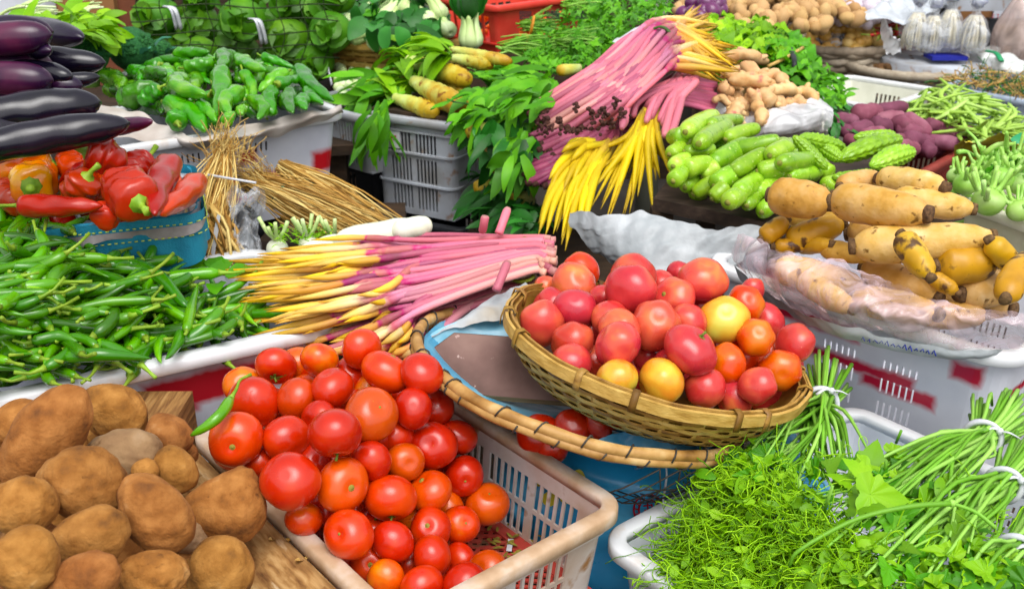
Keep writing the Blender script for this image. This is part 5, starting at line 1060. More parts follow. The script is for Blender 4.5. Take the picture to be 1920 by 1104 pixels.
gl = [((190, 138), (228, 172), 17, 'bright green pepper at the left edge of the heap'), ((235, 190), (290, 155), 26, 'large crumpled green pepper left of the middle'), ((312, 190), (385, 246), 21, 'bent pale green pepper hanging over the cloth at the front'), ((333, 232), (315, 212), 20, 'short green pepper with its dimpled end facing forward'), ((413, 130), (404, 222), 19, 'long wrinkled green pepper standing out upright in the middle'), ((452, 168), (430, 216), 17, 'dark green pepper leaning right of the upright one'), ((372, 192), (406, 228), 12, 'slim dark green pepper by the bent pale one'), ((456, 135), (476, 185), 12, 'slender pale green pepper pointing down'), ((535, 135), (486, 172), 16, 'green pepper slanting down to the left, right of the middle'), ((515, 168), (512, 214), 15, 'upright green pepper with a blunt square end'), ((545, 172), (549, 212), 15, 'second blunt upright green pepper at the right'), ((572, 185), (574, 205), 15, 'small green pepper with its button end forward near the right corner'), ((560, 128), (626, 190), 17, 'big dark green pepper sliding down the right side of the heap'), ((470, 185), (484, 224), 15, 'green pepper squeezed behind the cloth edge'), ((455, 205), (455, 215), 10, 'small green pepper tip behind the cloth'), ((520, 158), (578, 148), 14, 'dark glossy green pepper lying flat at the right'), ((585, 165), (606, 195), 15, 'green pepper close to the right corner of the crate'), ((328, 102), (392, 98), 12, 'long green pepper lying at the back of the heap'), ((345, 128), (402, 118), 15, 'green pepper with an open hollow end at the back'), ((415, 100), (412, 132), 15, 'pale mottled green pepper at the top of the heap'), ((490, 105), (552, 128), 9, 'thin green pepper at the back right'), ((338, 148), (385, 178), 20, 'broad green pepper in the middle left of the heap'), ((450, 112), (498, 132), 16, 'teal green pepper at the top right'), ((245, 132), (262, 150), 15, 'light green round pepper at the back left'), ((275, 135), (312, 140), 13, 'green pepper lying flat at the back left'), ((300, 165), (262, 195), 17, 'wrinkled green pepper beside the crumpled one'), ((425, 230), (440, 212), 12, 'dark green pepper low in the gap at the front')]
for a, b, r, lb in gl: pepper(a, b, r * 1.0, m_gpep, random.choice((BLK_, BELL, PEP, PEP)) if r > 13 else LONG_, random.choice((3, 3, 4)) if r > 12 else 0, 'green_pepper', lb, 'green pepper', GG, ZG, U(-.15, .15), .02, .02, lump=.13, sl=.02)
for (a, b) in sample([(190, 160), (300, 110), (400, 95), (560, 120), (610, 185), (420, 235), (330, 225), (220, 195)], 85):
    L = U(40, 75); an = U(0, 6.3); a2, b2 = a + L * math.cos(an), b + L * .6 * math.sin(an); dz = U(-.04, .005)
    if not inpoly(a2, b2, [(185, 150), (300, 100), (400, 85), (570, 110), (625, 190), (420, 245), (330, 235), (210, 200)]): a2, b2 = (a * .5 + 410 * .5), (b * .7 + 160 * .3)
    pepper((a, b), (a2, b2), U(10, 16), m_gpep, random.choice((BLK_, PEP, PEP)), 3, 'green_pepper', 'wrinkled green pepper in the heap in the red patched crate', 'green pepper', GG, ZG, U(-.2, .2), dz, dz, lump=.13, sl=.02)
g = sheet(netpx([[(170, 195, 1.03), (235, 205, 1.02), (300, 230, 1.01), (370, 255, 1.005), (440, 240, 1.005), (520, 225, 1.01), (590, 210, 1.015), (640, 195, 1.02)], [(165, 215, 1.01), (235, 235, 1.0), (300, 250, .998), (375, 268, .996), (450, 256, .998), (530, 236, 1.0), (600, 220, 1.003), (642, 206, 1.003)], [(160, 250, .985), (230, 262, .98), (300, 270, .978), (380, 276, .975), (460, 262, .978), (540, 244, .98), (605, 228, .982), (644, 216, .982)]]), 24, 140, .004, 22)
T(OB(g, 'cloth_liner', m_liner), 'creased cream cloth liner folded over the front of the green pepper crate', 'cloth')
stand_px([(100, 300), (640, 225), (640, 140), (100, 170)], .71, LBL)

# ================================================================ straw bundles, plastic bag, radishes between the crates
def strawbundle(a, b, n, wa, wb, label, sr=.0014, tie=None, fluff=False):
    p0, p1 = hit(*a), hit(*b); e = EM('straw_bundle', (p0 + p1) / 2, label, 'straw bundle', 'bundles of dry straw'); ax = nrm(p1 - p0); s1 = nrm(np.cross(ax, (0, 0, 1))); s2 = np.cross(s1, ax); g = G()
    for k in range(n):
        t = U(0, 6.28); q = math.sqrt(U(0, 1)); o = s1 * math.cos(t) * q + s2 * math.sin(t) * q * .6; q0 = p0 + o * wa + ax * U(-.04, .03); q1 = p1 + o * wb + rv(.012) + ax * U(-.08, .08)
        g.tube(spline([q0, (q0 + q1) / 2 + rv(.012) + o * .01, q1], 6), sr * U(.5, 1.5), 4, t=0)
    OB(g, 'stalks', m_straw, e)
    if fluff:
        g = G()
        for k in range(160): g.tube(wavy(p0 + rv(.02), -ax + rv(.45), U(.03, .10), 7, .15), .0009, 3, t=0)
        OB(g, 'roots', m_straw, e)
    if tie: c = p0 + (p1 - p0) * tie; w_ = wa + (wb - wa) * tie; tiering(e, c, ax, w_ * 1.03, w_ * .68, .0022, 4, m_grn2)
    return e
m_grn2 = M('green_wire', [(0, '#2c5c3c'), (1, '#507c5c')], rough=.5)
strawbundle((488, 345, .905), (690, 440, .80), 700, .040, .066, 'wide bundle of golden straw tied with green wire', tie=.22, fluff=True)
strawbundle((545, 322, .915), (705, 422, .81), 240, .026, .04, 'narrower straw bundle lying behind the wide one', sr=.0022, tie=.3)
strawbundle((420, 290, .99), (372, 470, .84), 360, .018, .036, 'upright sheaf of straw with frayed roots, right beside the red peppers', fluff=True)
strawbundle((380, 400, .90), (420, 470, .84), 90, .03, .03, 'short stubby straw bundle in front of the dark gap', sr=.004)
stand_px([(330, 480), (760, 480), (760, 380), (330, 380)], .70, LBL)
BG = EM('plastic_bag', hit(450, 400, .85), 'crumpled clear plastic bag stuffed between the straw bundles', 'bag')
g = sheet(netpx([[(420, 355, .94), (450, 350, .96), (480, 360, .95), (500, 375, .92)], [(430, 380, .92), (460, 385, .93), (480, 390, .92), (495, 395, .90)], [(435, 410, .88), (455, 410, .89), (470, 415, .88), (480, 420, .87)], [(420, 445, .84), (450, 440, .87), (475, 450, .86), (490, 455, .84)], [(400, 470, .82), (440, 475, .84), (470, 480, .84), (500, 470, .82)]]), 50, 40, .012, 40); OB(g, 'bag_film', m_bag, BG)
g = sheet(netpx([[(395, 480, .84), (400, 440, .88), (408, 400, .92)], [(402, 482, .84), (408, 442, .88), (414, 402, .92)]]), 4, 14, .001, 30); OB(g, 'bag_strap', m_wtie, BG)
g = G(); g.tube([hit(390, 328, .97), hit(480, 343, .96)], .003, 6); T(OB(g, 'white_string', m_wtie), 'thin white string stretched in front of the green pepper crate', 'string')
g = G(); g.ball(hit(455, 420, .81), (.05, .04, .04), 20, 14, lump=.2, k=4); T(OB(g, 'dark_bag', m_blk), 'dark plastic bag in the shade between the straw bundles', 'bag')
def turnip(px, py, z, r, n, label):
    c = hit(px, py, z); g = G(); g.ball(c, (r, r, r * .9), 18, 12); o = T(OB(g, 'turnip', m_rad), label, 'turnip', 'turnips with cut green tops')
    for k in range(n):
        a = U(0, 6.28); d = np.array([math.cos(a) * .45, math.sin(a) * .4 - .1, 1]); g = G(); g.tube(spline([c + np.array([0, 0, r * .75]), c + d * r * 1.6, c + d * U(.05, .075)], 6), .0045, 6, t=np.linspace(0, .6, 6)); OB(g, 'top_stalk', m_pale, o)
turnip(520, 466, .86, .024, 5, 'small white turnip with cut green stalks, left one beside the straw'); turnip(578, 458, .86, .022, 6, 'small white turnip with cut green stalks, middle one above the pink bundle'); turnip(628, 455, .86, .02, 4, 'small white turnip with cut green stalks, next to the white radishes')
g = G()
for (a, b) in sample([(505, 425), (620, 425), (640, 450), (510, 460)], 150): g.leaf(hit(a, b, .89), (U(-1, 1), U(-1, 1), U(0, .8)), (0, 0, 1), .02, .005, curl=1, n=4)
T(OB(g, 'turnip_greens', m_leafL), 'feathery lime green leaves around the turnip tops', 'greens', kind='stuff')
RD = [(0, .12), (.03, .42), (.1, .8), (.25, 1), (.7, 1), (.9, .8), (.97, .5), (1, .15)]
for a, b, r, z, lb in (((625, 455), (790, 425), 27, .90, 'long white radish lying behind the pink bundle'), ((735, 434), (808, 420), 21, .915, 'white radish with a brown tip, behind the long one'), ((560, 480), (640, 450), 20, .88, 'white radish mostly covered by the pink bundle')):
    p0, p1 = hit(*a, z), hit(*b, z); fruit(p0, p1, r * depth(p0) / FPX, RD, m_rad, 'white_radish', lb, 'radish', 'white radishes', .04, 22, 24, lump=.02)

# ================================================================ draped white sack below the courgettes
g = sheet(netpx([[(1068, 400, .885), (1130, 400, .915), (1220, 398, .925), (1320, 420, .92), (1430, 425, .92)], [(1070, 425, .86), (1150, 440, .88), (1240, 450, .885), (1330, 455, .885), (1420, 450, .895)], [(1110, 470, .82), (1190, 490, .84), (1270, 495, .845), (1340, 490, .85), (1400, 470, .87)], [(1160, 510, .78), (1230, 530, .80), (1300, 540, .80), (1350, 530, .81), (1390, 500, .84)], [(1200, 560, .70), (1260, 580, .70), (1310, 590, .70), (1360, 580, .70), (1390, 540, .74)]]), 90, 160, .0045, 30)
T(OB(g, 'white_sack', m_sack), 'creased white woven sack draped in the gap behind the tomato basket', 'sack')
# ================================================================ courgettes on a dark board
ZZ = idw([(1300, 240, 1.05), (1460, 280, 1.03), (1300, 365, .935), (1440, 390, .93), (1550, 340, .95), (1380, 320, .99), (1260, 300, 1.0)])
ZP_ = [(0, .3), (.015, .55), (.05, .8), (.14, .95), (.3, 1), (.7, 1), (.86, .95), (.95, .8), (.985, .55), (1, .3)]
GZ = 'courgettes stacked on the dark board'
zl = [((1285, 248), (1342, 220), 17), ((1310, 270), (1366, 240), 18), ((1360, 262), (1420, 246), 15), ((1283, 284), (1336, 288), 13), ((1333, 308), (1398, 280), 19), ((1368, 282), (1462, 266), 17), ((1372, 325), (1434, 296), 18), ((1420, 322), (1474, 320), 18), ((1443, 292), (1478, 280), 16), ((1462, 306), (1528, 302), 17), ((1480, 331), (1536, 329), 16), ((1535, 315), (1562, 330), 15), ((1285, 318), (1332, 310), 18), ((1316, 332), (1348, 320), 17), ((1340, 350), (1382, 328), 19), ((1382, 363), (1422, 342), 17), ((1415, 362), (1468, 350), 17), ((1262, 312), (1288, 300), 15), ((1258, 258), (1285, 262), 16), ((1284, 352), (1308, 336), 16), ((1300, 364), (1338, 348), 16), ((1335, 373), (1362, 358), 15), ((1364, 380), (1396, 362), 17), ((1400, 386), (1426, 368), 14), ((1428, 398), (1468, 380), 16), ((1545, 348), (1578, 346), 15), ((1262, 340), (1280, 325), 15), ((1255, 290), (1275, 280), 15), ((1330, 235), (1390, 228), 14)]
zn = ['at the top left corner of the stack', 'second at the top left, pale and thick', 'dark striped, behind the top left pair', 'thin striped one below the top left pair', 'fat one with a scuffed end in the middle row', 'longest pale one lying across the top', 'plump one pointing down left in the centre', 'plump one lying level in the centre', 'small one behind the centre', 'level one next to the bitter gourds', 'level one at the lower right', 'small one touching the bitter gourds', 'striped one in the left of the middle row', 'short dark end in the left middle', 'fat bright one in the lower middle', 'green one second from the lower right', 'level one at the right of the lower row', 'dark one at the left edge', 'dark one at the upper left under the pink stalks', 'dark end at the lower left', 'fat end on the board, second from left', 'round end on the board, third from left', 'yellowish end on the board, middle', 'dark green end on the board, fifth', 'slanting one at the right end of the board', 'half hidden one behind the lotus roots', 'left end one low on the board', 'left edge one below the shoots', 'pale one at the very back of the stack']
for (a, b, r), ad in zip(zl, zn):
    p0, p1 = hit(*a, ZZ(*a)), hit(*b, ZZ(*b)); d = nrm(p1 - p0); p1 = p1 + np.array([d[0] * .3, .8, 0]) * U(.02, .05); r_ = r * U(.98, 1.12) * depth(p0) / FPX; zt = U(-.14, .14); o, P = fruit(p0, p1, r_, [(x, y * (1 + zt * (x - .5) * 2)) for x, y in ZP_], m_zuc, 'courgette', 'courgette ' + ad, 'courgette', GZ, U(-.07, .07), 20, 20, lump=.02, lobes=0)
    q = P[0]; d = nrm(P[0] - P[1]); h = G(); h.tube([q - d * .003, q + d * .002, q + d * .004], np.array([.34, .3, .1]) * r_, 10, lump=.1); OB(h, 'blossom_end', m_zend, o)
for (a, b) in sample([(1265, 260), (1480, 270), (1560, 330), (1450, 385), (1290, 365)], 34):
    z = max(ZZ(a, b) - .045, .925); p = hit(a, b, z); fruit(p, p + np.array([U(-.02, .08), .09, 0]), .026, ZP_, m_zuc, 'courgette', 'courgette deeper in the stack, only its end showing', 'courgette', 'courgettes deeper in the stack', 0, 14, 12)
tableslab('wooden_stand', [hit(a, b, .905)[:2] for a, b in ((1225, 372), (1470, 424), (1680, 300), (1330, 240))], .905, .03, 'dark weathered board carrying the courgettes and bitter gourds', M('dark_board', [(0, '#241a14'), (.6, '#44342a'), (1, '#5c4a3c')], rough=.8, scale=14, stretch=(1, 5, 5), rval=0, detail=8), group=None)
# bitter gourds
def gourd(a, b, r, lb):
    p0, p1 = hit(*a, ZZ(*a) + .02), hit(*b, ZZ(*b) + .02); rr = r * depth((p0 + p1) / 2) / FPX; n = 60; t = np.linspace(0, 1, n); P = spline([p0, (p0 + p1) / 2 + rv(.006), p1], n); g = G(); seg = 48
    g.tube(P, rr * prof(t, [(0, .08), (.04, .4), (.15, .75), (.35, .97), (.6, 1), (.82, .8), (.94, .48), (1, .08)]), seg, up=(0, 0, 1))
    V = g.V[0]; a_ = np.linspace(0, 2 * PI, seg, endpoint=False)
    for i in range(n):
        c = P[i]; w_ = .5 * np.abs(np.cos(a_ * 5)) ** .6 * (1 + .55 * np.sin(i * .95 + 2.2 * np.sin(a_ * 5))) + .12 * rng.random(seg); V[i * seg:(i + 1) * seg] = c + (V[i * seg:(i + 1) * seg] - c) * (.78 + .30 * w_)[:, None]
    T(OB(g, 'bitter_gourd', m_bit), lb, 'bitter gourd', 'bitter gourds beside the courgettes')
for q in [((1487, 255), (1552, 318), 14, 'slim bitter gourd leaning against the courgettes'), ((1498, 258), (1585, 278), 17, 'bitter gourd at the back left of the group'), ((1520, 262), (1580, 300), 15, 'bitter gourd pointing down behind the large one'), ((1570, 300), (1692, 260), 21, 'largest bitter gourd, slanting up to the right'), ((1632, 312), (1714, 284), 21, 'plump bitter gourd at the right end of the group'), ((1560, 332), (1640, 322), 14, 'lowest bitter gourd just above the lotus roots'), ((1600, 258), (1680, 252), 14, 'bitter gourd mostly hidden behind the largest one')]: gourd(*q)
# ================================================================ background left: greens, broccoli, cabbages
def at(px, py, Y):
    r = ray(px, py); return np.array([0, 0, CZ]) + r * (Y / r[1])
def bigleaves(e, P_, Z, n, L, W, mt, d0, spread=.6, curl=(.2, 1.2), name='leaves', upv=(0, -.3, 1), wav=.04, lob=0, zj=.03, nn=7):
    g = G()
    for (a, b) in sample(P_, n):
        d = nrm(np.array(d0, float)) + rv(spread * .5); g.leaf(hit(a, b, (Z(a, b) if callable(Z) else Z) + U(-zj, zj * .6)), d, np.array(upv) + rv(.35), U(*L), U(*W), curl=U(*curl), n=nn, wav=wav, lob=lob)
    return OB(g, name, mt, e)
def stalks(e, base, d0, n, L, r, mt, spread=.25, name='stalks', wb=.01):
    g = G()
    for k in range(n):
        b = base + rv(wb); d = nrm(np.array(d0, float) + rv(spread)); g.tube(spline([b, b + d * L * .5 + rv(.004), b + d * L + np.array([0, 0, -.01])], 7), r * U(.7, 1.2) * np.linspace(1, .6, 7), 6, t=np.linspace(0, 1, 7))
    return OB(g, name, mt, e)
ZM = idw([(20, 60, 1.2), (150, 50, 1.2), (200, 110, 1.12), (100, 30, 1.22)])
for i, (P_, lb, mt) in enumerate((([(0, 40), (60, 45), (60, 80), (0, 70)], 'bunch of mustard greens at the far left above the aubergines', m_leafL), ([(40, 25), (130, 20), (150, 70), (60, 60)], 'bright bunch of mustard greens in the middle above the aubergines', m_leafL), ([(120, 25), (200, 40), (200, 75), (130, 70)], 'bunch of mustard greens beside the cardboard box', m_leafL), ([(110, 50), (190, 55), (195, 70), (130, 68)], 'bunch of mustard greens just above the broccoli', m_leafL))):
    e = EM('greens_bunch', hit(*P_[0], 1.15), lb, 'greens', 'mustard greens behind the aubergines'); bigleaves(e, P_, ZM, 46, (.05, .09), (.03, .06), mt, (1, .3, .1), .8); stalks(e, hit(*P_[0], 1.15), (1, .1, .1), 14, .12, .005, m_pale)
m_leafB = M('blue_green_leaf', [(0, '#1c5a44'), (1, '#4c9478')], rough=.5, scale=20, trl=.15, aw=.5)
def broccoli(px, py, z, r, label):
    c = hit(px, py, z); e = EM('broccoli', c, label, 'broccoli', 'broccoli heads behind the aubergines'); g = G()
    for k in range(420):
        v = nrm(rv()); v[2] = abs(v[2]) * .9 - .15; v = nrm(v); q = .9 + .1 * math.sin(v[0] * 7) * math.sin(v[1] * 8 + 1); g.ball(c + v * r * q * (1, 1, .85), r * U(.07, .12), 7, 5)
    g.ball(c, r * .93, 16, 12); OB(g, 'head', m_brocc, e)
    g = G(); g.tube([c - (0, 0, r * 1.4), c - (0, 0, r * .3)], [r * .35, r * .5], 10); OB(g, 'stalk', m_kohl, e)
    for a in (2.2, 4.6, 5.6, .6, 1.4):
        g = G(); d = np.array([math.cos(a) * .6, math.sin(a) * .6, .75]); b = c + np.array([math.cos(a), math.sin(a), -.2]) * r * .85; g.leaf(b, d, (-math.cos(a), -math.sin(a), .4), r * U(.7, 1.1), r * .5, curl=.9, n=7, wav=.08); OB(g, 'leaf', m_leafB, e)
broccoli(245, 92, 1.10, .072, 'dark green broccoli head with blue green leaves, standing behind the green peppers'); broccoli(162, 100, 1.11, .070, 'broccoli head touching the tips of the aubergines'); broccoli(300, 95, 1.06, .04, 'small broccoli floret head at the back of the green peppers')
# boxes top left
def boxat(name, c, h, rz, mt, label, cat, flaps=False):
    e = EM(name, c - np.array([0, 0, h[2]]), label, cat); g = G(); g.box(c, h, np.array(Matrix.Rotation(rz, 3, 'Z'))); OB(g, 'box_body', mt, e, smooth=False)
    if flaps:
        for s_ in (-1, 1): g = G(); g.box(c + np.array([math.cos(rz), math.sin(rz), 0]) * s_ * (h[0] + .05) + np.array([0, 0, h[2] - .01]), (.055, h[1] * .95, .0025), np.array(Matrix.Rotation(rz, 3, 'Z') @ Matrix.Rotation(s_ * .5, 3, 'Y'))); OB(g, 'flap', mt, e, smooth=False)
    return e
b = boxat('foam_box', at(40, 20, 4.3) - (.1, 0, .12), (.35, .2, .2), .1, m_wh, 'pale foam box at the top left corner of the photo', 'box')
g = G(); c = at(128, 10, 4.08)
for k in range(7): g.box(c + np.array([k * .009 - .03, 0, 0]), (.003, .002, .05), np.array(Matrix.Rotation(.3, 3, 'Y')))
OB(g, 'blue_stripes', m_ink, b, smooth=False)
boxat('cardboard_box', at(195, 40, 4.0) - (0, 0, .06), (.14, .14, .22), .25, M('red_brown_cardboard', [(0, '#6a3826'), (1, '#8c5236')], rough=.8, rval=0), 'open red brown cardboard box with folded flaps, behind the broccoli', 'box', flaps=True)
g = G(); g.box(at(165, 8, 3.85), (.10, .03, .045), np.array(Matrix.Rotation(.1, 3, 'Z'))); T(OB(g, 'cardboard_flap', m_card, smooth=False), 'torn tan cardboard piece at the top edge above the greens', 'cardboard')
# cabbages in nets
cab = []
for (px, py, r) in ((290, 30, 42), (372, 48, 40), (455, 40, 42), (540, 78, 46), (450, 100, 40), (375, 105, 36), (300, 95, 38), (545, 5, 42), (620, 60, 40), (460, -15, 36), (375, -10, 36), (600, 20, 34), (300, -25, 34), (500, 45, 30), (590, 120, 36), (630, -10, 36), (410, 75, 30), (335, 60, 28), (500, 125, 36), (580, 80, 30)): cab.append((px, py, r))
labc = ['left', 'with a pale crown near the first tie', 'in the middle of the upper row', 'big round', 'above the middle of the green peppers', 'just above the green peppers', 'beside the broccoli', 'at the top edge of the photo']
for i, (px, py, r) in enumerate(cab):
    Yd = 3.75 + (0 if r > 35 else .15); c = at(px, py, Yd + .1 * math.sin(i * 2.1)); rr = r * Yd / FPX
    g = G(); g.ball(c, (rr, rr, rr * .92), 26, 18, lump=.05, k=3)
    o = T(OB(g, 'cabbage', m_cabb), ('green cabbage in the net sack, ' + labc[i]) if i < 8 else 'green cabbage packed deep in the net sack at the top left', 'cabbage', 'cabbages in the dark net')
    for k in range(4):
        g = G(); a = U(0, 6.3); b_ = c + np.array([math.cos(a) * .8, -.55, math.sin(a) * .8]) * rr; g.leaf(b_, (-math.cos(a), -.35, -math.sin(a)), (0, -1, .2), rr * 1.5, rr * 1.3, curl=-.9, n=6, wav=.06); OB(g, 'outer_leaf', m_cabb, o)
g = G(); g2 = G()
for (a, b) in sample([(250, -20), (640, -20), (640, 130), (260, 130)], 110): g.leaf(at(a, b, 3.72 + U(-.05, .1)), (U(-1, 1), -.2, U(-1, 1)), (0, -1, .3), U(.04, .08), U(.02, .05), curl=U(0, 1), n=4, wav=.1)
T(OB(g, 'cabbage_leaves', m_cabb), 'loose outer leaves crammed between the cabbages in the net', 'leaves', kind='stuff')
NET = EM('net_sack', at(440, 130, 3.6), 'dark net stretched over the wall of green cabbages', 'net')
g = G()
for yy in (-10, 12, 38, 62, 88, 112): g.tube([at(x, yy + 4 * math.sin(x * .03 + yy), 3.60 + .02 * math.sin(x * .05)) for x in range(245, 650, 14)], .0022, 4)
for xx in range(262, 640, 44): g.tube([at(xx + 8 * math.sin(y * .05 + xx), y, 3.60) for y in range(-20, 135, 14)], .0018, 4)
OB(g, 'net_cords', m_net, NET)
for (a, b, c, d) in ((308, 12, 332, 55), (468, 35, 492, 82)):
    g = G()
    for s_ in (0, 1): g.tube(spline([at(a, b, 3.55), at(a + 14 + s_ * 6, b + 6, 3.5), at(c + s_ * 8, d, 3.52)], 10), .009, 6, flat=.35)
    T(OB(g, 'net_tie', m_wtie), 'white plastic tie drooping from the net of cabbages, %s one' % ('left' if a < 400 else 'right'), 'tie', 'ties on the cabbage net')
tableslab('wooden_stand', [(-2.6, 2.62), (-.45, 3.0), (-.45, 4.4), (-2.6, 4.4)], .84, .03, LBL, group='dark wooden stands under the goods')
# ================================================================ bok choy basket
BC = EM('bamboo_basket', hit(745, 62, 1.02), 'round bamboo basket holding bok choy at the top, open weave showing pale bulbs', 'basket'); rb_ = .30
woven(BC, rb_, .26, 40, 12)
def bokchoy(c, d, L, label, n=7):
    e = EM('bok_choy', c, label, 'bok choy', 'bok choy heads in the bamboo basket'); d = nrm(np.array(d, float)); s1 = nrm(np.cross(d, (0, 0, 1)) + 1e-6); s2 = np.cross(s1, d); g = G(); gl_ = G()
    for k in range(n):
        a = 2 * PI * k / n + U(-.2, .2); o = s1 * math.cos(a) + s2 * math.sin(a); Lk = L * U(.9, 1.1)
        P = spline([c + o * .006, c + d * Lk * .15 + o * L * .16, c + d * Lk * .42 + o * L * .12, c + d * Lk * .62 + o * L * .15], 9)
        g.tube(P, L * prof(np.linspace(0, 1, 9), [(0, .07), (.25, .13), (.6, .08), (1, .04)]), 8, t=np.linspace(1, 0, 9), up=o, flat=.55)
        gl_.leaf(P[-2], d + o * .5 + (0, 0, -.1), o + (0, 0, .2), L * .6, L * .42, curl=U(.5, 1.3), n=7, fold=.15, wav=.05)
    OB(g, 'stalks', m_pale, e); OB(gl_, 'leaves', m_leafD if random.random() < .6 else m_leafM, e)
for (px, py, z, d, L, lb) in ((640, 45, 1.06, (1, .3, .25), .15, 'bok choy lying at the left rim, white base outward'), (655, 70, 1.05, (1, .2, .2), .16, 'bok choy at the front left rim with a white base'), (690, 80, 1.04, (1, .5, .1), .16, 'bok choy lying along the front rim of the basket'), (830, 35, 1.10, (-.5, .5, .8), .15, 'round bok choy base facing forward at the upper right'), (812, 42, 1.09, (-.6, .8, .3), .14, 'bok choy base facing forward, left one of the pile'), (845, 62, 1.06, (-.4, .8, .3), .14, 'bok choy base in the lower right of the pile'), (818, 68, 1.05, (-.5, .8, .3), .13, 'bok choy base in the lower middle of the pile'), (884, 92, 1.02, (-.05, .15, 1), .20, 'upright bok choy with a long pale stalk at the right end'), (720, 40, 1.08, (.4, .6, .5), .16, 'bok choy with dark leaves in the middle of the basket'), (760, 30, 1.10, (.2, .6, .6), .17, 'dark leaved bok choy at the top of the basket'), (690, 30, 1.08, (.6, .5, .5), .17, 'dark leaved bok choy at the upper left'), (790, 20, 1.11, (-.2, .6, .6), .17, 'bok choy whose leaves reach the top edge of the photo')): bokchoy(hit(px, py, z), d, L, lb)
e = EM('greens_bunch', hit(740, 30, 1.1), 'loose dark green leaves heaped on the bok choy basket', 'greens'); bigleaves(e, [(640, 0), (840, -10), (820, 60), (700, 50)], 1.12, 70, (.07, .12), (.05, .08), m_leafD, (0, -.3, -.3), 1.2)
g = G(); g.tube(spline([hit(690, -20, 1.2), hit(640, 25, 1.12), hit(612, 60, 1.05), hit(612, 110, .98), hit(622, 160, .90)], 20), .007, 6, flat=.35); T(OB(g, 'plastic_string', m_wtie), 'twisted white plastic string hanging from the bok choy basket', 'string')
g = G()
for (a, b) in sample([(625, 95), (690, 105), (690, 195), (630, 190)], 60): g.ball(hit(a, b, .93) + np.array([0, .05, 0]), U(.014, .02), 8, 6)
T(OB(g, 'pale_bulbs', m_pale), 'pale bulbs packed behind the open weave under the bok choy', 'bulbs', kind='stuff')
# red crate with carrots
A = np.array(hit(780, -14, 1.13)); B = np.array(hit(930, 14, 1.13))
e, cc_, uu_, vv_ = crate_at(tuple(hit(930, 14, 1.13)), tuple(hit(1100, -8, 1.13)), .32, 1.13, .17, 'bright red slotted crate of carrots at the top edge of the photo', flip=1, name='carrot_crate', m_wall=m_rpl2, m_rim=m_rpl2, rows=slats(.17, 1, top=.04, bot=.03), slot=.03, bar=.012, group=2, post=.02, r=.02, ribs=(.03,))
for k in range(34):
    p = cc_ + uu_ * U(-.14, .14) + vv_ * U(-.13, .10); p[2] = 1.13 - .17 + U(.03, .13); fruit(p, p + (uu_ * U(-1, 1) + vv_ * U(-.4, .4)) * .12, .017, [(0, .4), (.1, 1), (.6, .7), (1, .1)], m_carrot, 'carrot', 'orange carrot lying in the bright red crate', 'carrot', 'carrots in the bright red crate', 0, 8, 8)
g = G()
for k in range(3):
    for j in range(5): g.box(hit(985 + k * 52, 22 + j * 3, 1.11) + np.array([0, -.012 + .003 * k, 0]), (.022, .001, .0018))
T(OB(g, 'crate_lettering', m_blk, smooth=False), 'small dark printed lettering on the front of the red crate', 'lettering', kind='stuff')
# ================================================================ celtuce on the grey crate
A = hit(700, 213, .93); B = hit(850, 234, .93)
e, cc_, uu_, vv_ = crate_at(tuple(A), tuple(B), .34, .93, .30, 'grey plastic crate with rope ribs, carrying thick celtuce stems', flip=1, name='grey_crate', m_wall=m_grpl, m_rim=m_grpl, rows=slats(.30, 3, top=.035, bot=.02, gap=.014), slot=.008, bar=.005, group=5, post=.014, r=.03, ribs=(.10, .195, .262), taper=.03)
g = G(); g.box(hit(700, 240, .62) * 0 + cc_ + np.array([0, 0, .235]) - vv_ * .171 - uu_ * .07, (.022, .003, .03), rot2(uu_)); lab = T(OB(g, 'paper_label', m_whlab, smooth=False), 'white paper label with red characters on the front of the grey crate', 'label'); g = G()
for (dx, dz, w_, h_) in ((-.006, .008, .006, .0012), (-.006, 0, .006, .0012), (-.006, -.008, .006, .0012), (-.006, 0, .0012, .010), (.007, .006, .005, .0012), (.007, -.004, .006, .0012), (.009, 0, .0012, .009)): g.box(cc_ + np.array([0, 0, .235]) - vv_ * .1752 + uu_ * (-.07 + dx) + np.array([0, 0, dz]), (w_, .0006, h_), rot2(uu_))
OB(g, 'red_characters', m_redink, lab, smooth=False)
g = G(); g.box(cc_ + np.array([0, 0, .309]) , (.155, .16, .006), rot2(uu_)); T(OB(g, 'crate_lid', m_table, smooth=False), 'thin brown board laid over the grey crate under the celtuce', 'board')
A2 = hit(540, 186, .93); B2 = hit(694, 225, .93); A3 = hit(600, 268, .80); B3 = hit(712, 322, .80)
crate_at(tuple(hit(560, 190, .93)), tuple(hit(692, 222, .93)), .3, .93, .18, 'grey blue crate standing behind the green peppers, left of the celtuce crate', flip=1, name='grey_crate', m_wall=m_grpl, m_rim=m_grpl, rows=slats(.18, 1, top=.03, bot=.02), slot=.008, bar=.006, group=5, post=.03, r=.03)
mbr = slats(.3, 3, top=.03, bot=.02, gap=.012)
crate_at(tuple(hit(590, 290, .735)), tuple(hit(705, 318, .735)), .4, .735, .30, 'black crate in the shade under the grey blue crate', flip=1, name='black_crate', m_wall=m_blk, m_rim=m_blk, rows=mbr, r=.03, slot=.01, bar=.008)
crate_at(tuple(hit(690, 400, .62)), tuple(hit(870, 432, .62)), .4, .62, .30, 'black crate in the dark gap under the celtuce crate', flip=1, name='black_crate', m_wall=m_blk, m_rim=m_blk, rows=mbr, r=.03, slot=.01, bar=.008)
tableslab('wooden_stand', [(-.9, 2.6), (-.05, 2.3), (.1, 3.3), (-.9, 3.4)], .32, .03, LBL, group='dark wooden stands under the goods')
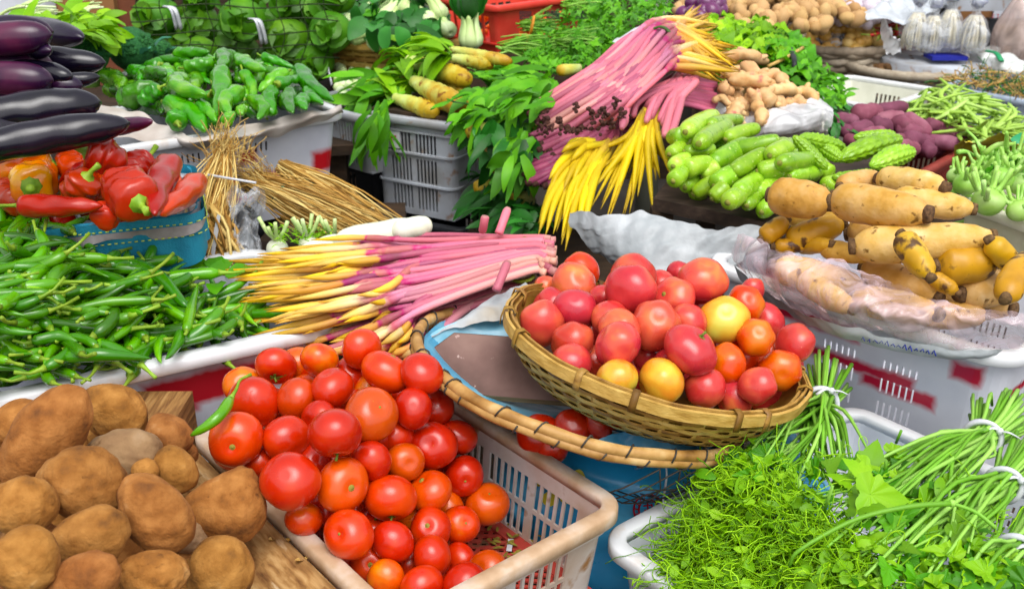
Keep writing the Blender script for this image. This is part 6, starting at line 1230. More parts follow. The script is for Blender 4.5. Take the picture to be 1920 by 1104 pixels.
ZK = idw([(843, 95, 1.08), (960, 115, 1.05), (882, 150, 1.01), (765, 113, 1.04), (870, 203, .965), (775, 150, 1.0), (818, 210, .955), (742, 185, .97), (690, 200, .95), (670, 150, 1.0), (700, 270, .90)])
for (h_, r_, rp, dz, lb) in (((843, 92), (960, 117), 12, 0, 'thin celtuce stem at the back, brown root end at the right'), ((845, 108), (924, 124), 13, 0, 'celtuce stem partly hidden in the middle back'), ((765, 113), (882, 152), 20, .01, 'ringed pale celtuce stem in the middle of the pile'), ((775, 152), (872, 204), 23, .015, 'thickest celtuce stem with a knobbly brown root end in front'), ((740, 184), (820, 212), 18, .0, 'short stubby celtuce stem lying on the crate lid'), ((800, 145), (870, 172), 14, -.01, 'celtuce stem tucked between the two thick ones')):
    p0, p1 = hit(*h_, ZK(*h_) + dz), hit(*r_, ZK(*r_) + dz); rr = rp * depth(p1) / FPX; n = 30; t = np.linspace(0, 1, n)
    P = spline([p0, (p0 + p1) / 2, p1], n); g = G(); g.tube(P, rr * prof(t, [(0, .5), (.3, .8), (.7, 1), (.92, .85), (.97, .6), (1, .3)]) * (1 + .05 * np.sin(t * 60)), 18, t=1 - t, lump=.05); e = T(OB(g, 'celtuce', m_celt), lb, 'celtuce', 'celtuce stems on the grey crate')
    g = G(); d = nrm(p0 - p1)
    for k in range(13): g.leaf(p0 + rv(.008), d * 1.0 + rv(.35) + (0, 0, .15), (0, 0, 1), U(.12, .19), U(.03, .05), curl=U(.5, 1.8), n=9, fold=.35, wav=.03)
    OB(g, 'leaves', m_leafM if k % 2 else m_leafL, e)
for P_, lb, mt, d in (([(680, 130), (760, 120), (770, 180), (690, 190)], 'celtuce leaves spreading to the left of the stems', m_leafM, (-1, -.3, -.2)), ([(685, 170), (735, 180), (730, 230), (690, 235)], 'celtuce leaves hanging down over the grey crate', m_leafM, (-.2, -.3, -1)), ([(740, 75), (850, 80), (830, 110), (750, 110)], 'long pale green celtuce leaves across the back', m_leafL, (-1, .2, .1)), ([(870, 120), (960, 130), (940, 160), (880, 150)], 'celtuce leaves between the root ends and the leafy basket', m_leafM, (1, -.3, -.1))):
    e = EM('leaf_bunch', hit(*P_[0], 1.0), lb, 'leaves', 'leafy tops around the celtuce'); bigleaves(e, P_, ZK, 34, (.10, .18), (.025, .045), mt, d, .7, name='leaves')
# ================================================================ leafy basket left of the pink bundles
LB = EM('bamboo_basket', hit(1010, 262, .92), 'bamboo basket brimming with long leafy greens, left of the pink bundles', 'basket'); LB.rotation_euler = (0, R(8), 0); woven(LB, .19, .10, 40, 9)
ZLf = idw([(900, 180, 1.02), (1000, 160, 1.06), (950, 260, .96), (1050, 140, 1.08), (1000, 300, .93), (900, 240, .98)])
for P_, lb, mt, d, n in (([(960, 140), (1060, 135), (1040, 190), (960, 190)], 'bunch of long leaved greens with a pale cut end at the top', m_leafM, (-.8, -.5, -.3), 50), ([(880, 160), (980, 170), (960, 220), (880, 220)], 'bunch of broad leaved greens drooping to the left', m_leafM, (-.7, -.6, -.4), 50), ([(890, 200), (990, 210), (1000, 290), (900, 260)], 'bunch of dark greens hanging over the front rim', m_leafD, (-.4, -.7, -.7), 60), ([(930, 230), (1010, 230), (1000, 310), (950, 300)], 'bunch of greens next to the muddy pink ends', m_leafM, (-.3, -.7, -.6), 45)):
    e = EM('greens_bunch', hit(*P_[0], 1.0), lb, 'greens', 'long leafy greens in the bamboo basket'); bigleaves(e, P_, ZLf, int(n * 1.5), (.07, .14), (.025, .048), mt, d, .7, zj=.04, wav=.12); 
for (px, py, z, r, lb) in ((885, 245, .965, .024, 'pale cut root end of greens sticking out of the basket at the left'), (1055, 132, 1.09, .018, 'pale cut root end of greens at the top of the basket'), (900, 352, .80, .022, 'brownish root end among the greens under the basket, left one'), (965, 375, .78, .024, 'brownish root end among the greens under the basket, right one')):
    g = G(); c = hit(px, py, z); g.tube([c + (.05, .02, 0), c, c + (-.012, -.006, 0), c + (-.016, -.008, 0)], [r * .8, r, r * .8, r * .2], 14, t=[1, .4, .1, 0], lump=.1); T(OB(g, 'root_end', m_celt), lb, 'root end', 'cut root ends of the greens')
for P_, lb in (([(890, 320), (1000, 330), (1000, 380), (900, 370)], 'dark greens stacked under the leafy basket'), ([(930, 370), (1020, 380), (1010, 440), (940, 420)], 'dark greens low in the shade above the pink bundle')):
    e = EM('greens_bunch', hit(*P_[0], .8), lb, 'greens', 'dark greens below the leafy basket'); bigleaves(e, P_, .79, 80, (.06, .12), (.02, .04), m_leafD, (-.5, -.6, -.3), 1.0, zj=.05)
tableslab('wooden_stand', [(-.12, 2.25), (.32, 2.25), (.35, 2.7), (-.12, 2.7)], .70, .03, LBL, group='dark wooden stands under the goods')
# ================================================================ feathery herbs and lettuce
m_orange = M('orange_band', [(0, '#d88430'), (1, '#e8a04c')], rough=.6)
def frilly(e, P_, Z, n, mt, d0, L=(.025, .05), sp=1.2, name='leaves', zj=.05):
    g = G()
    for (a, b) in sample(P_, n):
        base = hit(a, b, Z(a, b) + U(-zj, zj * .4)); d = nrm(np.array(d0) + rv(sp * .5)); up = nrm(np.array([0, -.4, 1]) + rv(.5)); Lk = U(*L)
        g.leaf(base, d, up, Lk, Lk * .5, curl=U(-.2, 1), n=4, lob=1, r=(rr := random.random()))
        s_ = nrm(np.cross(d, up))
        for sg in (-1, 1): g.leaf(base + d * Lk * .3, d * .6 + s_ * sg, up, Lk * .6, Lk * .3, curl=U(0, .8), n=4, lob=1, r=rr)
    return OB(g, name, mt, e)
ZH = idw([(1000, 100, 1.03), (1100, 40, 1.12), (1200, 10, 1.16), (1150, 80, 1.08), (960, 60, 1.05), (1250, 20, 1.15)])
for P_, lb, d in (([(1000, 30), (1120, 0), (1160, 60), (1040, 110)], 'big bunch of feathery herbs tied with an orange band, middle of the herb pile', (1, -.3, 0)), ([(960, 70), (1010, 60), (1060, 130), (1000, 130)], 'bunch of feathery herbs lowest at the left of the pile', (1, -.4, -.2)), ([(1080, -10), (1250, -10), (1240, 40), (1140, 50)], 'bunch of feathery herbs at the top edge of the photo', (1, 0, 0)), ([(1060, 60), (1180, 50), (1120, 120), (1050, 125)], 'bunch of feathery herbs directly behind the pink stalks', (1, -.4, -.3))):
    e = EM('herb_bunch', hit(*P_[0], 1.05), lb, 'herbs', 'feathery herbs behind the pink bundles'); frilly(e, P_, ZH, 330, random.choice((m_leafM, m_herb)) if 'm_herb' in globals() else m_leafM, d); stalks(e, hit(P_[0][0] - 20, P_[0][1] + 20, ZH(*P_[0])), (1, -.1, .1), 30, .14, .003, m_vstem, .2)
for (px, py, z) in ((998, 48, 1.08), (985, 85, 1.05)):
    g = G(); c = hit(px, py, z); tiering_c = [c + np.array([.006 * math.sin(t), .02 * math.cos(t), .03 * math.sin(t)]) for t in np.linspace(0, 2 * PI, 24)]; g.tube(tiering_c, .005, 6); T(OB(g, 'orange_band', m_orange), 'orange band round the stalks of the herbs, %s one' % ('upper' if py < 60 else 'lower'), 'band', 'orange bands on the herbs')
ZQ = idw([(1330, 60, 1.08), (1450, 80, 1.05), (1500, 110, 1.02), (1400, 130, 1.0), (1530, 160, .95), (1580, 190, .9), (1330, 180, .97)])
for P_, lb, mt in (([(1300, 40), (1380, 35), (1400, 110), (1320, 100)], 'frilly lettuce bunch directly right of the pink bundle tips', m_leafY), ([(1370, 35), (1450, 40), (1470, 100), (1400, 110)], 'bright frilly lettuce bunch in the middle behind the ginger', m_leafL), ([(1430, 60), (1500, 75), (1510, 130), (1440, 120)], 'frilly lettuce bunch tied with string at the right of the row', m_leafM), ([(1460, 100), (1510, 100), (1530, 150), (1480, 150)], 'frilly lettuce bunch with a dark strap beside the ginger', m_leafM)):
    e = EM('lettuce_bunch', hit(*P_[0], 1.05), lb, 'lettuce', 'frilly lettuce behind the ginger'); g = G()
    for (a, b) in sample(P_, 150): g.leaf(hit(a, b, ZQ(a, b) + U(-.05, .02)), rv() * (1, 1, .4) + (.2, -.5, 0), (0, -.3, 1), U(.04, .07), U(.04, .07), curl=U(.3, 1.6), n=6, wav=.16, fold=.3)
    OB(g, 'leaves', mt, e)
e = EM('greens_bunch', hit(1530, 170, .95), 'bunch of small leaved bright greens beside the empty white crate', 'greens'); bigleaves(e, [(1485, 135), (1560, 130), (1590, 180), (1560, 205), (1500, 180)], ZQ, 230, (.03, .055), (.015, .026), m_leafM, (.3, -.6, .2), 1.4, zj=.05)
e = EM('greens_bunch', hit(1560, 215, .9), 'drooping dark green sprigs left of the purple sweet potatoes', 'greens'); bigleaves(e, [(1540, 190), (1600, 200), (1600, 245), (1550, 240)], .90, 70, (.03, .05), (.012, .02), m_leafD, (.3, -.6, -.5), 1.2, zj=.04)
e = EM('greens_bunch', hit(1330, 190, .95), 'lime green leaves peeping between the pink tips and the ginger', 'greens'); bigleaves(e, [(1300, 110), (1345, 120), (1345, 150), (1300, 150)], 1.02, 60, (.03, .06), (.02, .04), m_leafL, (.3, -.6, 0), 1.3)
g = G(); g.tube(spline([hit(1482, 90, 1.06), hit(1490, 115, 1.05), hit(1487, 140, 1.01)], 8), .009, 6, flat=.3); T(OB(g, 'black_strap', m_blk), 'short black strap hanging on the lettuce', 'strap')
g = G(); g.tube(spline([hit(1440, 125, 1.03), hit(1475, 108, 1.05), hit(1505, 90, 1.05)], 8), .006, 6); T(OB(g, 'straw_tie', m_straw), 'tan straw tie round the lettuce bunch', 'tie')
g = G(); g.tube([at(1232, 30, 3.9) + (0, 0, -1.2), at(1232, -40, 3.9)], .045, 14); T(OB(g, 'grey_post', M('grey_post_paint', [(0, '#6c6c60'), (1, '#8c8c80')], rough=.7, scale=10)), 'round grey post behind the herbs at the top edge of the photo', 'post')
# ================================================================ ginger and galangal
ZN = idw([(1360, 110, 1.08), (1450, 150, 1.03), (1400, 200, .99), (1500, 190, .98), (1420, 235, .95)])
gi = [((1362, 105), (1440, 118), 11), ((1382, 92), (1445, 108), 10), ((1388, 118), (1448, 148), 13), ((1355, 135), (1440, 140), 11), ((1365, 150), (1455, 158), 12), ((1440, 140), (1472, 160), 12), ((1350, 160), (1372, 172), 11), ((1380, 172), (1400, 190), 15), ((1405, 185), (1440, 180), 16), ((1432, 175), (1450, 195), 14), ((1415, 195), (1425, 235), 12), ((1380, 195), (1370, 220), 13), ((1370, 220), (1392, 228), 10), ((1440, 170), (1500, 180), 12), ((1455, 185), (1490, 195), 12), ((1490, 175), (1532, 190), 11), ((1480, 195), (1510, 198), 12), ((1365, 185), (1395, 205), 8), ((1335, 190), (1370, 200), 7), ((1420, 100), (1455, 115), 8), ((1400, 150), (1425, 175), 12)]
gl2 = ['top long root', 'upper thin root at the very top', 'pale thick root in the upper middle', 'root with pink tip at the upper left', 'long root in the middle', 'stubby root at the right of the middle', 'small knob at the left', 'large knob in the centre left', 'large white knob in the centre', 'round knob right of the centre', 'finger pointing straight down in front', 'front left knob', 'small finger at the lower left', 'pinkish root at the right', 'reddish knob low at the right', 'tapered root at the right end', 'bulb shaped root by the white film', 'thin pink shoot at the left', 'thin pink shoot near the courgettes', 'slim tip at the top right', 'knob between the layers']
for (a, b, r), lb in zip(gi, gl2):
    p0, p1 = hit(*a, ZN(*a)), hit(*b, ZN(*b)); rr = r * depth(p0) / FPX; n = 18; t = np.linspace(0, 1, n); P = spline([p0, (p0 + p1) / 2 + rv(.008), p1], n); g = G(); g.tube(P, rr * prof(t, ROUND) * (1 + .14 * np.sin(t * 14 + U(0, 6))), 12, lump=.12)
    for k in range(3): q = P[random.randint(3, n - 4)]; d = nrm(rv()); g.tube([q, q + d * rr * .9, q + d * rr * 1.5, q + d * rr * 1.7], rr * np.array([.6, .55, .35, .08]), 8)
    T(OB(g, 'ginger_root', m_ging), 'ginger heap, ' + lb, 'ginger', 'ginger and galangal heap')
for (a, b) in sample([(1350, 110), (1440, 110), (1520, 185), (1420, 225), (1370, 210)], 30):
    p = hit(a, b, ZN(a, b) - .035); d = rv() * (1, .6, .2); g = G(); g.tube(spline([p, p + nrm(d) * .03, p + nrm(d) * .06], 8), .014 * prof(np.linspace(0, 1, 8), ROUND), 10, lump=.15); T(OB(g, 'ginger_root', m_ging), 'ginger root underneath the top ones of the ginger heap', 'ginger', 'ginger roots deeper in the heap')
g = sheet(netpx([[(1340, 190, .97), (1400, 205, .96), (1470, 195, .985), (1535, 185, .985), (1560, 200, .96)], [(1335, 215, .94), (1400, 225, .95), (1470, 220, .97), (1530, 215, .965), (1562, 225, .94)], [(1350, 240, .91), (1410, 250, .92), (1470, 250, .925), (1520, 245, .92), (1550, 245, .91)], [(1370, 262, .87), (1420, 265, .88), (1470, 262, .88), (1510, 258, .88), (1540, 255, .88)]]), 36, 70, .006, 26); T(OB(g, 'white_film', film('white_film', '#f4f4f8', .45, .95)), 'crinkled white plastic film under the ginger heap', 'plastic')
# ================================================================ sweet potatoes, beans, kohlrabi
ZS = idw([(1620, 210, .90), (1700, 215, .90), (1600, 250, .88), (1680, 260, .87), (1790, 270, .84), (1740, 290, .83)])
sp = [((1607, 215), (1640, 212), 20), ((1642, 208), (1695, 200), 13), ((1650, 225), (1690, 222), 15), ((1600, 245), (1625, 240), 17), ((1640, 235), (1660, 240), 18), ((1668, 220), (1700, 240), 17), ((1620, 255), (1650, 250), 15), ((1700, 225), (1735, 250), 18), ((1690, 240), (1718, 255), 17), ((1740, 235), (1762, 245), 16), ((1755, 245), (1785, 252), 17), ((1780, 250), (1815, 255), 19), ((1705, 262), (1740, 272), 19), ((1745, 265), (1790, 270), 14), ((1655, 265), (1690, 262), 13), ((1570, 225), (1600, 230), 15), ((1565, 240), (1590, 248), 13), ((1725, 270), (1745, 285), 15), ((1690, 275), (1715, 280), 15), ((1590, 262), (1620, 268), 13)]
sl_ = ['at the back left, round', 'long thin one at the back', 'behind the centre', 'greyish one at the left', 'round one left of the centre', 'one in the centre back', 'one just above the bitter gourds', 'large one in the centre', 'one under the large centre one', 'small one right of the centre', 'round one at the right', 'largest smooth one at the right end', 'round dark one at the front', 'long flat one at the front right', 'one by the tip of the bitter gourd', 'reddish one half under the sprigs', 'lowest one under the sprigs', 'small one at the crate corner', 'one at the front behind the gourd', 'shaded one at the front left']
for (a, b, r), lb in zip(sp, sl_): p0, p1 = hit(*a, ZS(*a)), hit(*b, ZS(*b)); d = nrm(p1 - p0); rr = r * depth(p0) / FPX; fruit(p0 - d * rr * .6, p1 + d * rr * .6, rr, ROUND, m_spud, 'sweet_potato', 'purple sweet potato, ' + lb, 'sweet potato', 'purple sweet potatoes in the brown red crate', U(-.08, .08), 14, 16, lump=.08)
for (a, b) in sample([(1590, 215), (1700, 210), (1800, 260), (1740, 295), (1620, 270)], 34): p = hit(a, b, ZS(a, b) - .05); fruit(p, p + rv(.05) * (1, 1, .2), .028, ROUND, m_spud, 'sweet_potato', 'purple sweet potato underneath the top ones', 'sweet potato', 'sweet potatoes underneath', 0, 10, 10, lump=.08)
crate_at(tuple(hit(1560, 300, .80)), tuple(hit(1712, 330, .80)), .40, .80, .2, 'brown red plastic crate under the purple sweet potatoes', flip=1, name='brown_crate', m_wall=m_brpl, m_rim=m_brpl, rows=slats(.2, 2), r=.03, slot=.008, bar=.008)
VB = variants(14, lambda: ((lambda P, r: (G().tube(P, r * prof(np.linspace(0, 1, 14), [(0, .15), (.08, .8), (.5, 1), (.9, .8), (1, .1)]) * (1 + .12 * np.sin(np.linspace(0, 34, 14))), 7, flat=.7), G().tube([P[0] * 1.06, P[0]], .002, 5)))(spline([(-.07, U(-.02, .02), 0), (0, U(-.02, .02), .004), (.07, U(-.02, .02), 0)], 14), .008)), 'green_bean', 'stem_end', m_bean, m_cstem)
ZBn = idw([(1700, 200, .86), (1780, 180, .93), (1850, 200, .90), (1880, 250, .84), (1800, 250, .87), (1920, 230, .86), (1740, 230, .87)])
PBn = [(1690, 210), (1730, 180), (1790, 165), (1850, 190), (1930, 225), (1930, 260), (1860, 270), (1810, 260), (1740, 235)]
def pile2(P, n, Z, vs, *a, **k): pile(P, n, Z, vs, *a, **k)
pile(PBn, 170, ZBn, VB, 'green_bean', 'stem_end', (-.04, .01), 'pale green bean in the heap at the right edge', 'bean', 'green beans heaped at the right', tilt=.3)
tableslab('wooden_stand', [(1.0, 2.7), (2.0, 2.4), (2.3, 3.6), (1.1, 3.7)], .58, .03, LBL, group='dark wooden stands under the goods')
g = sheet(netpx([[(1790, 278, .93), (1820, 262, .955), (1870, 260, .965), (1940, 266, .965)], [(1785, 300, .86), (1820, 292, .88), (1870, 285, .9), (1940, 288, .91)], [(1795, 315, .83), (1830, 308, .85), (1870, 300, .87), (1940, 300, .88)]]), 26, 50, .008, 30); T(OB(g, 'yellow_plastic', m_yel), 'crumpled yellow plastic sheet between the beans and the kohlrabi', 'plastic sheet')
g = sheet(netpx([[(1880, 272, .93), (1905, 255, .95), (1940, 240, .96)], [(1890, 276, .92), (1910, 272, .93), (1940, 270, .93)]]), 8, 16, .003, 30); T(OB(g, 'green_plastic', m_grn), 'corner of green plastic at the right edge above the yellow sheet', 'plastic')
ZKo = idw([(1790, 340, .97), (1850, 370, .97), (1880, 310, .98), (1920, 380, .96), (1850, 330, .98)])
for (px, py, r, lb) in ((1812, 345, 24, 'pale green kohlrabi at the left of the group'), (1852, 378, 30, 'large kohlrabi at the front with cut leaf stalks'), (1880, 335, 24, 'kohlrabi in the middle behind the large one'), (1915, 345, 26, 'kohlrabi at the right edge of the photo'), (1850, 310, 22, 'kohlrabi at the back left'), (1905, 300, 22, 'kohlrabi at the back right'), (1912, 395, 24, 'kohlrabi low at the right edge'), (1790, 330, 16, 'small kohlrabi by the brown red crate')):
    c = hit(px, py, ZKo(px, py)); rr = r * depth(c) / FPX; g = G(); g.ball(c, (rr, rr, rr * .85), 18, 14, lump=.05); o = T(OB(g, 'kohlrabi', m_kohl), lb, 'kohlrabi', 'kohlrabi with cut stalks at the right edge')
    for k in range(8):
        a = U(0, 6.28); d = np.array([math.cos(a) * .9, math.sin(a) * .8, U(.3, 1.2)]); d = nrm(d); b_ = c + d * rr * .8; g = G(); g.tube(spline([b_, b_ + d * rr * .5, b_ + d * rr * U(.8, 1.4) + (0, 0, .012)], 6), rr * np.array([.32, .2, .15, .15, .16, .15]), 7); OB(g, 'leaf_stalk', m_kohl, o)
e = EM('greens_bunch', hit(1880, 300, .95), 'dark curly kale like leaves among the kohlrabi', 'greens'); frilly(e, [(1840, 290), (1930, 285), (1930, 330), (1860, 330)], lambda a, b: .97, 120, m_leafM, (0, -.5, .2))
e = EM('greens_bunch', hit(1880, 350, .95), 'light cut leaf stalks filling the gaps between the kohlrabi', 'greens'); stalks(e, hit(1870, 350, .95), (0, -.2, .6), 40, .07, .006, m_kohl, .8, wb=.045)
crate_at(tuple(hit(1800, 372, .93)), tuple(hit(1990, 440, .93)), .38, .93, .25, 'cream crate with the kohlrabi at the right edge of the photo', flip=1, name='cream_crate', m_wall=M('cream_plastic', [(0, '#d8d4b4'), (1, '#f0ecd4')], rough=.5, rval=0), m_rim=M('cream_rim', [(0, '#e0dcc0'), (1, '#f4f0dc')], rough=.5, rval=0), rows=[(0, .25, 'solid')], r=.03)
# ================================================================ empty white crate and wicker baskets
A = hit(1560, 178, .68); B = hit(1655, 212, .68)
crate_at(tuple(hit(1652, 203, .84)), tuple(hit(1750, 168, .84)), .34, .84, .15, 'empty white slotted crate in front of the wicker baskets', flip=1, name='white_crate', m_wall=M('ivory_plastic', [(0, '#dcdccc'), (1, '#eeeee2')], rough=.5, rval=0), m_rim=m_rimwh, rows=slats(.15, 1, top=.045, bot=.03), r=.025, slot=.010, bar=.008, group=4, post=.05)
tableslab('wooden_stand', [(.9, 3.3), (2.6, 3.3), (2.9, 5.2), (.9, 5.2)], .52, .03, LBL, group='dark wooden stands under the goods')
def wicker(c, Rr, H, label, film_=None):
    e = EM('wicker_basket', c, label, 'basket', 'grey wicker baskets at the back'); g = G(); n = 96; rows = 9; a = np.linspace(0, 2 * PI, n, endpoint=False)
    for j in range(rows):
        z = -H + (j + .5) * H / rows; r_ = Rr * (.82 + .18 * (j / rows)); of = .007 * np.sin(a * 15 + (j % 2) * PI)
        g.tube([((r_ + o_) * math.cos(t), (r_ + o_) * math.sin(t), z + .004 * math.sin(t * 15 + j)) for t, o_ in zip(np.append(a, a[0]), np.append(of, of[0]))], H / rows * .56, 6)
    LOB(g, 'weave', m_wick, e); g = G(); g.tube([(Rr * 1.01 * math.cos(t), Rr * 1.01 * math.sin(t), 0) for t in np.linspace(0, 2 * PI, 60)], .020 * (1 + .1 * np.sin(np.linspace(0, 200, 60))), 9); LOB(g, 'rim', m_wick, e); return e
def heapballs(c, Rr, h, n, r, mt, name, label, cat, grp, el=(1, 1, 1), vsn=6, poly=None, stem=False):
    ms = []
    for _ in range(vsn): g = G(); g.ball((0, 0, 0), el, 12, 9, lump=.08); m_ = mesh(g, name); m_.materials.append(mt); ms.append(m_)
    for k in range(n):
        t = U(0, 6.28); q = math.sqrt(U(0, 1)); o = bpy.data.objects.new(name, random.choice(ms)); COL.objects.link(o); rr = U(*r); o.location = c + np.array([Rr * q * math.cos(t), Rr * q * math.sin(t), h * (1 - q * q) + U(-.6, .2) * rr]); o.rotation_euler = (U(0, 6), U(0, 6), U(0, 6)); o.scale = (rr, rr, rr); T(o, label, cat, grp)
c1 = hit(1706, 122, .80); wicker(c1, .27, .2, 'grey wicker basket filled with brown nuts, behind the empty white crate'); heapballs(c1 - (0, 0, .03), .23, .05, 150, (.014, .021), m_nut, 'brown_nut', 'round brown nut in the grey wicker basket', 'nut', 'brown nuts in the wicker basket')
c2 = hit(1565, 78, .86); wicker(c2, .27, .28, 'grey wicker basket heaped with small yellow onions, draped in clear film'); heapballs(c2 - (0, 0, .01), .25, .15, 190, (.024, .033), m_onion, 'yellow_onion', 'small yellow onion in the wicker basket at the back', 'onion', 'yellow onions at the back')
g = sheet(netpx([[(1480, 55, .93), (1530, 60, .92), (1570, 66, .92), (1600, 62, .92)], [(1476, 72, .90), (1530, 82, .88), (1570, 86, .88), (1606, 80, .88)], [(1490, 110, .80), (1530, 118, .78), (1568, 120, .78), (1600, 112, .80)], [(1510, 150, .70), (1540, 150, .70), (1565, 152, .70), (1590, 146, .70)]]), 30, 40, .006, 22); T(OB(g, 'clear_film', m_bag), 'clear plastic film draped over the onion basket', 'plastic')
c3 = at(1440, 12, 4.6); c3[2] -= .03; heapballs(c3, .42, .10, 220, (.024, .036), m_spotato, 'small_potato', 'small tan potato in the heap at the top edge', 'potato', 'small tan potatoes at the top edge', el=(1.3, 1, .9))
g = G(); p0, p1 = hit(1362, 22, .98), hit(1475, 52, .92); g.box((p0 + p1) / 2 - (0, 0, .03), (np.linalg.norm(p1 - p0) / 2, .006, .035), rot2((p1 - p0))); T(OB(g, 'green_board', m_grn, smooth=False), 'green plastic tray edge below the small tan potatoes', 'tray')
c4 = at(1590, 12, 4.75); c4[2] -= .04; heapballs(c4, .26, .10, 150, (.022, .03), m_garlic, 'garlic_bulb', 'purple white garlic bulb behind the yellow onions', 'garlic', 'garlic bulbs at the back')
c5 = at(1325, 10, 4.2); c5[2] -= .03; heapballs(c5, .10, .05, 26, (.028, .036), m_purp, 'red_onion', 'purple onion at the top edge behind the lettuce', 'onion', 'purple onions at the top edge')
VRc = variants(6, lambda: chilli_local(.08, .006, U(-1, 1), 8), 'red_chilli', 'stalk', m_redc, m_cstem)
pile([(1630, 38), (1700, 40), (1705, 62), (1640, 66)], 80, lambda a, b: .93, VRc, 'red_chilli', 'stalk', (-.03, .01), 'dried red chilli in the red basket at the back', 'chilli', 'dried red chillies at the back')
g = G(); c = hit(1675, 62, .88); g.tube([c + (0, 0, -.12), c + (0, 0, .0)], [.15, .19], 30); T(OB(g, 'red_basin', m_brpl), 'round red basin holding the dried red chillies', 'basin')
# bags of white shoots
for i, (px, py, z, s_, lb) in enumerate(((1712, 92, .88, 1., 'leftmost plastic bag of white shoots with a knotted neck'), (1742, 98, .87, 1., 'second plastic bag of white shoots, blue print on its neck'), (1772, 94, .88, 1.1, 'third plastic bag of white shoots, tallest of the row'), (1818, 98, .88, 1., 'rightmost plastic bag of white shoots, standing apart'))):
    c = hit(px, py, z); e = EM('shoots_bag', c, lb, 'bag', 'bags of white shoots at the back'); g = G()
    for k in range(70): a = U(0, 6.28); q = math.sqrt(U(0, 1)); g.tube(spline([c + np.array([math.cos(a) * q * .055, math.sin(a) * q * .05, U(0, .03)]), c + np.array([math.cos(a) * q * .05, math.sin(a) * q * .045, .09]), c + np.array([math.cos(a) * q * .02, math.sin(a) * q * .02, .15 * s_])], 5), .0035, 4, t=0)
    OB(g, 'white_shoots', m_nood, e); g = G(); zz = np.linspace(0, 1, 22); g.tube([c + np.array([0, 0, -.005 + q * .23 * s_]) for q in zz], prof(zz, [(0, .03), (.05, .06), (.35, .072), (.6, .045), (.72, .016), (.8, .02), (.92, .034), (1, .03)]), 24, lump=.1); OB(g, 'bag_film', m_bag, e)
    g = G(); g.ball(c + np.array([0, 0, .2 * s_]), (.028, .024, .026), 14, 10, lump=.25, k=5); OB(g, 'printed_neck', m_navy, e)
g = G(); p = hit(1765, 98, .87); g.box(p + np.array([0, -.05, -.01]), (.075, .05, .008)); T(OB(g, 'blue_tray', m_ink, smooth=False), 'dark blue tray under the bags of white shoots', 'tray')
c6 = hit(1800, 118, .83); 
g = G(); g.tube([c6 + (0, .12, -.2), c6 + (0, .12, 0), c6 + (0, .12, .008), c6 + (0, .12, .0), c6 + (0, .12, -.19)], [.26, .30, .305, .285, .25], 50, t=0); T(OB(g, 'pale_basin', m_grpl), 'pale grey basin under the bags of white shoots', 'basin')
boxat('cardboard_box', at(1825, 40, 5.0), (.16, .12, .16), -.15, m_card, 'brown cardboard box behind the bags of white shoots', 'box')
b = boxat('label_box', at(1882, 35, 4.95), (.085, .1, .085), -.1, m_wh, 'white box with red print at the upper right', 'box'); g = G(); q = at(1880, 28, 4.82)
for k in range(5): g.box(q + np.array([(k - 2) * .022, 0, 0]), (.007, .001, .001)); g.box(q + np.array([(k - 2) * .022, 0, -.012]), (.006, .001, .001)); g.box(q + np.array([(k - 2) * .022 + .002 * k, 0, -.006]), (.001, .001, .009))
OB(g, 'red_print', m_redink, b, smooth=False)
boxat('dark_box', at(1885, 80, 4.9), (.12, .08, .12), -.1, m_blk, 'dark box under the white box at the upper right', 'box')
A = at(1780, 14, 4.7); B = at(1900, 14, 4.65); crate_at((A[0], A[1], A[2]), (B[0], B[1], B[2]), .3, A[2], .14, 'grey slotted crate cut by the top edge at the right', flip=1, name='grey_crate', m_wall=m_grpl, m_rim=m_grpl, rows=slats(.14, 1), r=.02, slot=.02, bar=.02) if False else None
boxat('grey_box', at(1840, -6, 4.6), (.17, .12, .045), .05, m_grpl, 'grey plastic tray cut by the top edge of the photo at the right', 'tray')
g = sheet([[at(x, y, Y) for (x, y, Y) in row] for row in ([(1500, -10, 5.0), (1600, -12, 4.9), (1700, -12, 4.9), (1790, -8, 5.0)], [(1505, 5, 4.7), (1600, 10, 4.6), (1700, 12, 4.6), (1780, 10, 4.7)], [(1550, 14, 4.5), (1620, 24, 4.4), (1700, 30, 4.4), (1770, 22, 4.5)])], 30, 60, .015, 14); T(OB(g, 'milky_film', film('milky_film', '#dce4ec', .7, 1.)), 'large crumpled sheet of milky plastic at the top edge', 'plastic')
boxat('dark_crate', at(1650, 30, 5.0) - (0, 0, .02), (.32, .15, .09), .05, m_blk, 'black tub in the shade under the milky plastic', 'tub')
g = G(); c = hit(1905, 110, .86); g.ball(c + np.array([.03, .05, .08]), (.12, .10, .17), 40, 30, lump=.08, k=6); BB = T(OB(g, 'big_bag', film('brown_bag_film', '#d8c0b8', .45, .9)), 'large clear plastic bag of brownish goods at the right edge', 'bag'); g = G()
for k in range(60): g.ball(c + np.array([.03, .05, .06]) + rv(.035), .02, 8, 6, lump=.2)
OB(g, 'bag_contents', m_nut, BB)
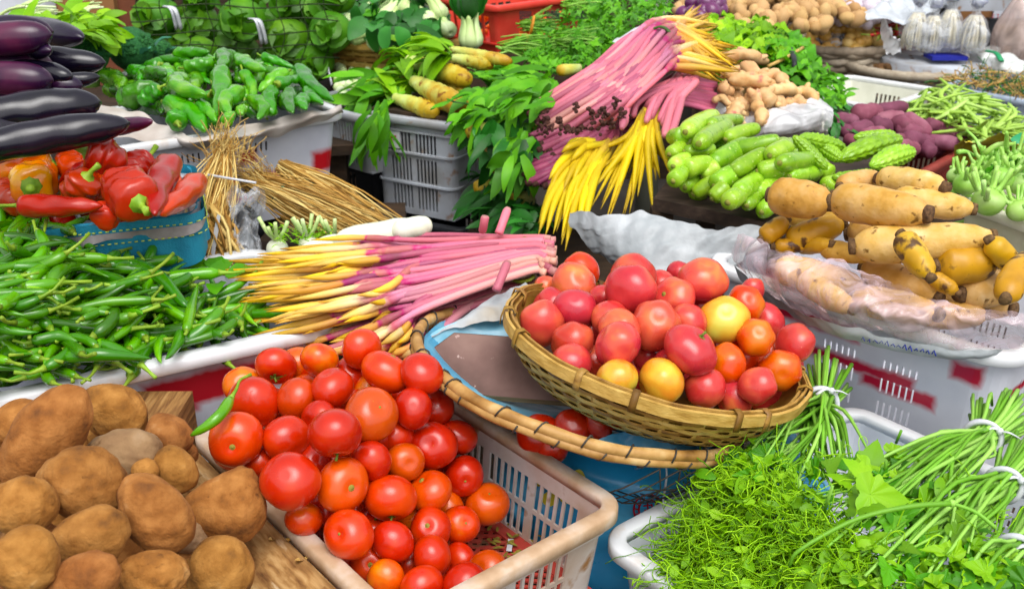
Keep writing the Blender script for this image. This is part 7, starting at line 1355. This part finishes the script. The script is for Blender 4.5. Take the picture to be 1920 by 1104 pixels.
# clear bin with dried vegetables
c7 = (hit(1765, 150, .80), hit(1940, 190, .80))
m_clear = film('clear_bin_plastic', '#c4d4e8', .35, .6, rough=.2)
crate_at(tuple(hit(1768, 162, .80)), tuple(hit(1960, 196, .80)), .40, .80, .2, 'clear plastic bin of dried vegetables at the right edge', flip=1, name='clear_bin', m_wall=m_clear, m_rim=M('bin_rim_plastic', [(0, '#a4b8d0'), (1, '#ccd8e8')], rough=.3), rows=[(0, .2, 'solid')], r=.04)
g = G(); gy = G()
for (a, b) in sample([(1755, 150), (1830, 125), (1930, 140), (1930, 185), (1840, 165)], 520): P = wavy(hit(a, b, .82 + U(-.05, .03)), rv() * (1, 1, .4), U(.03, .09), 5, .2); (g if random.random() < .65 else gy).tube(P, U(.001, .0025), 4, t=0)
T(OB(g, 'dried_vegetables', m_straw), 'tangle of dried yellow vegetable strips in the clear bin', 'dried vegetables', kind='stuff'); T(OB(gy, 'dried_greens', m_leafD), 'dried dark green strips mixed in the clear bin', 'dried greens', kind='stuff')
for (px, py, lb) in ((1850, 108, 'crumpled white plastic bag with a green rim beside the wicker basket'), (1890, 125, 'small white bag of bean sprouts at the right edge')):
    g = G(); g.ball(hit(px, py, .85), (.07, .06, .045), 26, 18, lump=.18, k=6); T(OB(g, 'white_bag', film('bag_' + str(px), '#f0f4f2', .7, 1.)), lb, 'bag')
g = G(); g.tube(spline([hit(1850, 96, .90), hit(1868, 100, .90), hit(1878, 115, .88)], 8), .012, 7, flat=.4); T(OB(g, 'green_ribbon', m_grn), 'green plastic ribbon on the crumpled white bag', 'ribbon')
g = sheet(netpx([[(1645, 48, .97), (1655, 70, .93), (1660, 95, .88)], [(1660, 45, .98), (1675, 75, .93), (1690, 100, .87)]]), 20, 20, .012, 40); T(OB(g, 'twisted_film', film('twist_film', '#eef0f4', .6, 1.)), 'twisted white plastic film end over the rim of the nut basket', 'plastic')
# dark filler boxes added far behind so the gaps stay dark
for (x, Y, h, wd) in ((-2.6, 5.4, 1.15, .9), (-1.2, 5.6, 1.2, .9), (0.3, 5.7, 1.1, .9), (1.6, 6.2, .95, .8), (3.0, 6.2, 1.0, .8)):
    boxat('filler_box', np.array([x, Y, h / 2]), (wd / 2 + .15, .3, h / 2), U(-.1, .1), m_table, 'tall dark storage box in the shade behind the stalls', 'box')['group'] = 'dark filler boxes added behind the stalls'
